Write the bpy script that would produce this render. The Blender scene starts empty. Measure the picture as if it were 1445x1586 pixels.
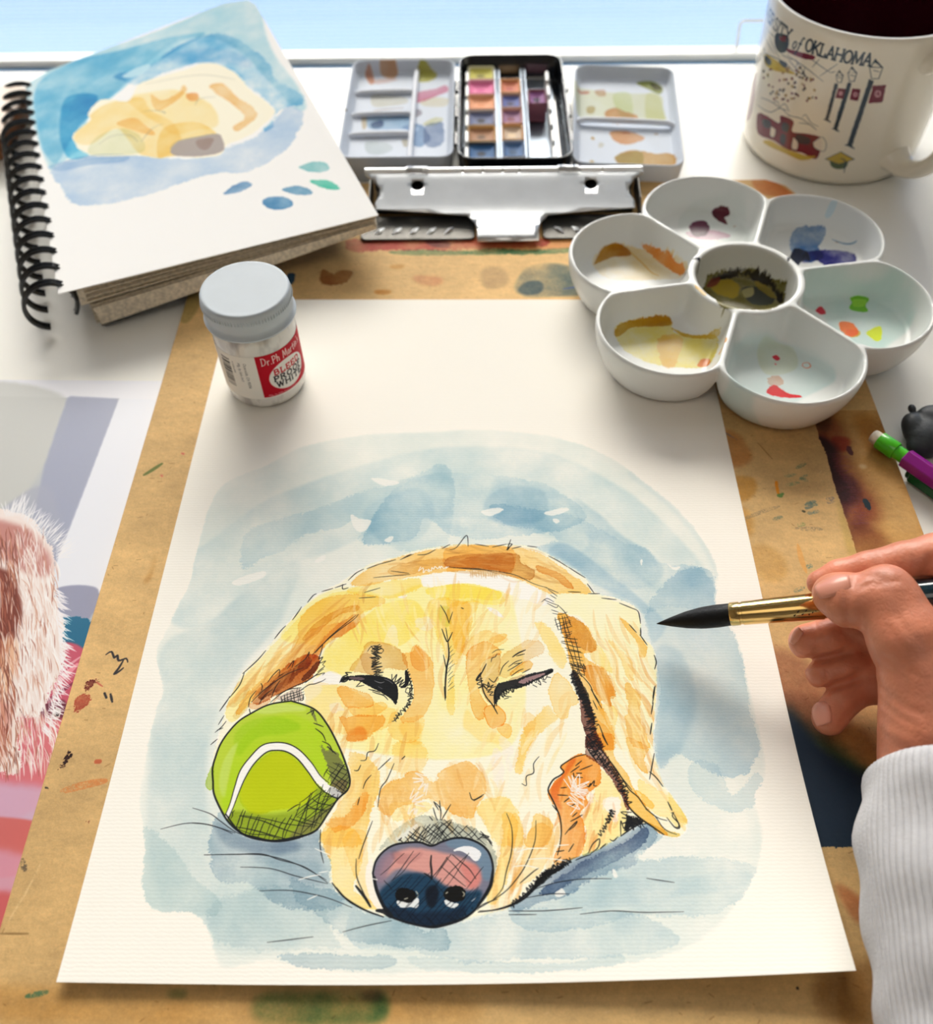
import bpy, bmesh, math, random
import numpy as np
from mathutils import Vector, Matrix
from mathutils.geometry import delaunay_2d_cdt
sc = bpy.context.scene
col = sc.collection
random.seed(4)
# ---------------------------------------------------------------- camera (metres; origin = middle of the sheet's near edge, z = 0 on the drawing board)
CAM_LOC = (0.00782, -0.05504, 0.29317); CAM_ROT = (0.659494, 0.01211, 0.00396); F_PX = 1415.0
cd = bpy.data.cameras.new('camera'); cam = bpy.data.objects.new('camera', cd); col.objects.link(cam)
cam.location = CAM_LOC; cam.rotation_euler = CAM_ROT
cd.sensor_fit = 'HORIZONTAL'; cd.sensor_width = 36.0; cd.lens = 36.0 * F_PX / 1445.0
cd.clip_start = .01; cd.clip_end = 100
cd.dof.use_dof = True; cd.dof.focus_distance = .325; cd.dof.aperture_fstop = 11.0
sc.camera = cam
# ---------------------------------------------------------------- sky, daylight, added room fill, exposure
wd = bpy.data.worlds.new('sky'); sc.world = wd; wd.use_nodes = True
nt = wd.node_tree; nt.nodes.clear()
wo = nt.nodes.new('ShaderNodeOutputWorld'); bg = nt.nodes.new('ShaderNodeBackground'); tc = nt.nodes.new('ShaderNodeTexCoord')
sx = nt.nodes.new('ShaderNodeSeparateXYZ'); rp = nt.nodes.new('ShaderNodeValToRGB')
nt.links.new(tc.outputs['Generated'], sx.inputs[0]); nt.links.new(sx.outputs['Z'], rp.inputs[0]); nt.links.new(rp.outputs[0], bg.inputs[0]); nt.links.new(bg.outputs[0], wo.inputs[0])
rp.color_ramp.elements[0].position = 0.0; rp.color_ramp.elements[0].color = (.40, .62, 1.0, 1)
rp.color_ramp.elements[1].position = .8; rp.color_ramp.elements[1].color = (.28, .50, 1.0, 1)
bg.inputs[1].default_value = .86
sd = bpy.data.lights.new('daylight_sun', 'SUN'); sun = bpy.data.objects.new('daylight_sun', sd); col.objects.link(sun)
sd.energy = 10.0; sd.angle = math.radians(58); sd.color = (1.0, .94, .83)
sun.rotation_euler = Vector((.16, -1.0, -1.12)).to_track_quat('-Z', 'Y').to_euler()
ld = bpy.data.lights.new('room_fill', 'AREA'); fill_light = bpy.data.objects.new('room_fill', ld); col.objects.link(fill_light)  # warm fill added on the room side, stands for no fixture
ld.shape = 'RECTANGLE'; ld.size = 1.4; ld.size_y = 1.0; ld.energy = 3.5; ld.color = (1.0, .93, .82)
fill_light.location = (-.3, -.9, 1.72); fill_light.rotation_euler = (0, 0, 0)
sc.view_settings.view_transform = 'Standard'; sc.view_settings.look = 'None'; sc.view_settings.gamma = 1.0
sc.view_settings.use_curve_mapping = False; sc.view_settings.exposure = .58

# ---------------------------------------------------------------- helpers
def _rot():
    rx, ry, rz = CAM_ROT; c, s = math.cos, math.sin
    X = np.array([[1, 0, 0], [0, c(rx), -s(rx)], [0, s(rx), c(rx)]]); Y = np.array([[c(ry), 0, s(ry)], [0, 1, 0], [-s(ry), 0, c(ry)]])
    Z = np.array([[c(rz), -s(rz), 0], [s(rz), c(rz), 0], [0, 0, 1]]); return Z @ Y @ X
RM = _rot(); O3 = np.array(CAM_LOC)
def ray(u, v): return RM @ np.array([(u - 722.5) / F_PX, -(v - 793) / F_PX, -1.])
def at(u, v, z=0.):                     # the point of the level z that the photograph shows at (u, v): gives real positions on desk, board and rims
    d = ray(u, v); return O3 + d * ((z - O3[2]) / d[2])
def cyl(u, v, cx, cy, r):               # the point of an upright cylinder seen at (u, v): (angle in degrees, height)
    d = ray(u, v); ox, oy = O3[0] - cx, O3[1] - cy
    a = d[0] ** 2 + d[1] ** 2; b = ox * d[0] + oy * d[1]; q = max(b * b - a * (ox * ox + oy * oy - r * r), 0)
    p = O3 + d * ((-b - math.sqrt(q)) / a); return math.degrees(math.atan2(p[1] - cy, p[0] - cx)), p[2]

LOC = {}
def tag(o, label=None, cat=None, group=None, kind=None):
    if label: o['label'] = label
    if cat: o['category'] = cat
    if group: o['group'] = group
    if kind: o['kind'] = kind
    return o
def thing(name, loc, label, cat, group=None, kind=None):
    o = bpy.data.objects.new(name, None); o.empty_display_size = .02; col.objects.link(o); o.location = loc
    LOC[o] = np.array(loc, float); return tag(o, label, cat, group, kind)
def obj(name, V, F, m, parent=None, smooth=True, label=None, origin=None, kind=None):
    V = np.asarray(V, float)
    base = LOC[parent] if parent is not None else (np.array(origin, float) if origin is not None else np.zeros(3))
    me = bpy.data.meshes.new(name); me.from_pydata((V - base).tolist(), [], [list(map(int, f)) for f in F]); me.update()
    return _fin(name, me, m, parent, smooth, label, base, kind)
def _fin(name, me, m, parent, smooth, label, base, kind=None):
    if m: me.materials.append(m)
    me.polygons.foreach_set('use_smooth', [smooth] * len(me.polygons))
    if smooth: me.set_sharp_from_angle(angle=math.radians(42))
    o = bpy.data.objects.new(name, me); col.objects.link(o)
    if parent is not None: o.parent = parent
    else: o.location = base
    LOC[o] = base
    if label: o['label'] = label
    if kind: o['kind'] = kind
    return o
def from_bm(name, bm, m, parent=None, smooth=False, label=None, origin=None, kind=None):
    bmesh.ops.recalc_face_normals(bm, faces=bm.faces)
    base = LOC[parent] if parent is not None else (np.array(origin, float) if origin is not None else np.zeros(3))
    bmesh.ops.translate(bm, verts=bm.verts, vec=Vector(-base))
    me = bpy.data.meshes.new(name); bm.to_mesh(me); bm.free()
    o = _fin(name, me, m, parent, smooth, label, base, kind)
    return o
def box(bm, x0, x1, y0, y1, z0, z1, bev=0, seg=2, M=None):
    r = bmesh.ops.create_cube(bm, size=1.0); vs = r['verts']
    bmesh.ops.scale(bm, vec=(x1 - x0, y1 - y0, z1 - z0), verts=vs); bmesh.ops.translate(bm, vec=((x0 + x1) / 2, (y0 + y1) / 2, (z0 + z1) / 2), verts=vs)
    if bev:
        es = list({e for v in vs for e in v.link_edges})
        g = bmesh.ops.bevel(bm, geom=es, offset=bev, segments=seg, affect='EDGES', profile=.5); vs = list({v for f in g['faces'] for v in f.verts} | {v for v in vs if v.is_valid})
    if M is not None: bmesh.ops.transform(bm, matrix=M, verts=vs)
    return vs
def lathe(prof, cx, cy, n=64, a0=0., a1=360., closed_ends=True):
    prof = np.asarray(prof, float); full = abs(a1 - a0) >= 359.9; k = n if full else n + 1
    A = np.radians(a0 + (a1 - a0) * np.arange(k) / n); V = []; F = []
    for r, z in prof: V += [(cx + r * math.cos(a), cy + r * math.sin(a), z) for a in A]
    for i in range(len(prof) - 1):
        for j in range(n): j2 = (j + 1) % k; F.append((i * k + j, i * k + j2, (i + 1) * k + j2, (i + 1) * k + j))
    return V, F
def frames(P):
    P = np.asarray(P, float); T = np.gradient(P, axis=0); T /= np.linalg.norm(T, axis=1)[:, None]
    up = np.array([0, 0, 1.]) if abs(T[0][2]) < .9 else np.array([1., 0, 0]); N = []
    n = up - T[0] * (up @ T[0]); n /= np.linalg.norm(n)
    for t in T: n = n - t * (n @ t); n /= np.linalg.norm(n); N.append(n)
    N = np.array(N); return T, N, np.cross(T, N)
def tube(P, R, n=12, cap=True):
    P = np.asarray(P, float); R = np.broadcast_to(np.asarray(R, float), (len(P),)); T, N, B = frames(P)
    A = np.arange(n) * 2 * np.pi / n; V = []; F = []
    for p, r, nn, b in zip(P, R, N, B): V += [tuple(p + r * (math.cos(a) * nn + math.sin(a) * b)) for a in A]
    for i in range(len(P) - 1):
        for j in range(n): F.append((i * n + j, i * n + (j + 1) % n, (i + 1) * n + (j + 1) % n, (i + 1) * n + j))
    if cap: F.append(tuple(range(n - 1, -1, -1))); F.append(tuple((len(P) - 1) * n + j for j in range(n)))
    return V, F
def merge(*parts):
    V = []; F = []
    for v, f in parts: k = len(V); V += list(map(tuple, v)); F += [tuple(i + k for i in q) for q in f]
    return V, F
def prism(poly, z0, z1):
    n = len(poly); V = [(x, y, z0) for x, y in poly] + [(x, y, z1) for x, y in poly]
    F = [tuple(range(n - 1, -1, -1)), tuple(range(n, 2 * n))] + [(i, (i + 1) % n, n + (i + 1) % n, n + i) for i in range(n)]
    return V, F
def rrect(x0, x1, y0, y1, r, k=6):
    P = []
    for cx, cy, a in ((x1 - r, y1 - r, 0), (x0 + r, y1 - r, 90), (x0 + r, y0 + r, 180), (x1 - r, y0 + r, 270)):
        P += [(cx + r * math.cos(math.radians(a + 90 * i / k)), cy + r * math.sin(math.radians(a + 90 * i / k))) for i in range(k + 1)]
    return P
def solid(o, t, off=-1):
    md = o.modifiers.new('thickness', 'SOLIDIFY'); md.thickness = t; md.offset = off; return o
def bevel(o, w, seg=2):
    md = o.modifiers.new('soft_edge', 'BEVEL'); md.width = w; md.segments = seg; md.limit_method = 'ANGLE'; md.angle_limit = math.radians(35); return o
def image(name, arr):
    h, w, _ = arr.shape; im = bpy.data.images.new(name, w, h, alpha=False)
    px = np.ones((h, w, 4), np.float32); px[..., :3] = np.clip(arr[::-1], 0, 1); im.pixels.foreach_set(px.ravel()); im.update(); im.pack(); return im
def mat(name, c=(.8, .8, .8), rough=.5, metal=0, var=0, vscale=40, bump=0, bscale=200, img=None, coat=0, spec=.5, sss=0, aniso=None, alpha=None):
    m = bpy.data.materials.new(name); m.use_nodes = True; t = m.node_tree; b = t.nodes['Principled BSDF']
    b.inputs['Base Color'].default_value = (*c, 1); b.inputs['Roughness'].default_value = rough; b.inputs['Metallic'].default_value = metal
    b.inputs['Specular IOR Level'].default_value = spec; b.inputs['Coat Weight'].default_value = coat; b.inputs['Coat Roughness'].default_value = .06
    if sss:
        b.inputs['Subsurface Weight'].default_value = sss; b.inputs['Subsurface Radius'].default_value = (1, .35, .2); b.inputs['Subsurface Scale'].default_value = .004
    tc = t.nodes.new('ShaderNodeTexCoord'); src = None
    if img is not None:
        it = t.nodes.new('ShaderNodeTexImage'); it.image = img; it.extension = 'EXTEND'; t.links.new(tc.outputs['UV'], it.inputs[0]); src = it.outputs[0]; t.links.new(src, b.inputs['Base Color'])
    if var:
        n = t.nodes.new('ShaderNodeTexNoise'); n.inputs['Scale'].default_value = vscale; n.inputs['Detail'].default_value = 6; t.links.new(tc.outputs['Object'], n.inputs['Vector'])
        mr = t.nodes.new('ShaderNodeMapRange'); mr.inputs['From Min'].default_value = .3; mr.inputs['From Max'].default_value = .7; mr.inputs['To Min'].default_value = 1 - var; mr.inputs['To Max'].default_value = 1 + var
        t.links.new(n.outputs[0], mr.inputs['Value'])
        mx = t.nodes.new('ShaderNodeVectorMath'); mx.operation = 'SCALE'; t.links.new(mr.outputs[0], mx.inputs['Scale'])
        if src is not None: t.links.new(src, mx.inputs[0])
        else: mx.inputs[0].default_value = c
        t.links.new(mx.outputs[0], b.inputs['Base Color'])
    if bump:
        n = t.nodes.new('ShaderNodeTexNoise'); n.inputs['Scale'].default_value = bscale; n.inputs['Detail'].default_value = 4; t.links.new(tc.outputs['Object'], n.inputs['Vector'])
        bp = t.nodes.new('ShaderNodeBump'); bp.inputs['Strength'].default_value = bump; bp.inputs['Distance'].default_value = .0005; t.links.new(n.outputs[0], bp.inputs['Height']); t.links.new(bp.outputs[0], b.inputs['Normal'])
    return m
def srgb(*c): return tuple(((x / 255) / 12.92 if x / 255 <= .04045 else ((x / 255 + .055) / 1.055) ** 2.4) for x in c)
def uv(o, fn):                           # planar or wrapped UVs from each vertex's world position
    me = o.data; base = LOC[o]; n = len(me.vertices); co = np.empty(n * 3); me.vertices.foreach_get('co', co); co = co.reshape(-1, 3) + base
    q = np.asarray(fn(co)); l = me.uv_layers.new(name='UVMap'); idx = np.empty(len(me.loops), int); me.loops.foreach_get('vertex_index', idx)
    l.data.foreach_set('uv', q[idx].ravel()); return o
def copy_tree(o, loc, parent=None):
    c = o.copy(); col.objects.link(c)
    if parent is None: c.location = loc
    else: c.parent = parent
    for ch in o.children: copy_tree(ch, None, c)
    return c
def glass_mat(name, tint=(1, 1, 1), refl=.08):
    m = bpy.data.materials.new(name); m.use_nodes = True; t = m.node_tree; t.nodes.clear()
    o = t.nodes.new('ShaderNodeOutputMaterial'); mx = t.nodes.new('ShaderNodeMixShader'); tr = t.nodes.new('ShaderNodeBsdfTransparent'); g = t.nodes.new('ShaderNodeBsdfGlossy'); fr = t.nodes.new('ShaderNodeFresnel')
    tr.inputs[0].default_value = (*tint, 1); g.inputs['Roughness'].default_value = .03; fr.inputs['IOR'].default_value = 1.45
    t.links.new(fr.outputs[0], mx.inputs[0]); t.links.new(tr.outputs[0], mx.inputs[1]); t.links.new(g.outputs[0], mx.inputs[2]); t.links.new(mx.outputs[0], o.inputs[0]); return m
def sdf_mesh(D, lo, vox, name):
    import openvdb
    g = openvdb.FloatGrid(1e3); g.copyFromArray(np.ascontiguousarray(D, dtype=np.float32)); g.transform = openvdb.createLinearTransform(vox)
    P, Q = g.convertToQuads(0.0)[:2]
    return np.asarray(P) + np.asarray(lo), np.asarray(Q)[:, ::-1]
def march(D, lo, vox, u, v, n=1):       # first point of a signed distance block on the sight line through (u, v)
    d = ray(u, v); d = d / np.linalg.norm(d); hi = lo + (np.array(D.shape) - 1) * vox
    with np.errstate(divide='ignore'): a = (lo - O3) / d; b = (hi - O3) / d
    t0, t1 = max(np.minimum(a, b).max(), 0), np.maximum(a, b).min()
    t = np.arange(t0, t1, vox * .4)
    if not len(t): return None
    P = O3 + t[:, None] * d; I = np.clip(((P - lo) / vox + .5).astype(int), 0, np.array(D.shape) - 1); k = np.flatnonzero(D[I[:, 0], I[:, 1], I[:, 2]] < 0)
    return P[k[0]] if len(k) else None
def smin(a, b, k): h = np.clip(.5 + .5 * (b - a) / k, 0, 1); return b + (a - b) * h - k * h * (1 - h)
def smax(a, b, k): return -smin(-a, -b, k)
# ---------------------------------------------------------------- the room: shell, window, desk
DZ = -.004                               # desk surface
wallm = mat('warm white wall paint', srgb(206, 196, 180), .9, var=.03, vscale=3)
def struct(name, b, m, bev=0, parent=None):
    bm = bmesh.new(); box(bm, *b, bev=bev); o = from_bm(name, bm, m, parent, origin=((b[0] + b[1]) / 2, (b[2] + b[3]) / 2, b[4]) if parent is None else None)
    if parent is None: o['kind'] = 'structure'
    return o
struct('floor', (-1.7, 1.7, -2.4, .66, -.80, -.744), mat('oak floor boards', srgb(150, 112, 76), .5, var=.2, vscale=6))
struct('ceiling', (-1.7, 1.7, -2.4, .60, 1.80, 1.86), wallm)
struct('wall_left', (-1.76, -1.7, -2.4, .60, -.744, 1.80), wallm)
struct('wall_right', (1.7, 1.76, -2.4, .60, -.744, 1.80), wallm)
struct('wall_front', (-1.7, 1.7, -2.46, -2.4, -.744, 1.80), wallm)
bm = bmesh.new()
box(bm, -1.7, 1.7, .60, .66, -.744, -.06); box(bm, -1.7, 1.7, .60, .66, 1.55, 1.80); box(bm, -1.7, -1.4, .60, .66, -.06, 1.55); box(bm, 1.4, 1.7, .60, .66, -.06, 1.55)
wb = from_bm('wall_back', bm, wallm, origin=(0, .63, -.744)); wb['kind'] = 'structure'
vinyl = mat('white vinyl window frame', srgb(244, 246, 245), .35, var=.02, vscale=20)
win = thing('window_1', (0, .60, -.03), None, None, kind='structure')
struct('frame_rail', (-1.4, 1.4, .5590, .5722, -.03, -.0030), vinyl, .0012, win)
struct('frame_rail', (-1.4, 1.4, .5722, .60, -.06, -.03), vinyl, .0015, win)
struct('track', (-1.4, 1.4, .5500, .5590, -.03, -.0065), mat('blue grey window track', srgb(96, 140, 178), .5), .0006, win)
struct('frame_stile', (-1.4, -1.34, .575, .60, -.03, 1.55), vinyl, .003, win); struct('frame_stile', (1.34, 1.4, .575, .60, -.03, 1.55), vinyl, .003, win)
struct('frame_head', (-1.34, 1.34, .575, .60, 1.50, 1.55), vinyl, .003, win)
bm = bmesh.new(); box(bm, -1.34, 1.34, .592, .595, -.03, 1.5); from_bm('pane', bm, glass_mat('clear window glass'), win)
# insect screen: a fine woven net, the threads opaque and the gaps open
sm = bpy.data.materials.new('fine grey insect net'); sm.use_nodes = True; t = sm.node_tree; t.nodes.clear()
out = t.nodes.new('ShaderNodeOutputMaterial'); mx = t.nodes.new('ShaderNodeMixShader'); tr = t.nodes.new('ShaderNodeBsdfTransparent'); df = t.nodes.new('ShaderNodeBsdfDiffuse'); tl = t.nodes.new('ShaderNodeBsdfTranslucent'); m2 = t.nodes.new('ShaderNodeMixShader')
tcn = t.nodes.new('ShaderNodeTexCoord'); wv = t.nodes.new('ShaderNodeTexWave'); wv.bands_direction = 'Z'; wv.inputs['Scale'].default_value = 120; wv.inputs['Distortion'].default_value = .6; wv.inputs['Detail Scale'].default_value = .2
mr = t.nodes.new('ShaderNodeMapRange'); mr.inputs['To Min'].default_value = .05; mr.inputs['To Max'].default_value = .26
df.inputs[0].default_value = (*srgb(238, 246, 250), 1); tl.inputs[0].default_value = (*srgb(238, 246, 250), 1)
t.links.new(tcn.outputs['Object'], wv.inputs['Vector']); t.links.new(wv.outputs['Fac'], mr.inputs['Value']); t.links.new(mr.outputs[0], mx.inputs[0]); t.links.new(df.outputs[0], m2.inputs[1]); t.links.new(tl.outputs[0], m2.inputs[2])
t.links.new(tr.outputs[0], mx.inputs[1]); t.links.new(m2.outputs[0], mx.inputs[2]); t.links.new(mx.outputs[0], out.inputs[0])
o = obj('insect_screen', [(-1.34, .5735, -.03), (1.34, .5735, -.03), (1.34, .5735, 1.5), (-1.34, .5735, 1.5)], [(0, 1, 2, 3)], sm, win, False)
yy = .5723
def scr(u, v): d = ray(u, v); return O3 + d * ((yy - O3[1]) / d[1])
tp = [scr(*q) for q in ((1141, 74), (1144, 52), (1146, 38), (1149, 34), (1154, 32), (1172, 32), (1215, 31))]
V, F = tube(tp, .0009, 8); obj('screen_tab', V, F, vinyl, win, label='thin white pull tab outline')
# desk
desk = thing('desk', (0, .1, -.744), 'white desk by the window that carries board, mug and paint tin', 'desk')
bm = bmesh.new(); box(bm, -.75, .75, -.28, .5495, -.034, DZ, .002)
from_bm('desk_top', bm, mat('white satin desk laminate', srgb(243, 241, 233), .38, var=.015, vscale=8), desk)
for x in (-.7, .7):
    for y in (-.23, .5):
        bm = bmesh.new(); box(bm, x - .025, x + .025, y - .025, y + .025, -.744, -.034, .002); from_bm('leg', bm, mat('white desk leg paint', srgb(236, 234, 228), .4), desk)
# ---------------------------------------------------------------- pigment canvas (numpy): washes, ink and print that become flat artwork
def _spectral(n, beta, seed):
    r = np.random.default_rng(seed)
    f = np.fft.fftfreq(n)
    k = np.sqrt(f[:, None] ** 2 + f[None, :] ** 2); k[0, 0] = 1
    a = np.fft.ifft2(np.fft.fft2(r.standard_normal((n, n))) * k ** -beta).real
    a = (a - a.mean()) / a.std()
    return np.clip(.5 + a * .22, 0, 1).astype(np.float32)
NZ = [_spectral(1024, 1.0, 1), _spectral(1024, 1.5, 2), _spectral(1024, 2.0, 3), _spectral(1024, .6, 4)]

def blur(m, s):
    r = int(max(1, round(s)))
    for ax in (0, 1):
        for _ in range(2):
            p = [(0, 0), (0, 0)]; p[ax] = (r + 1, r)
            c = np.cumsum(np.pad(m, p, mode='edge'), axis=ax, dtype=np.float64)
            n = m.shape[ax]; k = 2 * r + 1
            m = ((c[k:k + n] - c[:n]) if ax == 0 else (c[:, k:k + n] - c[:, :n])) / k
    return m.astype(np.float32)

def sstep(a, b, x):
    t = np.clip((x - a) / (b - a), 0, 1); return t * t * (3 - 2 * t)

def crom(P, closed, step):
    P = np.asarray(P, float); n = len(P)
    if n < 3: 
        k = max(2, int(np.linalg.norm(P[-1] - P[0]) / step)); t = np.linspace(0, 1, k)[:, None]; return P[0] * (1 - t) + P[-1] * t
    out = []
    for i in range(n if closed else n - 1):
        if closed: p0, p1, p2, p3 = P[(i - 1) % n], P[i], P[(i + 1) % n], P[(i + 2) % n]
        else: p0, p1, p2, p3 = P[max(i - 1, 0)], P[i], P[i + 1], P[min(i + 2, n - 1)]
        k = max(2, int(np.linalg.norm(p2 - p1) / step)); t = np.linspace(0, 1, k, endpoint=False)[:, None]
        out.append(.5 * (2 * p1 + (p2 - p0) * t + (2 * p0 - 5 * p1 + 4 * p2 - p3) * t ** 2 + (3 * p1 - p0 - 3 * p2 + p3) * t ** 3))
    if not closed: out.append(P[-1:])
    return np.concatenate(out)

def homog(src, dst):
    A = []
    for (X, Y), (u, v) in zip(src, dst):
        A.append([X, Y, 1, 0, 0, 0, -u * X, -u * Y, -u]); A.append([0, 0, 0, X, Y, 1, -v * X, -v * Y, -v])
    return np.linalg.svd(np.array(A, float))[2][-1].reshape(3, 3)

class Canvas:
    def __init__(s, w, h, base, Hm=None, seed=5):
        s.w, s.h, s.H = w, h, Hm
        s.img = np.ones((h, w, 3), np.float32) * (np.array(base, np.float32) / 255)
        s.rng = np.random.default_rng(seed); s.clip = None; s.fn = None
    def tx(s, P):
        P = np.asarray(P, float).reshape(-1, 2)
        if s.fn is not None: return np.array([s.fn(*q) for q in P])
        if s.H is None: return P
        q = np.c_[P, np.ones(len(P))] @ s.H.T
        return q[:, :2] / q[:, 2:]
    def box(s, T, mg):
        x0 = max(0, int(T[:, 0].min() - mg)); y0 = max(0, int(T[:, 1].min() - mg))
        x1 = min(s.w, int(T[:, 0].max() + mg) + 1); y1 = min(s.h, int(T[:, 1].max() + mg) + 1)
        return x0, y0, max(x1, x0 + 1), max(y1, y0 + 1)
    def fill(s, loops, x0, y0, x1, y1):
        h, w = y1 - y0, x1 - x0
        m = np.zeros((h, w + 1), np.int32)
        for T in loops:
            A = T - (x0, y0); B = np.roll(A, -1, 0)
            for (ax, ay), (bx, by) in zip(A, B):
                if ay == by: continue
                lo, hi = (ay, by) if ay < by else (by, ay)
                r = np.arange(max(0, int(np.ceil(lo - .5))), min(h, int(np.ceil(hi - .5))))
                if not len(r): continue
                xs = ax + (r + .5 - ay) * (bx - ax) / (by - ay)
                np.add.at(m, (r, np.clip(np.ceil(xs - .5), 0, w).astype(int)), 1)
        return (np.cumsum(m, 1)[:, :w] % 2).astype(np.float32)
    def nz(s, k, x0, y0, x1, y1, sc=1.0):
        off = s.off
        ys = ((np.arange(y0, y1) * sc + off[1]) % 1024).astype(int); xs = ((np.arange(x0, x1) * sc + off[0]) % 1024).astype(int)
        return NZ[k][ys[:, None], xs[None, :]]
    def mask(s, P, rag, soft, smooth, holes=()):
        s.off = s.rng.integers(0, 1024, 2)
        T = s.tx(P); T = crom(T, True, 4) if smooth else T
        L = [T] + [crom(s.tx(q), True, 4) for q in holes]
        b = s.box(T, 4 + 3 * max(rag, soft))
        m = s.fill(L, *b)
        if soft > 1:
            f = blur(m, soft); f = f + (s.nz(1, *b) - .5) * .9 * f * (1 - f) * 2
            m = sstep(.12, .88, f)
        elif rag > 0:
            e = blur(m, rag); f = e + (s.nz(0, *b, sc=.8) - .5) * 5.5 * e * (1 - e)
            m = sstep(.4, .6, f)
        else: m = blur(m, 1)
        if s.clip is not None: m = m * s.clip[b[1]:b[3], b[0]:b[2]]
        return m, b
    def setclip(s, P, holes=(), rag=2, smooth=True):
        s.clip = None
        if P is None: return
        m, b = s.mask(P, rag, 0, smooth, holes); full = np.zeros((s.h, s.w), np.float32); full[b[1]:b[3], b[0]:b[2]] = m; s.clip = full
    def wash(s, P, col, a=1.0, rag=3, soft=0, edge=.3, tex=.35, smooth=True, holes=()):
        m, b = s.mask(P, rag, soft, smooth, holes)
        lowf = s.nz(2, *b, sc=2.2); s.off = s.rng.integers(0, 1024, 2)
        amt = m * (1 - .7 * tex * (s.nz(1, *b, sc=1.3)) - tex * 1.7 * (lowf - .5) - tex * .55 * (s.nz(3, *b, sc=.9) - .5)) * a
        if edge: amt = amt + a * edge * 2.6 * m * np.clip(1 - blur(m, 2) - .05, 0, 1) * (.35 + 1.3 * s.nz(1, *b, sc=2))
        c = np.array(col, np.float32) / 255
        v = s.img[b[1]:b[3], b[0]:b[2]]
        v *= 1 - np.clip(amt, 0, 1.15)[..., None] * (1 - c)
    def gouache(s, P, col, a=1.0, rag=1, soft=0, smooth=True, holes=(), tex=0):
        m, b = s.mask(P, rag, soft, smooth, holes)
        if tex: m = m * (1 - tex * s.nz(0, *b))
        v = s.img[b[1]:b[3], b[0]:b[2]]; m = (m * a)[..., None]
        v *= 1 - m; v += m * (np.array(col, np.float32) / 255)
    def stroke(s, P, w=1.6, col=(22, 24, 28), a=.92, smooth=True, taper=.5, dry=0):
        T = s.tx(P); T = crom(T, False, 3) if smooth else T
        if len(T) < 2: return
        b = s.box(T, w + 2); n = len(T)
        m = np.zeros((b[3] - b[1], b[2] - b[0]), np.float32)
        for i in range(n - 1):
            t = (i + .5) / (n - 1); ww = w * .5 * (1 - taper * abs(2 * t - 1) ** 2)
            p, q = T[i] - b[:2], T[i + 1] - b[:2]
            X0 = max(0, int(min(p[0], q[0]) - ww - 2)); X1 = min(m.shape[1], int(max(p[0], q[0]) + ww + 3))
            Y0 = max(0, int(min(p[1], q[1]) - ww - 2)); Y1 = min(m.shape[0], int(max(p[1], q[1]) + ww + 3))
            if X1 <= X0 or Y1 <= Y0: continue
            gy, gx = np.mgrid[Y0:Y1, X0:X1].astype(np.float32) + .5
            d = q - p; L2 = max(d @ d, 1e-6)
            u = np.clip(((gx - p[0]) * d[0] + (gy - p[1]) * d[1]) / L2, 0, 1)
            dist = np.hypot(gx - p[0] - u * d[0], gy - p[1] - u * d[1])
            m[Y0:Y1, X0:X1] = np.maximum(m[Y0:Y1, X0:X1], np.clip(ww + .5 - dist, 0, 1))
        if dry:
            s.off = s.rng.integers(0, 1024, 2); m = m * sstep(dry - .12, dry + .12, s.nz(3, *b))
        if s.clip is not None: m = m * s.clip[b[1]:b[3], b[0]:b[2]]
        v = s.img[b[1]:b[3], b[0]:b[2]]; m = (m * a)[..., None]
        v *= 1 - m; v += m * (np.array(col, np.float32) / 255)
    def hatch(s, P, ang, gap, w=1.4, jit=.25, col=(22, 24, 28), a=.85, skip=.0, wob=1.0):
        T = crom(s.tx(P), True, 4); b = s.box(T, 2); m = s.fill([T], *b)
        ca, sa = np.cos(np.radians(ang)), np.sin(np.radians(ang)); c = T.mean(0); R = np.hypot(*(T.max(0) - T.min(0)))
        Hs, s.H = s.H, None
        for k in np.arange(-R / 2, R / 2, gap):
            k += s.rng.normal() * gap * jit; da = np.radians(s.rng.normal() * 4)
            t = np.arange(-R / 2, R / 2, 2.0)
            c2, s2 = np.cos(np.radians(ang) + da), np.sin(np.radians(ang) + da)
            X = c[0] + t * c2 - k * sa; Y = c[1] + t * s2 + k * ca
            xi, yi = (X - b[0]).astype(int), (Y - b[1]).astype(int)
            ok = (xi >= 0) & (yi >= 0) & (xi < m.shape[1]) & (yi < m.shape[0])
            ins = np.zeros(len(t), bool); ins[ok] = m[yi[ok], xi[ok]] > .5
            e = np.flatnonzero(np.diff(np.r_[0, ins.astype(int), 0]))
            for i0, i1 in zip(e[::2], e[1::2]):
                if i1 - i0 < 3 or s.rng.random() < skip: continue
                o0 = int(s.rng.integers(0, 2)); o1 = int(s.rng.integers(0, 2))
                i = np.linspace(max(0, i0 - o0), min(len(t) - 1, i1 + o1), 4).astype(int)
                s.stroke(np.c_[X[i], Y[i]] + s.rng.normal(size=(4, 2)) * wob, w * s.rng.uniform(.7, 1.25), col, a)
        s.H = Hs
    def scrib(s, path, amp, gap, w=1.5, col=(22, 24, 28), a=.9):
        T = crom(s.tx(path), False, gap); n = len(T); d = np.gradient(T, axis=0); d /= np.maximum(np.hypot(*d.T)[:, None], 1e-6)
        nrm = np.c_[-d[:, 1], d[:, 0]]; sg = np.where(np.arange(n) % 2, 1, -1)[:, None]
        amps = np.linspace(amp[0], amp[1], n)[:, None] if np.ndim(amp) else amp
        Q = T + nrm * sg * amps * s.rng.uniform(.6, 1.2, (n, 1)) + d * s.rng.normal(size=(n, 1)) * gap * .6
        Hs, s.H = s.H, None; s.stroke(Q, w, col, a, taper=.2); s.H = Hs
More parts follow.
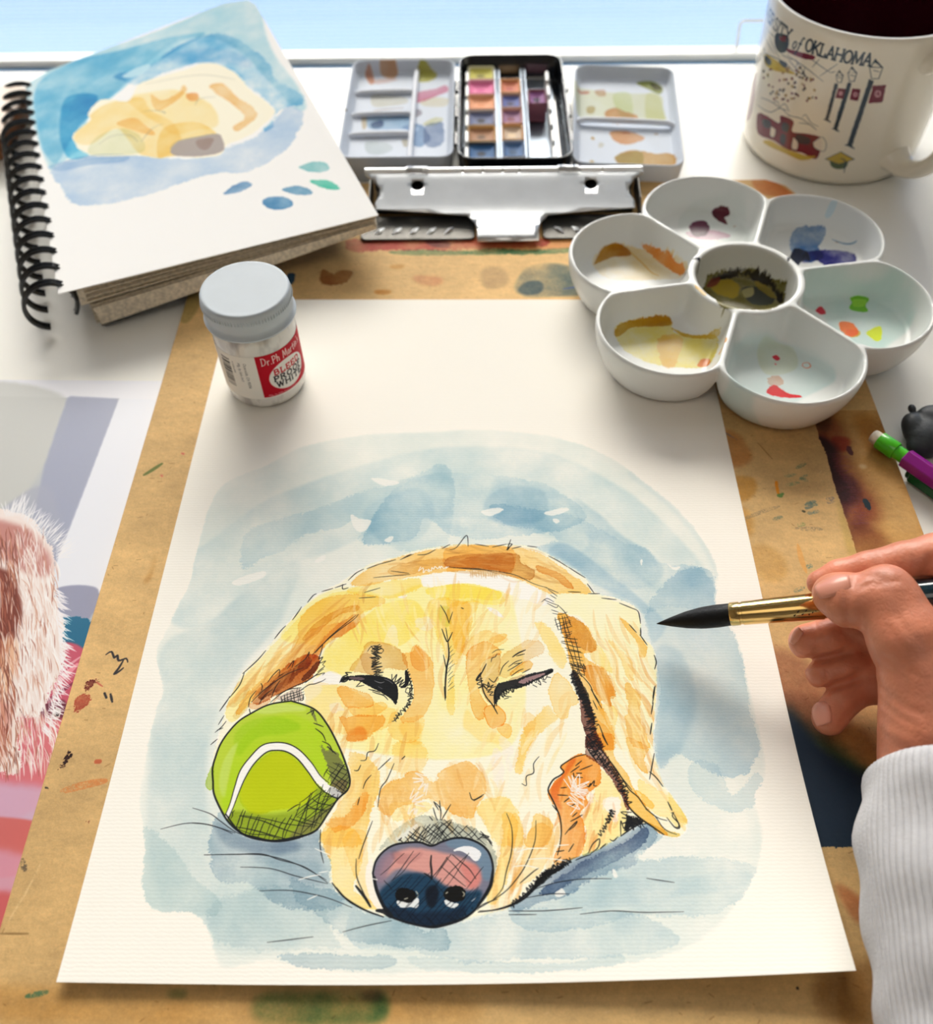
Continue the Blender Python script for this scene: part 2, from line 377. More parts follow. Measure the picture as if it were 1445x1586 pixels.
    def flicks(s, P0, P1, n, vec, w=1.3, jit=.3, col=(22, 24, 28), a=.9):
        P0 = np.asarray(P0, float); P1 = np.asarray(P1, float); vec = np.asarray(vec, float)
        for i in range(n):
            p = P0 + (P1 - P0) * (i + .5) / n + s.rng.normal(size=2) * .6
            v = vec * s.rng.uniform(1 - jit, 1 + jit) + s.rng.normal(size=2) * np.hypot(*vec) * .15
            s.stroke([p, p + v * .5 + s.rng.normal(size=2) * .5, p + v], w, col, a, taper=.8)
    _fur = 0
    def fur(s, P, n, L, ang, cols, w=4, a=.3):     # dilute brush strokes that follow the coat
        P = np.asarray(P, float); lo, hi = P.min(0), P.max(0); k = 0; tries = 0
        while k < n and tries < n * 8:
            tries += 1; x, y = s.rng.uniform(lo, hi); c = False
            for (ax, ay), (bx, by) in zip(P, np.roll(P, -1, 0)):
                if (ay > y) != (by > y) and x < ax + (y - ay) * (bx - ax) / (by - ay): c = not c
            if not c: continue
            k += 1; t = math.radians(ang(x, y) if callable(ang) else ang) + s.rng.normal() * .16; l = L * s.rng.uniform(.6, 1.4); d = np.array([math.cos(t), math.sin(t)]); q = np.array([-d[1], d[0]]) * l * s.rng.normal() * .08
            s.stroke([(x, y), tuple(np.array([x, y]) + d * l * .5 + q), tuple(np.array([x, y]) + d * l)], w * s.rng.uniform(.6, 1.5), cols[s.rng.integers(len(cols))], a * s.rng.uniform(.5, 1.2), taper=.85)
def T_(ox, oy, sc):
    return lambda *a: [(ox + a[i] * sc, oy + a[i + 1] * sc) for i in range(0, len(a), 2)]

# ---------------------------------------------------------------- lettering: slab capitals and a hand lettered script drawn as strokes, small print from font outlines
GL = {'A': (.75, [(0,0,.37,1,.75,0),(.14,.36,.61,.36)], [(-.06,0,.14,0),(.61,0,.81,0)]), 'B': (.62, [(0,0,0,1,.35,1,.5,.9,.5,.65,.35,.53,0,.53),(.35,.53,.58,.42,.6,.15,.42,0,0,0)], [(-.1,0,.1,0),(-.1,1,.1,1)]), 'D': (.7, [(0,0,0,1,.35,1,.62,.8,.7,.5,.62,.2,.35,0,0,0)], [(-.1,0,.1,0),(-.1,1,.1,1)]),
 'E': (.56, [(.56,.22,.56,0,0,0,0,1,.54,1,.54,.8),(0,.52,.36,.52)], [(-.1,0,.1,0),(-.1,1,.1,1)]), 'F': (.54, [(0,0,0,1,.54,1,.54,.78),(0,.52,.36,.52)], [(-.1,0,.14,0),(-.1,1,.1,1)]), 'H': (.72, [(0,0,0,1),(.72,0,.72,1),(0,.52,.72,.52)], [(-.1,0,.12,0),(-.1,1,.12,1),(.6,0,.82,0),(.6,1,.82,1)]),
 'I': (.12, [(.06,0,.06,1)], [(-.06,0,.18,0),(-.06,1,.18,1)]), 'K': (.7, [(0,0,0,1),(.62,1,.05,.42),(.2,.58,.7,0)], [(-.1,0,.12,0),(-.1,1,.12,1),(.58,0,.8,0),(.5,1,.74,1)]), 'L': (.56, [(0,1,0,0,.56,0,.56,.24)], [(-.1,0,.1,0),(-.12,1,.14,1)]), 'M': (.9, [(0,0,.06,1,.45,.12,.84,1,.9,0)], [(-.1,0,.1,0),(.8,0,1,0),(-.06,1,.1,1),(.8,1,.96,1)]),
 'N': (.74, [(0,0,0,1,.74,0,.74,1)], [(-.1,0,.12,0),(.62,1,.86,1)]), 'O': (.8, [(.4,1,.12,.85,0,.5,.12,.15,.4,0,.68,.15,.8,.5,.68,.85,.4,1)], []), 'P': (.6, [(0,0,0,1,.38,1,.58,.88,.58,.6,.38,.46,0,.46)], [(-.1,0,.14,0),(-.1,1,.1,1)]), 'R': (.66, [(0,0,0,1,.36,1,.56,.88,.56,.64,.36,.52,0,.52),(.3,.52,.66,0)], [(-.1,0,.12,0),(-.1,1,.1,1),(.58,0,.76,0)]),
 'S': (.52, [(.5,.82,.4,.97,.2,1,.05,.88,.06,.68,.26,.54,.46,.42,.52,.22,.4,.04,.2,0,.04,.08,0,.22)], []), 'T': (.66, [(.33,0,.33,1),(0,.78,0,1,.66,1,.66,.78)], [(.2,0,.46,0)]), 'U': (.72, [(0,1,0,.3,.12,.05,.36,0,.6,.05,.72,.3,.72,1)], [(-.1,1,.12,1),(.6,1,.84,1)]), 'V': (.72, [(0,1,.36,0,.72,1)], [(-.1,1,.12,1),(.6,1,.82,1)]), 'W': (1.0, [(0,1,.25,0,.5,.95,.75,0,1,1)], [(-.1,1,.12,1),(.88,1,1.1,1),(.4,1,.6,1)]), 'Y': (.7, [(0,1,.35,.48,.7,1),(.35,.48,.35,0)], [(-.1,1,.12,1),(.58,1,.8,1),(.23,0,.47,0)]),
 'o': (.42, [(.2,.5,.05,.42,0,.25,.06,.06,.2,0,.34,.06,.42,.25,.36,.44,.2,.5)], []), 'f': (.4, [(-.06,-.25,.06,-.22,.14,0,.24,.75,.34,.95,.46,.92),(.04,.5,.36,.5)], []),
 'd1': (.66, [(.02,0,.06,1),(-.04,1,.3,.98,.58,.75,.6,.4,.4,.1,-.04,0)], []), 'r': (.34, [(.04,.55,.06,0),(.05,.4,.16,.55,.34,.54)], []), '.': (.1, [(.03,.03,.07,.03)], []), 'p1': (.5, [(.06,0,.04,1),(-.02,.95,.3,1,.5,.8,.4,.55,.06,.48)], []), 'h': (.4, [(.04,1.02,.02,0),(.03,.38,.2,.56,.36,.45,.38,0)], []),
 'm1': (.8, [(0,-.02,.1,1,.4,.2,.66,1.02,.8,0)], []), 'a': (.4, [(.36,.52,.14,.55,0,.3,.1,.02,.3,.1,.36,.5,.4,0)], []), 't': (.34, [(.16,.9,.14,.1,.3,.02),(-.02,.6,.34,.62)], []), 'i': (.12, [(.06,.55,.06,0),(.05,.75,.08,.78)], []), 'n': (.4, [(.02,.55,.03,0),(.04,.4,.2,.55,.36,.45,.38,0)], []), "'": (.1, [(.06,1,.02,.82)], []), 's': (.32, [(.3,.5,.12,.55,.03,.42,.2,.28,.3,.14,.18,0,0,.05)], []), ' ': (.3, [], [])}
def letter_width(tx, gap=.22): return sum(GL[k][0] + gap for k in tx) - gap
def letters(c, tx, pos, w, col, gap=.22, serif=True, jit=0, a=.95, smooth=('O', 'S', 'U', 'o', 'f', 's', 'a')):
    """pos(x, y) places a point of the line (unit = cap height) on the canvas"""
    x = 0; sv = (c.H, c.fn); c.H = c.fn = None
    for k in tx:
        wd, st, sf = GL[k]
        dy = c.rng.normal() * jit
        for q in st + (sf if serif else []): c.stroke([pos(x + q[i], q[i + 1] + dy) for i in range(0, len(q), 2)], w if q not in sf else w * .7, col, a, smooth=(k in smooth or k in ("a", "n", "h", "r", "d1", "p1")), taper=.05)
        x += wd + gap
    c.H, c.fn = sv
_ft = {}
def font_loops(tx):
    if tx not in _ft:
        cu = bpy.data.curves.new('lettering', 'FONT'); cu.body = tx; o = bpy.data.objects.new('lettering', cu); me = o.to_mesh()
        P = np.array([v.co[:2] for v in me.vertices]); _ft[tx] = [P[list(p.vertices)] for p in me.polygons]; o.to_mesh_clear(); bpy.data.objects.remove(o); bpy.data.curves.remove(cu)
    return _ft[tx]
def small_print(c, tx, pos, col, a=.9):
    L = [np.array([pos(*q) for q in l]) for l in font_loops(tx)]
    b = c.box(np.concatenate(L), 3); K = 3
    m = c.fill([(l - b[:2]) * K for l in L], 0, 0, (b[2] - b[0]) * K, (b[3] - b[1]) * K)
    m = m.reshape(b[3] - b[1], K, b[2] - b[0], K).mean((1, 3)); v = c.img[b[1]:b[3], b[0]:b[2]]; m = (m * a)[..., None]; v *= 1 - m; v += m * (np.array(col, np.float32) / 255)
# ---------------------------------------------------------------- the watercolour of the sleeping dog, traced in the sketch's own plane
SHEET_QUAD = [(357.7, 464.5), (1080.5, 464.5), (1326, 1503), (87, 1521)]
def paint_dog():
    W, Hh = 1560, 2080
    c = Canvas(W, Hh, (252, 248, 238), homog(SHEET_QUAD, [(0, 0), (W, 0), (W, Hh), (0, Hh)]), 11)
    A = T_(480, 960, .15225); B = T_(690, 900, .15225); C = T_(340, 880, .15225); D = T_(570, 1230, .15225); E = T_(840, 1130, .16609)
    F = T_(500, 1060, .17993); G = T_(850, 880, .17025); R = T_(700, 1040, .16393); J = T_(300, 780, .346); K = T_(700, 780, .346)
    L = T_(300, 1050, .2768); M = T_(800, 1000, .2837); N = T_(180, 640, .35986); O = T_(600, 620, .44983); Q = T_(0, 1250, .4844); I = T_(0, 0, 1)
    W_, G_ = c.wash, c.gouache
    head = I(345,1120,352,1091,357,1078,380,1036,414,1001,438,974,466,943,494,918,528,901,549,887,577,870,611,861,646,849,688,842,729,838,760,840,793,840,831,842,859,855,887,873,914,891,928,912,963,922,994,936,1001,960,1002,979,1018,994,1025,1015,1027,1057,1025,1091,1022,1147,1027,1170,1037,1204,1055,1230,1075,1264,1064,1288,1035,1284,1010,1266,982,1279,959,1295,928,1312,894,1323,857,1345,837,1368,803,1393,770,1403,690,1420,613,1410,577,1401,544,1382,521,1360,519,1327,503,1299,502,1277,494,1275,427,1292,347,1250,330,1190,336,1150)
    # background washes
    bgout = I(222,1180,232,1120,250,1060,238,1010,262,960,290,900,302,850,318,800,345,750,410,720,470,690,560,672,650,668,740,664,850,672,940,700,1010,748,1060,790,1095,830,1120,880,1118,930,1140,960,1158,1000,1170,1060,1180,1100,1192,1150,1196,1190,1180,1230,1190,1280,1185,1330,1160,1380,1120,1430,1060,1465,1000,1480,900,1492,800,1496,700,1490,600,1498,500,1490,420,1480,350,1490,330,1440,300,1408,240,1405,222,1370,225,1300,215,1240)
    c.setclip(bgout, [head], 4)
    W_ = lambda P, col, a=1., **k: c.wash(P, (col[0], min(255, col[1] + 4), min(255, col[2] + 9)), a * .66, **k)
    W_(bgout, (222,233,232), .9, soft=10, edge=0, tex=.5)
    W_(I(250,1010,330,960,420,880,470,870,440,950,390,1010,340,1080,320,1180,340,1300,420,1320,520,1330,540,1400,460,1460,350,1470,250,1390,228,1260), (205,220,224), .9, soft=14, edge=0, tex=.6)
    W_(I(260,880,330,830,420,770,560,720,700,690,860,700,980,760,1060,830,1110,900,1040,920,960,860,860,830,740,800,620,810,520,850,420,880,330,960,262,960), (214,228,232), .8, soft=10, edge=0, tex=.7)
    W_(N(560,520,620,480,900,400,1050,340,1250,280,1445,230,1445,560,1300,590,1180,560,1060,540,1090,480,1040,440,960,480,860,500,780,540,700,590,640,600,600,640,540,650), (205,223,230), .85, rag=8, edge=.25, tex=.6)
    W_(I(566,835,600,770,640,740,700,728,790,735,860,752,912,790,900,810,866,820,800,826,740,830,700,822,664,800,650,828,610,838), (178,207,222), .75, rag=6, edge=.3, tex=.8)
    W_(I(760,770,800,750,850,760,850,800,800,808,765,800), (178,204,220), .55, soft=8, edge=0)
    W_(I(566,790,620,760,660,755,680,790,655,830,600,838), (175,205,222), .45, soft=8, edge=0)
    W_(K(200,0,420,20,600,60,760,150,900,200,960,260,1100,260,1180,320,1210,400,1180,450,1000,440,880,470,820,430,700,400,640,330,540,260,450,210,390,190,500,150,420,110,250,80), (190,213,226), .8, rag=7, edge=.3, tex=.8)
    W_(I(880,760,930,790,975,830,1010,850,1035,880,1010,905,960,900,900,872,870,850,920,840), (172,202,219), .5, soft=9, edge=.1, tex=.9)
    W_(I(858,850,890,868,930,900,990,930,1010,960,1020,990,1040,960,1000,920,960,890,920,860,880,838), (165,198,220), .65, soft=7, edge=0)
    W_(I(1010,940,1060,880,1110,880,1118,930,1150,985,1165,1060,1175,1110,1185,1160,1150,1200,1100,1180,1060,1160,1032,1185,1026,1120,1030,1060,1022,1000), (186,208,222), .85, rag=6, edge=.35, tex=.5)
    W_(I(1022,1000,1060,1000,1090,1080,1070,1150,1040,1175,1028,1190,1024,1150,1028,1080), (160,192,212), .6, soft=12, edge=0)
    W_(I(1082,1178,1100,1172,1125,1180,1135,1215,1150,1225,1180,1190,1195,1205,1182,1240,1140,1250,1100,1230,1080,1205), (190,212,222), .7, rag=5, edge=.4)
    W_(I(1050,720,1110,800,1130,860,1125,900,1090,840,1040,780,980,730), (214,228,234), .5, soft=10, edge=0)
    W_(M(0,1385,130,1290,200,1210,330,1140,560,1040,740,940,830,990,770,1060,690,1120,720,1150,1000,1130,1320,1180,1330,1290,1200,1400,1000,1450,700,1440,400,1500,100,1500), (196,214,222), .85, rag=6, edge=.3, tex=.6)
    W_(M(0,1385,130,1290,200,1210,330,1140,560,1040,740,940,800,990,770,1060,690,1100,690,1160,560,1200,420,1260,300,1330,150,1360,60,1420), (128,152,178), .95, rag=5, edge=.3, tex=.6)
    W_(M(130,1300,260,1200,420,1110,600,1040,740,950,760,1000,600,1090,450,1160,300,1240), (140,140,165), .55, soft=8, edge=0)
    W_(M(300,1330,500,1250,700,1240,1000,1230,1290,1210,1280,1290,900,1350,500,1400,300,1400), (188,210,220), .6, soft=8, edge=.1, tex=.8)
    W_(L(100,880,140,760,190,740,290,860,460,890,640,860,730,820,790,1010,800,1120,880,1200,780,1260,560,1250,420,1180,300,1120,180,1110,110,1010), (150,174,192), .95, rag=6, edge=.25, tex=.45)
    W_(L(240,880,460,890,730,830,760,1050,800,1130,620,1130,480,1060,330,960), (150,168,188), .6, soft=12, edge=0)
    W_(L(560,1100,700,1130,880,1210,1010,1290,1140,1310,1300,1370,1445,1380,1445,1470,1100,1440,900,1420,740,1300,620,1230), (158,184,198), .85, rag=7, edge=.35, tex=.5)
    W_(Q(690,300,820,250,960,240,1060,300,1100,400,1180,430,1000,440,800,440,690,400), (196,212,216), .7, rag=8, edge=.2, tex=.6)
    W_(Q(900,455,1000,450,1270,455,1275,490,1180,500,1000,495), (168,190,202), .75, rag=4, edge=.35)
    W_(I(560,1400,700,1424,800,1400,880,1400,1000,1410,1060,1450,960,1470,820,1470,740,1480,640,1462,560,1450), (180,202,214), .7, rag=6, edge=.3, tex=.7)
    W_(I(640,1470,760,1478,880,1484,970,1470,960,1486,840,1498,700,1496), (196,214,220), .6, rag=5, edge=.3)
    W_(Q(450,60,520,90,640,230,720,300,680,330,520,330,450,260,430,120), (208,222,222), .7, rag=7, edge=.25)
    c.wash(M(150,1330,260,1240,420,1140,600,1060,740,955,770,1000,700,1080,560,1150,420,1220,260,1300), (90,112,150), .75, rag=4, edge=.3, tex=.6); c.wash(L(130,780,290,860,460,890,560,880,640,920,480,960,260,940,160,880), (140,160,185), .6, soft=9, edge=0)
    for pts in (N(860,630,880,610,912,600,905,625,870,635), N(1110,275,1150,275,1230,290,1190,305,1150,300), N(1165,540,1190,522,1210,522,1195,545), N(500,720,560,690,640,670,640,695,540,730), N(1020,430,1060,445,1110,455,1080,500,1040,490), K(470,60,490,55,505,70,485,78), K(865,240,875,235,875,265,868,262), K(985,255,1010,270,1045,270,1020,285), K(150,25,220,10,250,18,190,45), O(555,380,620,362,640,370,590,388), M(560,1190,575,1185,595,1230,570,1235), M(250,1320,290,1290,310,1320,270,1335)):
        G_(pts, (246,245,238), .85, rag=1)
    c.setclip(None)
    W_ = lambda P, col, a=1., **k: c.wash(P, (min(255, col[0] + 4), min(255, col[1] + 8), min(255, col[2] + 12)), a * (.92 if col[1] > 120 else 1), **k)
    # head base
    W_(head, (255,249,226), 1, rag=2, edge=.1, tex=.2)
    c.setclip(head, (), 1)
    W_(J(400,580,560,410,720,360,880,400,1000,360,1060,350,1200,345,1300,350,1445,400,1445,1060,600,1060,520,900,590,820,560,740,600,640,560,620), (255,240,172), .85, soft=5, edge=.1, tex=.45)
    W_(J(150,880,250,740,400,580,560,430,700,380,860,420,700,520,580,640,440,720,280,860,180,960), (254,236,165), .85, rag=3, edge=.2)
    W_(J(480,520,560,430,700,395,840,405,870,430,760,480,640,560,560,640,400,740,280,850,230,910,190,930,260,820,400,700,480,600), (246,196,112), .85, rag=3, edge=.3, tex=.4)
    W_(C(860,690,960,560,1150,430,1300,370,1445,345,1445,400,1300,430,1150,520,1010,640,900,700), (226,165,70), .8, rag=2, edge=.5, tex=.4)
    W_(C(960,850,1120,640,1260,520,1445,430,1445,540,1340,620,1250,680,1150,690,1080,790,1000,880), (228,150,70), .75, rag=3, edge=.3)
    W_(C(340,1310,400,1200,520,1100,700,960,900,850,1040,860,1050,920,980,1050,900,1120,760,1190,560,1280,440,1350,350,1350), (190,100,35), .95, rag=3, edge=.3, tex=.4)
    W_(C(420,1250,560,1120,720,1010,900,900,960,890,940,960,800,1060,700,1170,560,1240,440,1300), (120,62,22), .85, rag=3, edge=.2, tex=.6)
    W_(C(860,1090,960,980,1040,910,1050,940,980,1050,880,1120), (105,55,20), .8, rag=2)
    W_(C(310,1340,420,1330,540,1290,500,1350,400,1400,330,1390), (225,140,60), .8, rag=2)
    for pts in (C(110,1370,230,1230,330,1180,300,1260,180,1370), C(150,1480,230,1370,330,1310,280,1420,190,1490), C(330,1090,480,960,640,830,720,760,600,900,440,1010)):
        W_(pts, (216,180,130), .55, rag=3, edge=.1)
    W_(C(600,1290,760,1200,850,1190,880,1250,870,1310,720,1320), (190,160,160), .7, rag=2)
    # crown band
    W_(J(715,345,800,280,900,240,1000,210,1120,190,1250,175,1445,185,1445,290,1300,290,1180,290,1050,310,900,330,780,355), (248,204,125), .95, rag=3, edge=.3)
    W_(K(0,185,150,175,290,185,380,200,460,235,540,290,610,340,650,385,560,390,450,385,360,340,280,310,150,275,0,290), (248,206,125), .95, rag=3, edge=.3)
    W_(J(880,290,960,255,1100,235,1200,240,1330,215,1445,215,1445,300,1380,285,1300,290,1180,275,1060,290,940,310), (220,170,95), .75, rag=2, edge=.55, tex=.5)
    W_(K(0,235,80,220,170,215,310,215,330,250,390,285,385,325,330,322,250,305,150,280,0,270), (196,140,74), .95, rag=2, edge=.5, tex=.4)
    W_(K(400,262,460,280,520,310,570,360,540,365,480,320,410,290), (226,160,85), .7, rag=2, edge=.5)
    W_(J(700,375,850,340,1000,320,1050,330,1040,360,960,395,880,410,780,400), (254,224,120), .8, rag=4, edge=.1)
    W_(J(1060,370,1180,345,1290,355,1400,380,1380,420,1250,410,1120,420), (253,234,130), .8, rag=3, edge=.2)
    W_(K(0,340,130,345,220,370,260,420,200,440,100,430,0,450), (253,234,130), .8, rag=3, edge=.2)
    # white reserve below the crown
    G_(J(1040,320,1120,295,1260,300,1445,320,1445,375,1320,350,1200,340,1060,360), (252,249,242), .95, rag=3)
    G_(K(0,305,120,310,250,320,360,345,440,385,480,420,440,440,330,410,230,375,120,345,0,340), (252,249,242), .95, rag=3)
    for pts in (J(870,600,905,530,925,545,935,620,900,610), J(930,405,975,395,960,412), J(595,745,640,735,680,760,670,790,560,795,540,790), K(180,450,220,460,255,495,215,480)):
        G_(pts, (252,248,242), .95, rag=1)
    # left side of the face
    W_(J(600,640,700,560,800,480,860,440,1000,420,1060,500,1020,560,940,620,870,610,800,620,760,680,720,740,640,740,590,700), (253,232,140), .7, soft=4, edge=.15, tex=.7)
    W_(A(0,620,200,600,340,640,480,690,660,770,800,830,930,870,860,1000,720,1100,430,1120,250,1080,100,900,0,830), (252,218,140), .6, rag=4, edge=.2)
    W_(A(315,650,400,640,520,680,640,720,690,810,620,850,500,850,420,840,340,740), (242,172,78), .75, rag=2, edge=.5, tex=.4)
    W_(A(430,840,560,860,690,820,750,790,830,830,760,900,640,940,500,930), (250,206,130), .7, rag=2, edge=.5)
    W_(A(340,940,420,960,540,930,700,930,810,930,800,1010,700,1100,620,1160,430,1182,420,1080), (243,172,80), .8, rag=3, edge=.35)
    W_(A(440,1090,560,1040,620,1100,600,1182,420,1182), (240,150,50), .6, soft=4, edge=0)
    W_(A(980,310,1090,280,1110,215,1200,270,1290,360,1320,520,1310,700,1260,860,1180,960,1060,1000,960,980,1000,900,1080,780,1090,640,1040,480), (244,180,92), .8, rag=3, edge=.4)
    W_(A(1110,215,1200,260,1260,340,1250,460,1150,480,1080,420,1060,300), (240,165,75), .4, rag=2, edge=.5)
    W_(A(900,900,1020,960,1200,940,1180,1100,1120,1182,960,1182,850,1060), (250,208,125), .7, rag=4, edge=.2)
    W_(A(470,400,560,330,600,230,660,195,800,210,950,260,1030,360,1040,470,940,470,820,460,700,530,560,500,440,480), (222,172,112), .75, rag=3, edge=.35, tex=.4)
    W_(A(560,330,640,310,720,400,700,510,620,500,570,420), (210,160,110), .45, rag=2, edge=.4)
    W_(A(0,100,300,0,520,0,420,100,300,150,200,220,110,340,0,420), (242,178,92), .75, rag=3, edge=.2)
    G_(A(240,820,330,800,370,850,420,890,340,890,270,910), (250,236,225), .75, rag=3, tex=.5)
    G_(J(1010,510,1060,495,1100,520,1070,555,1020,540), (248,240,228), .6, rag=4, tex=.5)
    # bridge between the eyes
    W_(J(1070,440,1130,410,1230,420,1300,420,1250,520,1230,620,1190,700,1140,640,1100,540), (250,214,115), .8, rag=5, edge=.15, tex=.5)
    W_(B(120,190,280,190,320,330,300,460,240,620,210,690,150,640,120,500,90,400,60,320), (248,196,98), .75, rag=4, edge=.15)
    W_(J(1110,460,1160,450,1170,520,1140,530), (205,205,50), .55, soft=4, edge=0)
    W_(B(100,980,140,900,150,1100,140,1290,100,1310,60,1180), (250,220,140), .7, rag=3)
    W_(B(210,640,290,560,450,470,640,520,700,560,560,640,430,680,330,760,260,720), (246,188,98), .6, rag=3, edge=.25)
    # right eye
    W_(B(260,780,300,650,420,580,510,590,620,680,560,720,440,780,400,900,390,1000,430,1130,490,1210,440,1270,460,1340,380,1360,330,1240,290,1040,275,950), (243,172,78), .85, rag=2, edge=.5, tex=.35)
    W_(B(500,560,580,510,680,500,640,560,560,590), (248,190,90), .8, rag=2, edge=.2)
    W_(B(400,940,420,820,500,730,600,690,610,760,600,940,570,1000,560,1180,500,1180,420,1050), (222,172,122), .75, rag=2, edge=.3)
    W_(B(600,900,640,720,750,640,880,570,990,560,1055,600,1050,690,940,740,880,780,760,860,700,930), (230,180,110), .7, rag=3, edge=.4)
    W_(B(700,900,760,850,880,770,940,790,920,850,820,880,740,910), (240,175,70), .7, rag=2, edge=.3)
    W_(B(690,960,820,910,960,890,1080,870,1060,920,920,970,760,1020), (200,165,160), .8, rag=2)
    W_(B(445,1260,490,1215,590,1210,680,1310,660,1400,580,1440,520,1440,470,1370), (246,176,92), .85, rag=1, edge=.9, tex=.3)
    W_(R(480,490,560,440,620,480,620,540,590,580,540,560), (250,200,120), .8, rag=1, edge=.6)
    W_(R(190,300,280,400,360,340,420,490,560,570,520,640,420,620,330,620,230,540,150,470), (252,218,135), .6, soft=5, edge=.1)
    # right of the face
    W_(B(960,380,1060,400,1160,480,1230,600,1290,740,1260,840,1160,760,1080,620,1000,480), (252,220,128), .75, rag=4, edge=.15)
    W_(B(1110,1080,1180,890,1260,930,1330,1000,1420,1180,1330,1230,1310,1330,1240,1350,1190,1300), (249,210,125), .85, rag=2, edge=.45)
    W_(R(730,520,850,380,960,260,1010,320,1080,400,980,460,860,560,800,660,750,780,720,900,670,890,690,760), (250,214,130), .85, rag=4, edge=.15, tex=.5)
    W_(R(760,350,850,400,830,500,770,570,740,500), (250,210,130), .5, rag=3)
    G_(R(440,700,520,690,540,800,560,900,540,1000,580,1090,520,1080,450,970), (250,238,226), .7, rag=4, tex=.5)
    G_(R(500,580,560,580,640,700,600,760,640,850,600,890,550,740), (250,238,226), .6, rag=4, tex=.5)
    # muzzle
    W_(F(260,560,340,560,440,590,510,660,540,760,530,900,470,1030,430,1200,380,1334,30,1334,30,1230,120,1100,200,950,270,780), (248,206,112), .8, rag=4, edge=.3, tex=.5)
    W_(F(60,1150,140,1100,250,1080,330,960,420,880,440,960,380,1080,260,1190,150,1220), (243,168,70), .7, rag=4, edge=.2, tex=.5)
    W_(F(640,480,740,440,880,460,950,560,900,700,760,720,620,700,560,640,640,600), (250,208,115), .6, rag=5, edge=.2)
    W_(F(700,300,880,290,880,470,760,440), (249,208,120), .5, soft=4, edge=0)
    W_(F(520,1000,560,860,640,790,760,760,760,720,880,715,960,770,1000,800,1050,770,1060,710,1280,620,1390,690,1440,760,1445,900,1370,990,1340,1090,1180,1060,1060,980,950,930,880,960,700,1000,620,1080,540,1040), (245,180,80), .85, rag=3, edge=.35, tex=.45)
    W_(R(0,860,160,800,290,880,360,1060,310,1200,250,1300,120,1280,0,1300), (246,190,96), .28, rag=3, edge=.3, tex=.5)
    W_(F(640,980,900,960,1000,1010,880,1080,760,1110,650,1120), (252,226,140), .6, rag=3)
    W_(R(280,1250,400,1150,560,1120,640,1180,720,1360,740,1586,560,1586,480,1560,380,1380), (252,220,135), .8, rag=4, edge=.15)
    W_(R(600,1586,620,1330,660,1280,720,1360,740,1450,730,1586), (249,206,112), .6, rag=2, edge=.3)
    W_(R(750,1586,800,1440,850,1290,940,1300,1020,1370,1020,1440,960,1586), (248,202,110), .85, rag=2, edge=.35)
    W_(I(820,1320,830,1280,850,1265,868,1280,866,1310,845,1345,815,1362,800,1366), (248,202,110), .6, rag=2, edge=.3)
    W_(I(790,1250,812,1262,806,1300,800,1340,790,1370,776,1392,766,1380,780,1330,790,1290), (252,216,125), .8, rag=3)
    W_(I(504,1285,540,1270,566,1290,568,1330,556,1370,600,1395,560,1392,530,1365,520,1325), (253,220,130), .85, rag=3)
    W_(I(540,1290,572,1280,578,1330,590,1380,604,1398,570,1380,556,1340), (250,206,110), .6, rag=3)
    G_(I(575,1340,584,1320,590,1345,598,1380,604,1400,590,1395,578,1370), (253,246,232), .95, rag=1)
    # right ear
    W_(G(120,200,250,170,420,190,600,250,820,330,890,440,890,560,1000,680,1040,900,1040,1200,1020,1586,700,1586,660,1300,620,1200,500,700,350,420,230,390,120,330), (255,244,196), .6, soft=4, edge=.1)
    W_(G(130,380,230,400,370,470,460,600,490,680,460,730,360,740,440,820,560,880,640,1000,670,1130,620,1130,640,1220,540,1160,560,1240,640,1400,660,1586,520,1586,440,1400,350,1100,260,840,210,640), (244,184,80), .85, rag=3, edge=.3, tex=.4)
    W_(G(240,410,370,470,460,600,490,690,430,720,330,680,240,620,180,500), (196,126,40), .7, rag=3, edge=.45, tex=.6)
    W_(G(350,880,420,840,560,880,640,1000,670,1130,630,1150,600,1090,640,1220,580,1210,480,1090,400,960), (226,150,45), .75, rag=3, edge=.5, tex=.4)
    W_(G(490,660,560,740,640,900,600,910,500,830,430,770), (250,220,130), .7, rag=3, edge=.3)
    W_(G(700,420,790,480,880,590,950,680,940,750,890,780,850,640,760,520), (246,192,98), .85, rag=2, edge=.35)
    W_(G(590,620,680,670,760,760,820,830,820,980,760,920,700,760), (250,214,140), .7, rag=3, edge=.2)
    W_(G(760,1010,840,1060,900,1160,890,1290,960,1500,990,1586,860,1586,780,1480,760,1300,790,1280), (246,192,92), .85, rag=3, edge=.35)
    W_(G(500,1210,640,1200,690,1280,660,1420,670,1530,620,1440,560,1320), (250,220,140), .7, rag=2, edge=.4)
    W_(G(440,1250,520,1350,600,1420,660,1586,560,1586,460,1400), (246,196,95), .6, rag=2)
    W_(E(540,0,720,0,740,200,850,350,930,520,1060,700,1200,880,1240,950,1130,900,1000,800,880,680,760,400,620,150), (245,188,80), .85, rag=2, edge=.4)
    W_(E(850,30,960,60,1060,130,1010,220,1060,370,960,300,900,200), (243,180,70), .85, rag=2, edge=.5)
    W_(E(960,420,1080,480,1230,560,1340,660,1420,800,1330,860,1230,780,1100,720,1000,600), (252,226,145), .85, rag=3, edge=.3)
    W_(E(930,520,990,540,1110,640,1090,690,1010,640), (248,200,95), .7, rag=2, edge=.5)
    W_(E(1240,540,1340,600,1330,640,1420,790,1360,820,1280,700), (240,220,130), .7, rag=2, edge=.4)
    W_(E(1040,820,1200,880,1350,920,1340,950,1240,950,1100,880), (225,190,80), .7, rag=2, edge=.4)
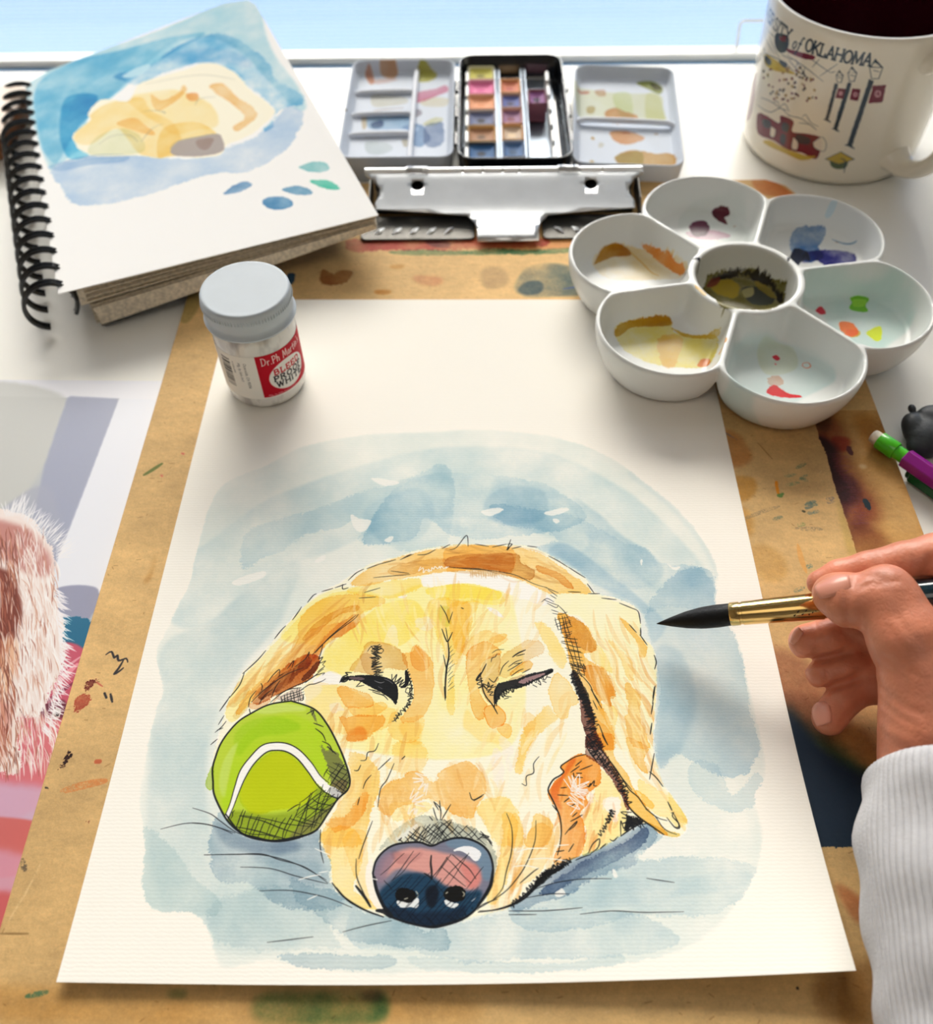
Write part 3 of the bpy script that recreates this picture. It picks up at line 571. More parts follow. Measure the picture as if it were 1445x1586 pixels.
    # paw
    W_(E(125,520,180,420,260,360,230,300,320,220,400,180,480,190,600,280,610,420,580,480,480,560,500,640,420,720,450,800,470,950,430,1100,300,1180,180,1180,240,960,230,800,180,660,120,560), (243,160,72), .95, rag=2, edge=.35, tex=.4)
    W_(E(140,500,190,430,260,360,300,260,360,210,380,240,260,420,220,560,250,700,210,680,150,580), (230,110,40), .7, soft=4, edge=0)
    W_(E(600,330,720,420,800,560,860,700,860,880,720,980,560,1080,450,1110,480,900,440,760,520,620,560,500), (253,228,150), .8, rag=3, edge=.2)
    G_(E(620,600,740,560,800,620,800,700,740,860,700,960,720,760,640,700), (253,248,238), .85, rag=4)
    W_ = c.wash
    # loose dilute strokes of the coat
    oc = [(238, 176, 84), (246, 196, 110), (228, 150, 62), (252, 214, 130)]; lt = [(255, 240, 196), (254, 246, 214), (250, 228, 160)]
    c.fur(I(470,1080,560,1060,660,1100,660,1240,560,1300,505,1290,520,1230), 70, 46, 105, oc, 9, .28); c.fur(I(560,1180,760,1170,790,1230,700,1260,600,1270), 60, 34, 70, oc, 9, .25)
    c.fur(I(620,930,780,930,790,1010,720,1060,640,1010), 60, 50, lambda x, y: 90 + (x - 700) * .5, oc + lt, 8, .25); c.fur(I(520,900,700,880,860,900,880,960,700,950,540,960), 60, 44, lambda x, y: 60 + (x - 520) * .16, lt + oc[:2], 9, .3)
    c.fur(I(790,1250,870,1240,900,1310,820,1390,770,1390), 50, 50, 100, oc, 9, .28); c.fur(I(760,1080,900,1060,880,1180,800,1240,760,1160), 50, 44, 112, lt + oc[1:2], 10, .3)
    c.fur(I(900,930,990,950,1020,1060,1020,1180,1060,1260,1000,1200,940,1080), 110, 56, lambda x, y: 66 if y < 1150 else 52, oc + lt, 8, .3); c.fur(I(440,990,560,900,600,880,520,980,420,1060,380,1080,370,1050), 90, 50, 132, oc + [(206, 130, 60)], 8, .3)
    c.fur(I(580,868,700,845,840,845,920,900,860,900,720,880), 60, 36, lambda x, y: 160 + (x - 580) * .13, [(214, 150, 72), (240, 186, 104), (196, 130, 60)], 7, .3); c.fur(I(880,1200,930,1180,980,1260,900,1310,880,1280), 50, 30, 100, [(236, 140, 60), (250, 200, 130), (226, 120, 40)], 7, .3)
    # dark inner edge of the ear
    W_(E(470,0,560,0,620,120,760,330,830,500,880,680,860,700,800,560,700,400,600,280,490,210,470,150), (120,70,62), .9, rag=2, edge=.2)
    W_(G(270,900,340,980,440,1200,480,1400,560,1586,400,1586,400,1480,350,1330,330,1100), (110,62,55), .92, rag=2, edge=.2)
    # nose
    nose = D(110,740,140,620,220,520,330,455,480,430,600,430,710,462,820,420,940,385,1060,385,1190,430,1280,500,1330,600,1345,720,1320,860,1240,1000,1160,1110,1050,1190,900,1240,740,1275,600,1265,400,1215,280,1160,200,1040,140,900)
    W_(D(170,520,320,330,480,210,640,160,800,200,1000,240,1150,290,1290,420,1380,580,1370,760,1300,940,1230,1040,1300,800,1320,600,1180,430,960,380,710,450,480,420,300,450), (172,180,182), .85, rag=3, edge=.2, tex=.5)
    G_(D(330,400,430,320,560,240,560,290,470,370,380,420), (244,244,240), .8, rag=3, tex=.5)
    c.setclip(None)
    G_(nose, (120,120,138), 1, rag=1)
    c.setclip(nose, (), 1)
    G_(D(180,760,260,560,500,480,700,500,950,560,1150,640,1230,760,1180,880,1060,900,860,880,760,780,640,760,500,720,360,700,240,800), (226,158,146), .9, soft=7)
    G_(D(120,780,180,600,280,520,340,580,260,760,220,860), (146,122,138), .8, soft=6)
    G_(D(860,420,1000,395,1180,440,1280,540,1330,680,1300,820,1220,740,1180,600,1080,500,900,470), (110,138,160), .85, soft=5)
    G_(D(1000,640,1120,640,1220,700,1200,860,1100,900,1060,780), (214,120,112), .55, soft=5)
    G_(D(160,960,330,800,460,730,640,740,760,800,860,860,960,880,1100,920,1240,900,1180,1110,1000,1220,740,1300,480,1260,300,1180), (24,58,84), .97, soft=6)
    G_(D(230,1100,400,1080,560,1130,700,1120,900,1120,1080,1060,1000,1230,740,1290,420,1240), (14,30,50), .8, soft=6)
    G_(D(660,900,760,860,790,960,740,1080,680,1060), (10,18,30), .9, soft=4)
    W_(D(300,520,480,560,620,520,560,600,380,640), (205,190,200), .5, soft=4, edge=0)
    G_(D(940,510,1020,475,1110,470,1200,510,1220,560,1170,620,1100,560,1020,510), (246,246,246), .95, rag=1)
    c.setclip(None)
    for pts, cc in ((D(340,960,370,900,450,885,530,915,560,960,540,1040,460,1075,380,1040), (12,12,12)), (D(835,940,880,880,960,862,1030,880,1070,940,1040,1010,960,1035,870,1010), (14,13,11))):
        G_(pts, cc, 1, rag=1)
    G_(D(360,1020,420,1030,500,1040,560,990,580,1000,575,1085,510,1075,400,1080), (240,242,240), .95, rag=1)
    G_(D(850,1005,900,1020,960,1040,1000,1035,980,1075,910,1085,860,1050), (240,242,240), .95, rag=1)
    G_(D(1080,1040,1140,1000,1195,950,1170,1000,1110,1035), (235,240,242), .9, rag=1)
    for q in (D(555,920,580,960,560,985), D(1030,920,1055,945,1040,970), D(865,940,880,930), D(440,1000,470,990)): c.stroke(q, 2.2, (220,215,190), .8)
    S = c.stroke
    S(nose + nose[:1], 4.6, a=.95, taper=.1)
    S(D(130,780,150,900,220,1060,320,1170), 7, a=.8); S(D(1345,700,1320,860,1240,1000,1190,1060), 8, a=.85)
    S(D(620,1270,740,1285,900,1250,1040,1200,1130,1130), 4)
    c.hatch(D(300,400,430,390,520,290,640,270,760,230,860,190,960,250,1080,270,1180,330,1300,380,1320,460,1180,420,1000,380,820,410,710,450,560,425,420,430), 40, 8.5, 2.0)
    c.hatch(D(330,390,470,380,520,300,640,280,760,230,860,190,960,250,1080,270,1180,330,1280,380,1180,410,1000,380,820,410,710,450,560,425,420,430), -42, 9, 1.8)
    c.hatch(D(500,330,700,250,860,260,840,400,710,440,520,410), -60, 7, 1.6)
    c.hatch(D(170,800,350,560,620,560,700,780,560,760,330,820), -45, 17, 1.5, skip=.25)
    c.hatch(D(700,720,880,560,1200,560,1230,760,1060,900,860,860), -50, 17, 1.7, skip=.15)
    c.hatch(D(880,560,1000,520,1230,740,1150,800,1060,860,820,740), 38, 20, 1.7, skip=.2)
    c.hatch(D(260,620,400,600,700,760,1000,900,1000,1000,500,900,240,880), 48, 24, 1.4, skip=.4)
    c.hatch(D(200,1000,360,800,700,780,1000,900,1200,900,1060,1180,740,1270,420,1230), -48, 9, 1.6, col=(8,14,24), a=.7)
    c.hatch(D(200,1000,330,1080,600,1150,1000,1150,1160,1040,1060,1190,740,1270,420,1220), 44, 10, 1.6, col=(8,14,24), a=.7)
    S(D(710,560,705,640,715,720,715,800), 4.5); S(D(640,740,690,770,715,800), 3); S(D(720,780,790,700,880,570), 2)
    for q in (D(725,80,750,160,770,205), D(735,20,800,90,800,200), D(905,45,860,120,810,205), D(690,170,720,205), D(790,10,800,110), D(730,20,780,100), D(1215,315,1280,380), D(1230,380,1300,370,1200,340), D(1290,400,1335,460)): S(q, 2.2)
    # eyes
    G_(A(345,590,380,545,480,530,620,525,760,535,870,570,930,630,940,720,930,800,915,815,860,750,760,690,640,630,560,590,450,575,390,580), (16,18,24), .96, rag=1)
    G_(A(430,550,520,545,600,560,560,570,460,565), (120,100,105), .8, rag=1)
    S(A(340,600,370,545,420,520,400,500,460,500), 3.2); S(A(350,590,390,590,420,575), 4)
    S(A(700,580,760,600,800,590), 1.6, (200,200,200), .7); S(A(800,560,850,580,890,610), 1.6, (150,150,160), .7); S(A(740,640,780,660), 1.5, (150,150,160), .6)
    for q in (A(640,665,700,680,740,690), A(680,690,740,710,800,720), A(740,710,800,730,840,770), A(520,640,590,625), A(560,590,510,640), A(680,670,760,700)): S(q, 2.2)
    c.scrib(A(710,230,740,300,700,360,720,430,740,520), 11, 3.2, 2.2); c.scrib(A(720,240,690,330,700,420,720,510), 8, 3, 1.9)
    S(A(625,285,660,240,720,230,790,270,770,300), 2); S(A(660,230,700,270,760,260), 2)
    G_(A(1020,470,1050,520,1060,580,1030,640,960,650,1010,600), (14,16,22), .95, rag=1)
    c.scrib(A(880,540,940,570,990,610,1010,640), 9, 3.6, 2.6); c.scrib(A(1030,470,1060,560,1080,660,1080,760,1040,830), 4, 4, 2.2)
    S(A(1020,480,1060,560,1085,650,1085,700), 2.4); c.scrib(A(1070,700,1060,800,1010,870,950,920,910,970), 5, 3.4, 2); S(A(885,985,920,970,960,900), 2.4)
    S(A(1040,640,1020,690,1060,700,1060,650,1020,660), 2)
    G_(B(560,1200,555,1080,580,1010,640,980,760,960,900,905,1060,870,1110,855,1150,850,1150,880,1080,920,960,980,820,1040,700,1060,620,1110,600,1160), (20,22,28), .9, rag=1)
    G_(B(800,980,900,930,1050,890,1080,900,960,960,860,1000), (190,150,150), .8, rag=1)
    c.scrib(B(640,1080,760,1040,900,990,1080,940), 5, 4, 1.8); c.scrib(B(600,1140,680,1080,760,1050), 7, 3, 2.2)
    S(B(560,1220,560,1100,590,1020), 4); S(B(580,1220,570,1130), 3); S(B(500,1160,550,1230,590,1300), 2.8)
    S(B(410,900,430,1020,460,1110,520,1190,560,1230), 3); S(B(370,960,420,890), 6); S(B(420,900,470,800), 3)
    c.scrib(B(400,950,430,1040,490,1000,540,1040), 7, 3.6, 2.4); c.scrib(B(480,1040,520,1100,550,1120), 6, 4, 2.2); c.scrib(B(520,970,580,960), 6, 4, 2.2)
    S(B(520,780,530,740,560,730,580,700), 2); S(B(530,690,580,660,650,655), 1.5); S(B(740,730,800,690,870,660), 3.6); S(B(780,720,860,700), 2.4)
    for q in (B(610,910,640,830,700,770), B(700,830,770,780,830,760), B(690,870,760,830,840,780), B(730,920,800,870,850,850), B(760,800,830,790), B(840,890,920,850), B(950,1010,990,1030), B(1000,990,1030,1010,1020,970), B(1050,970,1085,985), B(1090,930,1130,935), B(640,1120,730,1130), B(660,1150,700,1140)): S(q, 2.0)
    S(B(1085,900,1150,860), 6)
    # frown line
    S(J(1125,440,1150,480,1165,520), 2.2); S(J(1180,470,1165,515), 1.8); S(J(1132,545,1150,590,1160,600,1180,560), 3); S(J(1160,600,1165,660,1155,720,1150,790,1152,850), 4.2); S(J(1150,540,1160,600), 2); S(J(1140,660,1158,740), 2.4); S(J(1145,800,1150,860), 2.4)
    for k in range(12): S(J(1163, 640 + k * 16, 1175 + 8 * (k % 3), 620 + k * 16), 1.3, a=.7)
    S(J(1220,452,1228,455), 2.4)
    # head outline in broken pen strokes
    for q in (J(120,915,160,860,165,850), J(165,855,210,800,232,745), J(225,748,290,690,330,645), J(370,592,400,555,420,535), J(452,508,480,470,492,450), J(520,430,545,400,560,392), J(585,382,635,368), J(645,365,695,348), J(680,350,680,370,705,365), J(705,332,740,300,775,282), J(790,280,850,258), J(845,260,920,240), J(950,235,990,215), J(1020,218,1060,215,1100,195), J(1130,190,1165,172), J(1165,195,1195,185,1240,132,1248,180), J(1280,170,1340,180), J(1358,183,1420,170), J(1440,150,1425,195,1445,170),
              K(265,195,290,170,270,170), K(290,190,330,180), K(360,178,402,183), K(455,222,500,245,540,270), K(545,272,590,300,620,318), K(630,345,660,385), K(635,388,685,388), K(545,380,600,382), K(695,408,760,415), K(775,430,850,460), K(840,455,860,470,870,520), K(870,540,872,572), K(868,570,900,615), K(932,660,942,690,935,722), K(935,800,928,850), K(930,870,922,920), K(925,960,918,1010),
              G(785,480,850,550), M(775,400,768,455), M(792,195,778,290), M(790,560,765,700), M(765,660,800,690,838,740), M(865,825,888,870), M(895,885,930,960,905,965,860,910)): S(q, 2.6)
    for q in (J(100,1010,130,985,150,960), J(115,975,140,935), J(110,1000,135,990), J(80,1065,110,1040), J(755,410,830,405), J(780,385,850,365), J(820,320,900,312,985,305), J(900,290,980,300), J(940,240,1000,215), K(0,270,90,280,180,285,300,305,390,345,450,362), J(1180,275,1300,280,1380,300)): S(q, 2.0)
    for q in (K(440,360,500,385), K(455,370,495,400), K(465,395,490,410), K(425,425,450,410,480,425), K(435,415,470,430,500,440), K(450,430,490,450,500,440), K(470,460,500,470), K(475,475,510,480,540,470), K(500,440,530,470,545,500)): S(q, 1.8)
    # ear hatching
    c.hatch(G(110,420,230,420,250,560,210,590,120,500), -15, 9, 2); c.hatch(G(110,420,230,420,250,560,210,590,120,500), 80, 9, 2)
    c.hatch(G(170,590,300,610,350,760,350,880,250,830,200,700), 12, 9, 2); c.hatch(G(170,590,300,610,350,760,350,880,250,830,200,700), 75, 9.5, 2)
    c.hatch(G(250,830,370,840,380,940,330,930,270,880), 20, 8, 1.8); c.hatch(G(250,830,370,840,380,940,330,930,270,880), 70, 8, 1.8)
    G_(G(265,920,290,890,330,960,400,1080,440,1220,490,1370,420,1290,350,1150,300,1050), (20,18,20), .85, rag=3, tex=.3)
    c.scrib(G(280,920,330,1040,400,1180,440,1330,480,1500,540,1586), 9, 4, 2.4); c.scrib(G(290,960,360,1120,430,1280,470,1420), 12, 4, 2.2); c.scrib(G(400,1390,440,1480,470,1580), 9, 4, 2)
    S(G(350,930,430,1020,470,1110,540,1230), 2.2); S(G(440,1060,520,1180), 2); S(G(520,1380,560,1480,600,1560), 2.4); S(G(460,1160,500,1240), 2); S(G(360,850,390,880,370,830), 2)
    c.hatch(E(470,30,560,40,640,170,770,370,740,380,560,240,490,190), 60, 8, 2.2); c.hatch(E(520,100,620,150,770,370,700,330,560,240), -45, 8, 2.2); c.scrib(E(490,60,560,180,680,290,780,430,840,560), 9, 4, 2.4); c.scrib(E(780,420,830,540,880,640), 6, 4, 2.6)
    S(E(560,40,640,170,740,300,820,420,880,510,960,580,1040,690,1140,770,1230,800), 2.6); S(E(620,0,670,90), 2.4); S(E(830,600,900,700,1000,790,1130,880,1200,930), 4); S(E(730,300,800,390,900,510), 2); S(E(1030,690,1120,760,1180,850,1240,900,1320,930), 2)
    G_(E(850,690,870,760,940,760,1000,810,900,860,830,900,850,800), (16,16,18), .92, rag=3)
    c.scrib(E(860,720,850,800,880,860,980,820), 12, 4, 2.4)
    S(E(1030,830,980,830,900,870,800,940), 3.4); S(E(1270,730,1290,725,1280,760,1340,830,1330,865,1310,860), 2.4); S(E(1240,630,1270,700), 2)
    # paw ink
    S(E(470,180,380,200,320,230,240,285,240,310,265,340,230,375,170,410,130,470,120,520,150,580,190,660,230,760,245,880,235,1000,210,1110), 3.4)
    for q in (E(160,650,220,720), E(330,345,410,290), E(375,285,430,240), E(415,325,530,280), E(360,385,355,355), E(370,390,440,395), E(385,355,430,355), E(240,490,290,485), E(210,555,300,560), E(270,620,320,580), E(330,660,370,640), E(500,480,515,450), E(465,450,500,480,550,425,545,470,570,470), E(330,800,380,775,440,740), E(280,920,320,870,390,800,370,840,320,880), E(350,755,390,720), E(315,1080,360,1010), E(200,1080,270,1070), E(180,1180,240,1130), E(500,1090,540,1010,600,965,590,1040,520,1100), E(610,1055,660,1010), E(700,970,730,985,770,950), E(800,930,800,800,830,870,850,800), E(520,1110,450,1130,380,1160)): S(q, 2.4)
    c.scrib(E(710,690,690,780,660,840,600,930), (2,5), 3, 2.4); c.scrib(E(720,700,700,760,680,800), 6, 3, 3)
    for q, w in ((M(10,1385,130,1290,200,1215,330,1150), 5), (M(0,1380,100,1330,200,1200), 3.4), (M(200,1215,290,1180), 7), (M(60,1260,130,1200,160,1180), 2.4)): S(q, w)
    c.scrib(I(806,1391,836,1364,862,1340,896,1322), 6, 4, 3); c.scrib(I(842,1356,866,1338,890,1326), 7, 3.4, 3)
    G_(I(838,1366,850,1346,872,1334,892,1326,880,1338,858,1352), (14,16,18), .9, rag=3)
    # long contour lines of the muzzle
    for q in (L(735,820,735,920,755,1005), L(1060,690,1075,590,1110,540,1150,450), L(1030,770,980,900,955,980), L(940,980,945,1080,990,1180,1020,1245), L(945,680,955,640), L(975,590,990,550,1020,515), L(1060,485,1130,420), L(1195,425,1210,410), L(925,490,945,490,960,460), L(960,435,990,430,1000,390,1040,380,1060,340)): S(q, 2.2)
    for q, w in ((L(805,1115,860,1180,930,1230,1010,1270,1100,1300), 4), (L(940,1130,990,1190,1025,1245), 6), (L(1060,1265,1100,1270,1140,1300), 9), (L(830,1140,900,1215,1000,1265), 2.6)): S(q, w)
    for q in (T_(560,1130,.2768)(850,435,880,520,880,640,850,760,830,850,780,910), T_(560,1130,.2768)(1015,475,1010,590,960,720,900,810,830,880,700,960), T_(560,1130,.2768)(1030,120,1000,160,1000,210,960,230,960,280,935,270), T_(560,1130,.2768)(640,320,660,360,720,330), T_(560,1130,.2768)(665,365,710,340), T_(560,1130,.2768)(690,970,720,940,800,910), T_(560,1130,.2768)(700,975,780,970,880,940,940,900,1000,850), T_(560,1130,.2768)(800,970,900,930,980,880)): S(q, 2.2)
    S(I(752,1402,790,1396,820,1384,845,1362), 3)
    # whiskers, dark and white
    for q in (L(0,710,100,740,160,780,250,840,320,860), L(0,795,80,800,160,820,230,850), Q(515,62,600,42,670,45,760,70), Q(660,142,760,138,860,140,960,165,1060,215), L(70,970,250,965,400,960,500,990,650,1030,780,1115), L(280,1035,450,1040,600,1080,780,1120), L(390,1165,560,1160,700,1180,800,1205,920,1250), L(870,1385,1000,1350,1145,1320), L(440,1450,700,1415), M(0,1410,200,1410,400,1395), M(0,1430,150,1430), M(120,1300,250,1260,400,1240,560,1240), M(90,1340,220,1320,330,1320), M(390,1430,560,1415,740,1425,950,1425), M(750,1240,900,1265)): S(q, 1.9, a=.85)
    for q in (L(705,925,740,940,790,960), L(615,1100,680,1080,740,1070), L(665,1210,720,1185), L(730,1060,780,1050), T_(560,1130,.2768)(910,650,980,630,1080,630), T_(560,1130,.2768)(970,690,1080,685,1190,700), T_(560,1130,.2768)(890,730,960,725,1030,740), T_(560,1130,.2768)(1120,615,1200,610), T_(560,1130,.2768)(95,800,120,805)): S(q, 2.6, (250,248,240), .85)
    # white gouache scribbles
    c.scrib(F(900,720,870,780,910,830,960,850), 13, 4, 3, (250,240,228), .9); c.scrib(F(820,880,870,920,880,960,880,1000), 14, 4, 3, (250,240,228), .9); c.scrib(F(790,1030,850,1050,890,1070), 8, 4, 3, (250,240,228), .85)
    c.scrib(E(300,470,400,430,440,500,400,580,350,640,380,680), 16, 4, 2.6, (250,243,238), .9); c.scrib(E(430,520,480,600,550,560), 16, 4, 2.6, (250,235,225), .6); c.scrib(E(340,460,400,470,420,560), 18, 4, 2.4, (250,243,238), .8)
    c.scrib(J(1030,280,1060,290,1100,275,1160,275), (7,3), 4, 2.6, (252,248,240), .9)
    for k in range(26): S(J(1260 + k * 5 + c.rng.normal(), 285, 1262 + k * 5, 300 + c.rng.uniform(0, 18)), 2, (214,170,110), .7)
    for k in range(16): S(K(100 + k * 10 + c.rng.normal() * 3, 290, 104 + k * 10, 300 + c.rng.uniform(0, 22)), 2, (214,170,110), .6)
    # left ear ink
    for q in (C(310,1380,330,1290,390,1215), C(320,1400,330,1440), C(440,1140,455,1170,445,1210), C(510,1130,560,1060,630,1000,630,1060), C(620,1070,670,1040), C(715,990,780,910,760,980), C(790,970,900,890,940,820,930,880), C(340,1330,480,1200,700,1050,880,980), C(420,1350,480,1260,560,1200), C(550,1280,590,1180,640,1110), C(600,1260,760,1180,940,1100,1060,1010,1090,990), C(970,850,1080,740,1220,620,1400,490,1445,440), C(1000,830,1140,680,1280,560,1420,450), C(1060,770,1080,740,1060,830,1040,890,1080,870,1050,930,1110,910,1080,945,1100,960), C(1030,1020,1100,965), C(860,1200,940,1150,1000,1140,1080,1110,1110,1090), C(900,1130,1000,1060,1100,1030,1080,1050), C(540,1330,700,1210,860,1180), C(880,1250,880,1300,860,1310)): S(q, 2.2)
    c.hatch(C(640,1290,760,1210,850,1180,880,1260,860,1310,720,1320), 78, 7.5, 2); c.hatch(C(640,1290,760,1210,850,1180,880,1260,860,1310,720,1320), -20, 8, 2)
    # tennis ball
    ball = I(455,1080,491,1092,512,1115,530,1147,542,1175,549,1200,545,1216,530,1230,515,1252,494,1280,460,1290,427,1295,400,1290,380,1285,360,1270,347,1252,334,1225,332,1205,331,1185,336,1166,343,1148,355,1130,372,1112,391,1100,420,1086)
    G_(ball, (188,212,62), 1, rag=1)
    c.setclip(ball, (), 1)
    G_(L(200,560,240,370,380,230,560,180,700,240,760,330,830,450,760,520,680,460,560,350,440,340,320,420,260,560,200,740,160,650), (178,214,30), .9, soft=6, tex=.4)
    G_(L(240,300,330,220,480,200,620,250,520,290,380,310,300,380,260,420), (150,200,20), .7, soft=6, tex=.5)
    G_(L(150,560,180,430,260,330,230,440,200,560,180,660), (200,222,110), .7, soft=4)
    G_(L(330,160,460,120,600,130,650,160,520,170,400,180), (206,226,120), .7, soft=4)
    G_(L(270,640,330,500,440,400,540,400,640,480,710,570,680,640,600,700,470,720,350,740), (200,210,20), .9, soft=6)
    W_(L(270,640,330,500,440,400,540,400,640,480,710,570,690,660,600,690,470,710,350,740), (235,240,60), .6, rag=3, edge=.5)
    G_(L(180,760,230,720,400,740,560,720,680,660,740,560,840,640,760,740,640,850,460,890,300,850), (128,150,30), .75, soft=6, tex=.3)
    G_(L(600,820,740,720,830,660,760,780,700,830,560,870), (120,115,70), .7, soft=4)
    G_(L(660,160,690,150,720,230,760,330,830,400,880,480,900,540,860,640,800,600,780,500,750,420,720,330,780,400,740,300), (118,122,70), .9, rag=3)
    G_(L(800,560,880,540,880,600,840,650,800,620), (110,90,60), .6, soft=3)
    G_(L(188,752,215,680,240,590,270,500,320,430,390,360,460,340,540,345,610,380,680,450,730,520,780,570,850,610,840,650,780,620,720,570,660,500,600,430,540,392,480,383,420,395,350,460,300,540,265,620,235,700,205,765), (250,248,242), 1, rag=1)
    G_(L(790,580,850,610,840,650,790,625), (150,150,150), .5, soft=3)
    S(L(185,755,215,680,240,590,270,500,320,430,390,360,460,340,540,345,610,380,680,450,730,520,780,560), 2.8); S(L(205,765,235,700,265,620,300,540,350,460,420,395,480,383,540,392,600,430,660,500,720,580,780,625,850,650), 3)
    c.hatch(L(210,750,260,720,400,760,560,750,620,680,700,600,740,570,840,650,760,740,640,850,460,885,290,850), -75, 12, 2, wob=1.4)
    c.hatch(L(240,760,400,740,560,760,700,640,830,650,760,740,640,850,460,885,290,850), 12, 13, 2, wob=1.4)
    c.hatch(L(750,500,850,450,895,530,860,610,790,580), -60, 9, 1.8); c.hatch(L(760,480,850,450,895,530,860,640), 30, 9, 1.8)
    c.hatch(L(600,700,700,600,830,650,720,780,620,840), -40, 10, 1.8)
    for q in (L(650,180,690,160,680,185), L(690,230,720,240,745,250), L(700,260,740,290,760,330), L(740,330,780,350,800,390), L(770,360,820,400), L(545,720,590,690,615,680)): S(q, 2.4)
    c.setclip(None)
    S(ball + ball[:1], 4.2, taper=.1); S(L(190,740,290,850,460,887,600,870,720,820), 5)
    W_(L(75,560,100,490,115,480,110,600,80,590), (190,214,90), .8, rag=2, edge=.4)
    # soft grain of a cold press sheet, toned very lightly
    return c.img
# ---------------------------------------------------------------- drawing board with its spring clip
BX0, BX1, BY0, BY1 = -.1370, .1846, -.0600, .4080
def board_px():
    P = [at(300, 440), at(1180, 400), at(1350, 1400), at(100, 1400)]
    src = [(300, 440), (1180, 400), (1350, 1400), (100, 1400)]
    S = 5000
    return homog(src, [((p[0] - BX0) * S, (BY1 - p[1]) * S) for p in P]), int((BX1 - BX0) * S), int((BY1 - BY0) * S)
def paint_board():
    Hm, w, h = board_px(); c = Canvas(w, h, (212, 174, 116), Hm, 21); I = T_(0, 0, 1); Q = T_(0, 570, .46); P = T_(980, 780, .508); U = T_(1080, 620, .2526); Y = T_(540, 250, .3322); Z = T_(1280, 600, .1892); B = T_(0, 1250, .4844)
    n = NZ[1][np.arange(h)[:, None] % 1024, np.arange(w)[None] % 1024]; n2 = NZ[3][np.arange(h)[:, None] % 1024, np.arange(w)[None] % 1024]; n3 = NZ[0][(np.arange(h)[:, None] // 3) % 1024, (np.arange(w)[None] // 9) % 1024]
    c.img *= (1 + (n - .5) * .16 + (n2 - .5) * .10 + (n3 - .5) * .10)[..., None]
    W_, S = c.wash, c.stroke
    for k in range(1500):                # hardboard fibres and specks
        x, y = c.rng.uniform(0, w), c.rng.uniform(0, h); a = c.rng.uniform(0, 6.28); L = c.rng.uniform(2, 14); Hs, c.H = c.H, None
        S([(x, y), (x + L * math.cos(a), y + L * math.sin(a) * .5)], 1.3, (120, 80, 35) if c.rng.random() < .75 else (232, 200, 150), .5); c.H = Hs
    # masked edge: clean strip beside the sheet, stained margin beyond it
    margin = U(712,60,728,150,748,235,790,330,832,500,882,640,940,820,990,990,1500,1100,1500,60)
    c.setclip(margin, (), 1, False)
    W_(margin, (214,178,110), .6, soft=4, edge=0)
    W_(U(700,60,800,60,880,160,940,260,900,330,980,430,1040,520,1100,640,1120,740,1000,820,960,900,980,1000,900,1000,800,500,720,250), (178,110,95), .75, soft=26, edge=0, tex=.6)
    W_(U(690,200,790,230,850,290,870,400,960,490,1010,530,1000,640,940,640,930,720,880,760,780,500,700,300), (105,45,95), .95, soft=14, edge=0, tex=.5)
    W_(U(700,200,790,240,840,300,850,420,930,520,940,600,900,640,820,560,740,330), (105,50,90), .7, soft=8, edge=0, tex=.5)
    W_(U(690,60,800,60,830,140,780,200,700,190), (70,45,40), .8, soft=14, edge=0)
    W_(U(820,220,930,230,940,270,900,320,840,290), (225,100,70), .65, soft=6, edge=0)
    W_(U(900,720,1100,780,1180,860,1100,960,960,960,900,860), (150,95,55), .75, soft=20, edge=0)
    W_(U(950,100,1100,100,1200,320,1100,360,1000,220), (214,176,70), .7, soft=18, edge=0)
    for k in range(40): S(U(800 + k * 3.4, 330 + k * 11, 880 + k * 4.4 + c.rng.uniform(0, 60), 326 + k * 11 + c.rng.normal() * 4), 3, (120, 60, 90), .45, taper=.9, dry=.45)
    c.setclip(None)
    W_(U(850,560,900,680,950,820,985,960,930,960,890,800), (190,195,110), .5, soft=8, edge=0)
    c.gouache(U(915,280,940,285,955,330,940,335,920,310), (70,25,30), .9); c.gouache(U(1015,605,1045,610,1070,660,1050,675,1020,640), (18,42,52), .95)
    c.gouache(U(990,395,1035,395,1040,415,1000,420), (225,205,170), .5, soft=5)
    W_(U(140,190,250,200,330,320,320,380,220,410,160,330), (225,165,110), .6, soft=10, edge=0); W_(U(210,480,340,480,350,560,280,620,230,580), (220,180,70), .7, soft=8, edge=0); W_(U(240,660,320,680,340,800,280,840), (220,185,80), .6, soft=10, edge=0); W_(U(330,900,480,920,560,1060,460,1120,360,1060), (215,180,80), .45, soft=13, edge=0)
    c.gouache(U(475,510,490,495,505,560,505,580,490,575), (222,138,28), .95); c.gouache(U(490,580,530,565,520,595,500,595), (90,130,60), .9)
    for q, cc in ((U(540,465,600,455), (120,140,100)), (U(550,520,620,505), (120,145,100)), (U(610,415,660,390), (100,120,85)), (U(630,490,670,460), (100,130,100)), (U(640,480,665,490), (110,130,95)), (U(665,640,720,620), (80,115,110)), (U(670,660,700,650), (80,110,110)), (U(675,695,740,680), (80,115,110)), (U(470,730,515,715), (105,120,95)), (U(800,605,830,600), (120,110,110)), (U(805,625,825,620), (120,110,110)), (U(625,765,650,760), (110,140,80)), (U(680,1020,695,1015), (80,120,110)), (U(600,1170,650,1150), (100,125,105)), (U(680,630,730,640), (90,120,110))): S(q, 9, cc, .7, dry=.45)
    S(U(610,785,760,790), 11, (125,110,85), .6, dry=.45); S(U(270,735,380,690,500,650), 9, (125,112,85), .55, dry=.45); S(U(120,170,240,240), 5, (110,100,110), .6, dry=.4); S(U(370,260,460,360), 3, (150,110,60), .6); S(U(615,880,640,980,670,1060), 11, (224,160,80), .7, taper=.9); S(U(650,680,655,682), 6, (60,60,40), .8)
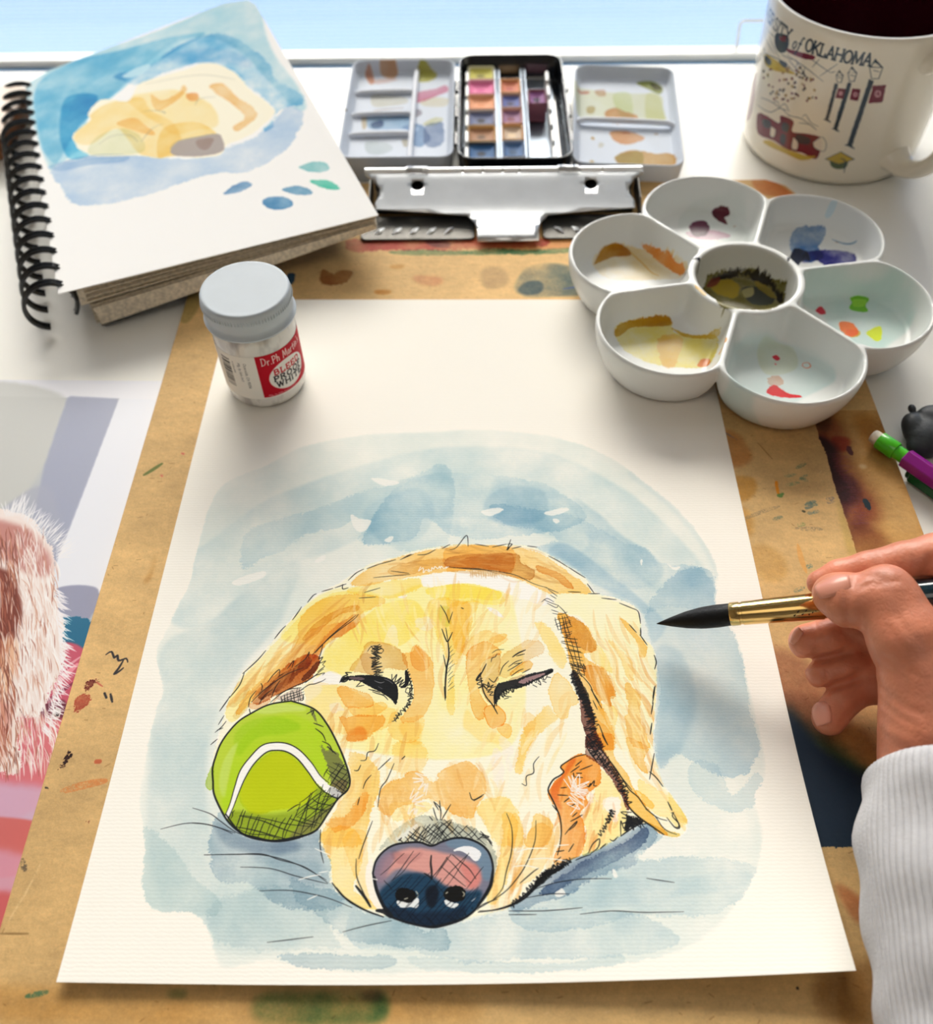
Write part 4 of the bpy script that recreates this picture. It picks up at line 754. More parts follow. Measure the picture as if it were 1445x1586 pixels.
    # violet smear, deep blue block and red print under the hand
    W_(P(420,440,560,520,660,640,580,740,500,680,440,560), (168,112,112), .75, soft=22, edge=0); W_(P(570,700,660,660,740,720,760,820,660,800,590,770), (196,150,60), .4, soft=16, edge=0)
    c.setclip(P(300,560,900,560,900,1040,700,1050,300,1046), (), 2, False)
    W_(P(440,600,540,680,620,720,700,800,800,860,900,900,900,1200,420,1200), (60,110,120), .9, soft=26, edge=0, tex=.3)
    c.gouache(P(440,640,540,730,640,810,760,880,800,1200,420,1200), (22,40,62), .9, soft=20)
    c.setclip(None)
    W_(P(610,1150,700,1200,750,1260,700,1290,650,1240), (190,100,70), .6, soft=8, edge=0); W_(P(640,1440,700,1440,700,1586,640,1586), (190,150,60), .3, soft=10, edge=0)
    W_(P(570,1440,800,1400,900,1586,600,1586), (150,115,70), .6, soft=17, edge=0); c.gouache(P(495,1472,508,1472,508,1484,497,1484), (20,20,20), .8)
    # the strip under the clip and around the jar
    W_(Y(0,365,100,365,300,360,560,360,900,360,900,395,560,410,200,415,0,420), (205,95,110), .7, rag=6, edge=.1, tex=.7); W_(Y(480,350,760,350,1060,370,1060,400,700,405), (228,140,80), .5, soft=8, edge=0)
    W_(Y(350,370,460,370,470,400,400,400), (110,100,150), .6, soft=6, edge=0)
    W_(Y(180,425,330,415,560,420,680,405,840,415,1060,405,1050,420,840,432,680,432,500,435,330,435), (60,150,130), .8, rag=4, edge=.2, tex=.6)
    W_(Y(780,600,800,530,860,485,960,475,1060,500,1100,560,1100,620,960,630,840,630), (90,130,180), .75, soft=8, edge=.1, tex=.7); W_(Y(785,600,830,560,900,560,900,610,830,625), (60,110,175), .7, soft=6, edge=0); S(Y(1000,595,1090,580), 6, (60,85,150), .7)
    W_(Y(620,500,720,500,740,570,640,590), (165,160,170), .4, soft=10, edge=0); W_(Y(300,530,440,540,420,580,320,570), (220,140,130), .5, soft=10, edge=0); W_(Y(120,600,200,600,190,620,130,620), (220,170,60), .7, soft=5, edge=0); W_(Y(190,485,260,480,250,500,200,500), (215,170,70), .6, soft=5, edge=0)
    W_(I(494,430,500,416,516,424,530,418,546,420,540,436,520,442,500,440), (170,120,65), .8, rag=4, edge=.3); c.gouache(I(446,424,457,425,453,440,447,438), (25,60,90), .9)
    W_(I(276,450,300,440,310,470,290,500,274,490), (120,140,90), .5, soft=6, edge=0)
    W_(I(1165,278,1195,279,1228,300,1220,306,1180,300), (232,150,90), .8, soft=6, edge=0)
    # left margin
    S(Q(485,360,510,345,545,322), 9, (96,110,50), .9); c.gouache(Q(610,285,622,285,622,292,612,292), (205,90,80), .7); c.gouache(Q(540,360,548,360,546,368), (205,90,80), .6); W_(Q(480,715,500,690,530,600,520,680,495,735), (190,140,50), .5, soft=6, edge=0)
    for q in (Q(357,965,375,955,385,975,395,968,400,985,425,978,430,990), Q(415,985,400,1010,385,1030,400,1022,415,1010)): S(q, 4.2, (24,24,34), .9)
    S(Q(352,1095,358,1110), 4.5, (25,25,35), .9); S(Q(372,1098,378,1124), 4.5, (25,25,35), .9)
    W_(Q(285,1085,300,1050,330,1050,335,1060,310,1068,295,1085), (110,25,30), .85, rag=4); W_(Q(250,1160,265,1110,290,1100,310,1110,300,1130,270,1150), (190,80,80), .8, rag=5, tex=.7); S(Q(325,1058,345,1072), 3, (190,70,60), .7)
    W_(Q(190,1360,215,1320,222,1295,238,1290,235,1320,215,1345), (60,22,16), .9, rag=4); S(Q(210,1425,280,1405,355,1390), 14, (215,115,50), .6, dry=.35); S(Q(325,1325,335,1325), 8, (190,70,40), .7); c.gouache(Q(150,1412,165,1410,162,1418), (40,40,40), .8); W_(Q(285,1530,300,1520,310,1525,300,1545), (120,30,20), .8, rag=3)
    S(B(70,170,80,200), 9, (70,60,50), .7, dry=.4); S(B(130,180,90,260,30,360), 4, (235,205,150), .6, dry=.4); S(B(0,405,90,405), 3, (110,80,40), .6); S(B(85,605,110,600,150,592), 8, (40,110,90), .7, dry=.4)
    W_(B(0,560,400,600,800,600,1445,600,1445,694,0,694), (225,190,120), .5, soft=17, edge=0)
    W_(B(820,600,960,590,1220,590,1240,650,1200,694,840,694), (45,140,105), .8, soft=10, edge=0, tex=.5); W_(B(530,585,600,585,600,610,540,610), (60,130,80), .6, soft=6, edge=0); W_(B(1150,590,1230,590,1220,620,1160,620), (150,110,140), .5, soft=6, edge=0)
    return c.img
bimg = image('board_surface', paint_board())
clipb = thing('clipboard', (.02, .17, DZ), 'brown hardboard drawing clipboard, paint stained, steel clip at its far end', 'clipboard')
poly = [(BX0, BY0), (BX1, BY0), (BX1, BY1 - .014), (BX1 - .004, BY1 - .006), (BX1 - .014, BY1), (BX0 + .014, BY1), (BX0 + .004, BY1 - .006), (BX0, BY1 - .014)]
V, F = prism(poly, DZ, 0.0)
bo = obj('board', V, F, mat('paint stained hardboard', rough=.72, img=bimg, bump=.35, bscale=420, spec=.3), clipb, False, label='brown hardboard, purple and dark blue paint at right')
uv(bo, lambda p: np.c_[(p[:, 0] - BX0) / (BX1 - BX0), (p[:, 1] - BY0) / (BY1 - BY0)]); bevel(bo, .0006)
steel = mat('bright polished steel', srgb(238, 240, 242), .30, 1, var=.05, vscale=60, bump=.05, bscale=40); steeld = mat('brushed dark steel', srgb(92, 90, 86), .5, .8, var=.2, vscale=90)
# main plate: a sheet bent along a profile (distance along the sheet -> y, z), cut with concave ends and two holes
prof = np.array([(0, .3970, .0135), (.004, .3932, .0131), (.010, .3875, .0113), (.018, .3798, .0089), (.0225, .3755, .0076), (.026, .3718, .0066), (.030, .3674, .0057), (.034, .3618, .0050), (.040, .3520, .0042), (.043, .3484, .0030)])
def bend(s): return np.interp(s, prof[:, 0], prof[:, 1]), np.interp(s, prof[:, 0], prof[:, 2])
xl, xr = -.0525, .0985
out = [(xl, 0), (xr, 0)] + [(xr, .003), (xr - .005, .007), (xr - .0085, .012), (xr - .0085, .017), (xr - .006, .022), (xr - .006, .026), (xr - .03, .0275), (.046, .030), (.042, .034), (.0405, .037), (.0405, .043), (.0085, .043), (.0085, .037), (.007, .034), (.003, .030), (xl + .03, .0275), (xl + .006, .026), (xl + .006, .022), (xl + .0085, .017), (xl + .0085, .012), (xl + .005, .007), (xl, .003)]
pts = [Vector(q) for q in out]; ed = [(i, (i + 1) % len(out)) for i in range(len(out))]
for hx in (-.0238, .0698):
    k = len(pts); pts += [Vector((hx + .0036 * math.cos(a), .0105 + .0036 * math.sin(a))) for a in np.linspace(0, 2 * np.pi, 20, endpoint=False)]; ed += [(k + i, k + (i + 1) % 20) for i in range(20)]
for i in range(1, 42):
    for j in range(1, 15): pts.append(Vector((xl + (xr - xl) * i / 42, .043 * j / 15)))
r = delaunay_2d_cdt(pts, ed, [], 2, 1e-6)
V = [(p.x, *bend(p.y)) for p in r[0]]
import itertools
def inside(q, P):
    c = False
    for (ax, ay), (bx, by) in zip(P, P[1:] + P[:1]):
        if (ay > q[1]) != (by > q[1]) and q[0] < ax + (q[1] - ay) * (bx - ax) / (by - ay): c = not c
    return c
F = [f for f in r[2] if (lambda m: inside(m, out) and all(math.hypot(m[0] - hx, m[1] - .0105) > .0034 for hx in (-.0238, .0698)))((sum(r[0][i].x for i in f) / 3, sum(r[0][i].y for i in f) / 3))]
pl = obj('clip_plate', V, F, steel, clipb); solid(pl, .0009, 0)
for x0, x1, nm in ((-.0535, .0070, 0), (.0430, .0985, 1)):
    bm = bmesh.new(); rr = prism(rrect(x0, x1, .3530, .3740, .003), .0002, .0014)
    o = obj('clip_jaw', *rr, steeld, clipb, False); bevel(o, .0004)
    for i in range(5):
        xx = (x0 + .010 + i * .0092) if nm == 0 else (x1 - .010 - i * .0092); d = .0022 if nm == 0 else -.0022
        V, F = tube([(xx - d, .3572, .0013), (xx, .3600, .0019), (xx + d, .3628, .0013)], [.0005, .0011, .0005], 8); obj('ridge', V, F, steel, o)
xs = [-.053, -.030, -.0215, .0005, .0115, .0225, .0315, .0535, .0640, .0765, .0985]
for i, (a, b) in enumerate(zip(xs[:-1], xs[1:])):
    if i in (1, 7): continue
    V, F = tube([(a + .0003, .3970, .0138), (b - .0003, .3970, .0138)], .0017, 14); obj('hinge_barrel', V, F, steel, clipb)
V, F = tube([(xl, .3970, .0138), (xr, .3970, .0138)], .0009, 10); obj('hinge_rod', V, F, steeld, clipb)
for a, b in ((-.0300, -.0180), (.0525, .0640)):
    tt = np.linspace(0, 10 * 2 * np.pi, 220); V, F = tube(np.c_[a + (b - a) * tt / tt[-1], .3970 + .0021 * np.cos(tt), .0138 + .0021 * np.sin(tt)], .00045, 6); obj('spring', V, F, steel, clipb)
bm = bmesh.new(); box(bm, xl + .004, xr - .004, .3985, .4035, .0002, .0120, .0008); from_bm('clip_back', bm, steeld, clipb)
bm = bmesh.new(); box(bm, xl + .006, xr - .006, .3770, .3980, .0004, .0052, .0006); from_bm('hole_shade_block', bm, mat('matt black hole shade', (.012, .012, .013), .6, .3), clipb)  # black block added under the plate so its holes look shaded
for sx_ in (xl + .003, xr - .003):
    V, F = prism([(.3640, 0), (.3990, 0), (.3990, .0118), (.3900, .0118), (.3760, .0098)], -.0004, .0004); V = [(sx_ + z, x, .0006 + y) for x, y, z in V]; obj('clip_cheek', V, F, steeld, clipb, False)
# ---------------------------------------------------------------- the sheet, its near edge lifting a little
Sc = [at(87, 1521, .003), at(1326, 1503, .009), at(1078, 464, .0006), at(360, 464, .0006)]
NU, NV = 28, 40; V = []; UVs = []
for j in range(NV + 1):
    for i in range(NU + 1):
        u, v = i / NU, j / NV; p = (1 - u) * (1 - v) * Sc[0] + u * (1 - v) * Sc[1] + u * v * Sc[2] + (1 - u) * v * Sc[3]
        l = max(0, 1 - v / .28) ** 2; z = .0006 + l * (.0024 * (1 - u) ** 2 + .0084 * u ** 2 * u) + l * .0012 * math.sin(math.pi * u)
        V.append((p[0], p[1] - .0016 * math.sin(math.pi * u) * (1 - v) ** 3, z)); UVs.append((u, v))
F = [(j * (NU + 1) + i, j * (NU + 1) + i + 1, (j + 1) * (NU + 1) + i + 1, (j + 1) * (NU + 1) + i) for j in range(NV) for i in range(NU)]
dimg = image('sleeping_dog_watercolour', paint_dog())
pm = mat('cold pressed watercolour paper', rough=.85, img=dimg, spec=.2)
t = pm.node_tree; b = t.nodes['Principled BSDF']; tcn = t.nodes.new('ShaderNodeTexCoord'); wv = t.nodes.new('ShaderNodeTexWave'); wv.bands_direction = 'Y'; wv.inputs['Scale'].default_value = 260; wv.inputs['Distortion'].default_value = 3.2; wv.inputs['Detail'].default_value = 2; wv.inputs['Detail Scale'].default_value = 2.5
bp = t.nodes.new('ShaderNodeBump'); bp.inputs['Strength'].default_value = .07; bp.inputs['Distance'].default_value = .0003; t.links.new(tcn.outputs['Object'], wv.inputs['Vector']); t.links.new(wv.outputs['Fac'], bp.inputs['Height']); t.links.new(bp.outputs[0], b.inputs['Normal'])
sheet = obj('watercolor_painting', V, F, pm, smooth=False, origin=(0, .15, .0006)); tag(sheet, 'white sheet with a watercolour of a sleeping yellow dog and tennis ball', 'painting')
l = sheet.data.uv_layers.new(name='UVMap'); idx = [v for p in sheet.data.polygons for v in p.vertices]; l.data.foreach_set('uv', np.array(UVs)[idx].ravel()); solid(sheet, .00035, -1)
# ---------------------------------------------------------------- jar of white ink
def loft(loops, cap0=True, cap1=True):
    n = len(loops[0]); V = [tuple(p) for l in loops for p in l]; F = []
    for i in range(len(loops) - 1):
        for j in range(n): F.append((i * n + j, i * n + (j + 1) % n, (i + 1) * n + (j + 1) % n, (i + 1) * n + j))
    if cap0: F.append(tuple(range(n - 1, -1, -1)))
    if cap1: F.append(tuple((len(loops) - 1) * n + j for j in range(n)))
    return V, F
JX, JY, JR = -.0876, .2472, .0178
jar = thing('ink_jar', (JX, JY, .0008), 'small jar of white ink with a red and white label, standing on the sheet', 'jar')
V, F = lathe([(0, .0010), (.0140, .0010), (.0165, .0018), (.0176, .0040), (JR, .0070), (JR, .0370), (.0170, .0400), (.0160, .0420), (.0160, .0445), (0, .0445)], JX, JY, 72)
jm = mat('white ink behind glass', srgb(232, 230, 224), .08, coat=.6)
t = jm.node_tree; b = t.nodes['Principled BSDF']; tcn = t.nodes.new('ShaderNodeTexCoord'); n = t.nodes.new('ShaderNodeTexNoise'); n.inputs['Scale'].default_value = 120; n.inputs['Detail'].default_value = 6; mp = t.nodes.new('ShaderNodeMapping'); mp.inputs['Scale'].default_value = (1, 1, .45)
rr = t.nodes.new('ShaderNodeValToRGB'); rr.color_ramp.elements[0].position = .36; rr.color_ramp.elements[0].color = (*srgb(176, 170, 166), 1); rr.color_ramp.elements[1].position = .52; rr.color_ramp.elements[1].color = (*srgb(236, 233, 226), 1)
t.links.new(tcn.outputs['Object'], mp.inputs[0]); t.links.new(mp.outputs[0], n.inputs['Vector']); t.links.new(n.outputs[0], rr.inputs[0]); t.links.new(rr.outputs[0], b.inputs['Base Color'])
obj('jar_body', V, F, jm, jar)
V, F = lathe([(.0150, .0416), (.0192, .0412), (.0194, .0421), (.0188, .0428), (.0183, .0436), (.0183, .0452), (.0187, .0462), (.0187, .0505), (.0186, .0528), (.0182, .0537), (.0176, .0540), (.0168, .05395), (.0150, .0539), (.0148, .0539), (0, .0539)], JX, JY, 96)
lid = obj('lid', V, F, mat('white enamelled metal lid', srgb(192, 201, 208), .5, var=.02, vscale=90, spec=.25), jar)
kn = []
for i in range(90):
    a = 2 * math.pi * i / 90; ca, sa = math.cos(a), math.sin(a); kn.append(tube([(JX + .0185 * ca, JY + .0185 * sa, .0488), (JX + .01885 * ca, JY + .01885 * sa, .0500), (JX + .0185 * ca, JY + .0185 * sa, .0515)], [.0002, .00042, .0002], 5, True))
obj('knurling', *merge(*kn), bpy.data.materials['white enamelled metal lid'], lid, kind='stuff')
LA0, LA1, LZ0, LZ1 = -190., 30., .0078, .0322
def paint_label():
    w, h = 1500, 540; c = Canvas(w, h, (244, 240, 232), None, 7)
    c.fn = lambda u, v: (lambda q: ((q[0] - LA0) / (LA1 - LA0) * w, (LZ1 - q[1]) / (LZ1 - LZ0) * h))(cyl(u, v, JX, JY, JR))
    U = T_(280, 380, .164)
    c.fn_ = c.fn; c.fn = None
    X = lambda a: (a - LA0) / (LA1 - LA0) * w
    c.gouache([(X(-82.5), -20), (X(12), -20), (X(12), h - 16), (X(-82.5), h - 16)], (196, 8, 36), 1, rag=0, smooth=False)
    cx, cy = X(-38), h * .585; rx, ry = X(-6) - X(-38), h * .325
    e = [(cx + rx * math.cos(a), cy + ry * math.sin(a)) for a in np.linspace(0, 2 * np.pi, 40, endpoint=False)]
    c.gouache(e, (246, 243, 236), 1, rag=0)
    for s_, y, cc, hh, ww in (('BLEED', cy - 46, (200, 12, 30), 62, 15), ('PROOF', cy + 34, (12, 14, 20), 62, 15), ('WHITE', cy + 114, (12, 14, 20), 62, 14)):
        sc_ = hh * 1.16; L = letter_width(s_, .40) * sc_ * .92
        letters(c, s_, lambda x, yy, y=y, hh=hh, sc_=sc_, L=L: (cx - L / 2 + x * sc_ * .92, y - yy * hh), ww, cc, .40)
    L = letter_width(['d1', 'r', '.', 'p1', 'h', ' ', 'm1', 'a', 'r', 't', 'i', 'n', "'", 's'])
    letters(c, ['d1', 'r', '.', 'p1', 'h', ' ', 'm1', 'a', 'r', 't', 'i', 'n', "'", 's'], lambda x, y: (X(-75) + x / L * (X(-4) - X(-75)), 120 - y * 88), 8.5, (250, 236, 228), serif=False, jit=.03)
    f = .0; small_print(c, 'Mfg. by Salis International', lambda x, y: (X(-76) + x * 30, h - 26 - y * 26), (250, 200, 200), .9)
    y = 60; xs0, xs1 = X(-137), X(-121)
    while y < 420:
        k = c.rng.choice([6, 9, 15, 22]); c.gouache([(xs0, y), (xs1, y), (xs1, y + k), (xs0, y + k)], (28, 32, 40), 1, rag=0, smooth=False); y += k + c.rng.choice([9, 12, 16])
    for i, tx in enumerate(('0 12345 67890', 'Mfg. by Salis Int\'l', 'Oceanside, CA 92056')): 
        xx = X(-117.5 + i * 8.6); fs = (24, 36, 36)[i]; small_print(c, tx, lambda x, y, xx=xx, fs=fs: (xx + y * fs * 1.1, 80 + x * fs), (36, 38, 44), .9)
    return c.img
lb = mat('printed paper label', rough=.5, img=image('jar_label', paint_label()), spec=.12)
V, F = lathe([(JR + .00012, LZ0), (JR + .00012, LZ1)], JX, JY, 80, LA0, LA1)
lo = obj('label', V, F, lb, jar, label='red and white paper label')
uv(lo, lambda p: np.c_[((np.degrees(np.arctan2(p[:, 1] - JY, p[:, 0] - JX)) - LA0 + 2) % 360 - 2) / (LA1 - LA0), (p[:, 2] - LZ0) / (LZ1 - LZ0)])
# ---------------------------------------------------------------- mug
MX, MY = .2160, .4536
mug = thing('mug', (MX, MY, DZ), 'cream ceramic mug printed with campus drawings in maroon, navy and gold', 'mug')
MH = .0793; MRM = .0510
def paint_mug():
    w, h = 2560, 640; c = Canvas(w, h, (238, 231, 214), None, 9)
    c.fn = lambda u, v: (lambda q: (((q[0] + 300) % 360) / 360 * w, (MH - q[1]) / (MH - DZ) * h))(cyl(u, v, MX, MY, MRM))
    X = lambda a: ((a + 300) % 360) / 360 * w
    Y = lambda z: (MH - z) / (MH - DZ) * h
    U = T_(1040, 0, .2803); nv, mr, gd = (34, 52, 70), (110, 22, 48), (196, 168, 60); S, G_ = c.stroke, c.gouache
    for q in (U(540,170,575,205), U(520,200,575,300), U(545,200,600,320), U(500,240,560,330), U(610,300,670,330), U(640,300,740,370,840,450), U(690,330,740,415), U(650,330,720,410), U(820,325,780,370), U(920,350,820,420), U(700,340,690,370), U(740,370,730,400), U(500,300,560,365,680,405), U(510,290,600,330,680,395), U(770,320,880,400), U(880,400,905,395), U(690,390,740,418)): S(q, 3, nv, .85)
    G_(U(580,185,640,190,655,225,640,280,600,290,575,250), nv, .95); G_(U(600,195,640,200,650,225,610,225), mr, .95); G_(U(645,268,785,303,772,330,655,292), mr, .95); G_(U(510,300,560,320,680,402,640,404,530,370), gd, .9); G_(U(515,300,550,330,545,360,520,345), nv, .9); G_(U(600,330,640,350,630,375,600,350), nv, .8)
    for i in range(75):
        x, y = c.rng.uniform(490, 800), 0; y = c.rng.uniform(370, 560) ; 
        if abs((x - 490) / 310 - (y - 370) / 190) > .75: continue
        G_([(1040 + (x + dx) * .2803, (y + dy) * .2803) for dx, dy in ((-5, -6), (5, -6), (6, 6), (-5, 6))], [(40, 40, 48), (96, 30, 44), (150, 120, 60)][c.rng.integers(3)], .9)
    for q in (U(490,540,520,550,560,570,600,600,640,610), U(470,580,540,620,600,600,650,640,700,650), U(600,590,625,575,650,620), U(720,650,740,635,770,680,810,700), U(700,680,760,690,800,720), U(640,640,720,660,800,720), U(560,570,580,560,600,600)): S(q, 3, nv, .8)
    G_(U(470,630,520,640,590,680,600,640,670,670,665,730,740,740,830,770,800,880,720,850,640,830,560,780,470,735), mr, .95)
    G_(U(500,660,540,670,540,710,500,700), nv, .8); G_(U(610,680,645,690,640,730,605,720), nv, .8); G_(U(690,745,760,765,755,800,690,790), nv, .7); G_(U(600,745,625,750,620,800,596,790), nv, .8); G_(U(540,780,640,830,740,862,800,868,720,890,620,850,500,790), gd, .85)
    for q in (U(545,700,570,720,560,760,540,750,545,700), U(670,760,695,790,690,830,660,820,670,760), U(780,790,830,760,855,800,840,840,790,820,780,790)): G_(q, (238, 231, 214), .95); S(q, 2.4, nv, .9)
    G_(U(468,400,462,470,450,560,430,640,405,665,425,560,440,470), mr, .95)
    for (px, py, bx, by, wd, hx, hy, hw, hh, fl) in ((1105,440,985,805,15,1130,385,36,48,U(1112,470,1187,467,1166,566,1088,570)), (985,455,905,712,12,1000,412,24,36,U(1000,488,1046,491,1031,558,984,552)), (912,462,858,660,10,930,425,19,30,U(922,487,962,490,948,546,905,540))):
        G_(fl, mr, .95, smooth=False)
        fx = sum(q[0] for q in fl) / 4; fy = sum(q[1] for q in fl) / 4; r = hw * .2803 * .38
        S([(fx + r * math.cos(a), fy + r * 1.25 * math.sin(a)) for a in np.linspace(0, 6.4, 14)], 4.2, (214, 160, 170), .9, taper=0); S([(fx - r * .2, fy - r), (fx - r * .2, fy + r * .6), (fx + r * .5, fy + r * 1.1), (fx + r * 1.1, fy + r * .5), (fx + r * 1.1, fy - r)], 3.6, (214, 160, 170), .9, taper=0)
        d = np.array([bx - px, by - py]); d = d / np.hypot(*d); nn = np.array([-d[1], d[0]])
        G_(U(px + nn[0] * wd, py + nn[1] * wd, px - nn[0] * wd, py - nn[1] * wd, bx - nn[0] * wd, by - nn[1] * wd, bx - nn[0] * wd * 2.6, by - nn[1] * wd * 2.6 + 14, bx + nn[0] * wd * 2.6, by + nn[1] * wd * 2.6 + 8, bx + nn[0] * wd, by + nn[1] * wd), nv, .97, smooth=False)
        q = U(hx - hw * .7, hy + hh, hx - hw, hy - hh * .3, hx, hy - hh, hx + hw, hy - hh * .3, hx + hw * .4, hy + hh); S(q + q[:1], 4, nv, .95, smooth=False); G_(U(hx - hw, hy - hh * .3, hx - hw * .1, hy - hh * 1.35, hx + hw, hy - hh * .3), nv, .95, smooth=False); G_(U(hx - hw * .35, hy - hh * .85, hx - hw * .1, hy - hh * .85, hx + hw * .6, hy - hh * .4, hx - hw * .6, hy - hh * .4), (238, 231, 214), .95); S(U(hx - hw * .5, hy, hx + hw * .5, hy + hh * .2), 3, nv, .8)
    G_(U(878,895,930,905,975,890,965,930,920,940,885,925), (70,90,60), .95); q = U(848,882,935,842,1012,884,925,912); G_(q, gd, .97, smooth=False); S(q + q[:1], 3.4, nv, .95, smooth=False); S(U(935,880,960,895,955,960), 5, nv, .95)
    c.fn = None
    tx = 'UNIVERSITY'; sc_ = 51.; w1 = letter_width('UNIVERSITY', .2)
    def put(tx, a0, a1, z, hh, ww, serif=True, slant=0):
        L = letter_width(tx, .2); letters(c, tx, lambda x, y: (X(a0) + (x + slant * y) / L * (X(a1) - X(a0)), Y(z + y * hh)), ww, nv, .2, serif)
    put('UNIVERSITY', -199, -151.5, .0660, .0060, 8); put('of', -148.5, -143, .0640, .0075, 6.5, False, .25); put('OKLAHOMA', -139.5, -102, .0658, .0060, 8.5)
    return c.img
mm = mat('glazed cream ceramic', rough=.16, img=image('mug_print', paint_mug()), coat=.5)
prof = [(.0380, DZ), (.0450, DZ + .0004), (.0480, DZ + .0020), (.0495, DZ + .006), (.0502, .010), (.0506, .030), (.0512, .055), (.0519, .074), (.0521, .0780), (.0514, .0793), (.0500, .0793), (.0490, .0782)]
V, F = lathe(prof, MX, MY, 128); mo = obj('mug_body', V, F, mm, mug)
me = mo.data; l = me.uv_layers.new(name='UVMap'); k = 0
for p in me.polygons:
    A = [math.degrees(math.atan2(me.vertices[i].co.y, me.vertices[i].co.x)) for i in p.vertices]; us = [((a + 300) % 360) / 360 for a in A]
    if max(us) - min(us) > .5: us = [u + 1 if u < .5 else u for u in us]
    for u_, i in zip(us, p.vertices): l.data[k].uv = (u_, me.vertices[i].co.z / (MH - DZ)); k += 1
V, F = lathe([(.0490, .0782), (.0478, .070), (.0470, .040), (.0455, .008), (.040, .002), (0, .0015)], MX, MY, 96)
obj('inner_glaze', V, F, mat('dark maroon inner glaze', srgb(60, 8, 22), .2, coat=.4), mug, label='dark maroon inside of the mug')
ha = math.radians(-62); hx, hy = math.cos(ha), math.sin(ha)
hp = [(.0500, .0655), (.060, .0690), (.071, .0680), (.0785, .0600), (.0800, .0450), (.0765, .0270), (.0690, .0155), (.0590, .0100), (.0490, .0110)]
hc = crom([(r, z) for r, z in hp], False, .0015); P3 = [(MX + r * hx, MY + r * hy, z) for r, z in hc]
T3, N3, B3 = frames(P3); loops = []
for i, p in enumerate(P3):
    t_ = i / (len(P3) - 1); fl = 1 + .5 * (max(0, 1 - t_ * 8) ** 2 + max(0, 1 - (1 - t_) * 8) ** 2)
    side = np.array([-hy, hx, 0.]); nrm = np.cross(side, T3[i])
    loops.append([tuple(np.array(p) + side * .0072 * fl * math.cos(a) + nrm * .0046 * fl * math.sin(a)) for a in np.linspace(0, 2 * np.pi, 20, endpoint=False)])
obj('handle', *loft(loops), mat('glazed cream ceramic handle', srgb(238, 231, 214), .16, coat=.5), mug)
# ---------------------------------------------------------------- flower shaped porcelain palette
PX, PY, PH = .1328, .2910, .0245; vox = .0007; lo = np.array([PX - .092, PY - .092, -.0017])
nx, nz_ = int(.184 / vox), int(.030 / vox)
gx = lo[0] + np.arange(nx) * vox - PX; gy = lo[1] + np.arange(nx) * vox - PY; gz = lo[2] + np.arange(nz_) * vox
XX, YY = np.meshgrid(gx, gy, indexing='ij'); rho = np.hypot(XX, YY); outer = rho - .050; cav = None
for k in range(6):
    a = math.radians(40 + 60 * k); ca, sa = math.cos(a), math.sin(a); lx = XX * ca + YY * sa; ly = -XX * sa + YY * ca
    cd_ = np.hypot(lx - .0504, ly) - .0336; outer = np.minimum(outer, np.maximum(cd_, np.abs(ly) * math.cos(math.radians(30)) - lx * math.sin(math.radians(30)) - .0008))
    wedge = np.abs(ly) * math.cos(math.radians(30)) - lx * math.sin(math.radians(30))
    q = smax(smax(cd_ + .0021, wedge + .0013, .004), .0268 - rho, .003); cav = q if cav is None else np.minimum(cav, q)
well = rho - .0232
Z3 = gz[None, None, :]; zr = np.clip(Z3 / PH, 0, 1)
D = smax(outer[:, :, None] + .0085 * (1 - zr) ** 2.2, np.abs(Z3 - PH / 2 - .0005) - PH / 2 + .0005, .0022)
zc = np.clip((Z3 - .0078) / (PH - .0078), 0, 1)
D = smax(D, -smax(cav[:, :, None] + .0040 * (1 - zc) ** 2.6, .0078 - Z3, .0025), .0012)
D = smax(D, -smax(well[:, :, None] + .0025 * (1 - zc) ** 3, .0070 - Z3, .0025), .0012)
P3, Q3 = sdf_mesh(D, lo, vox, 'palette')
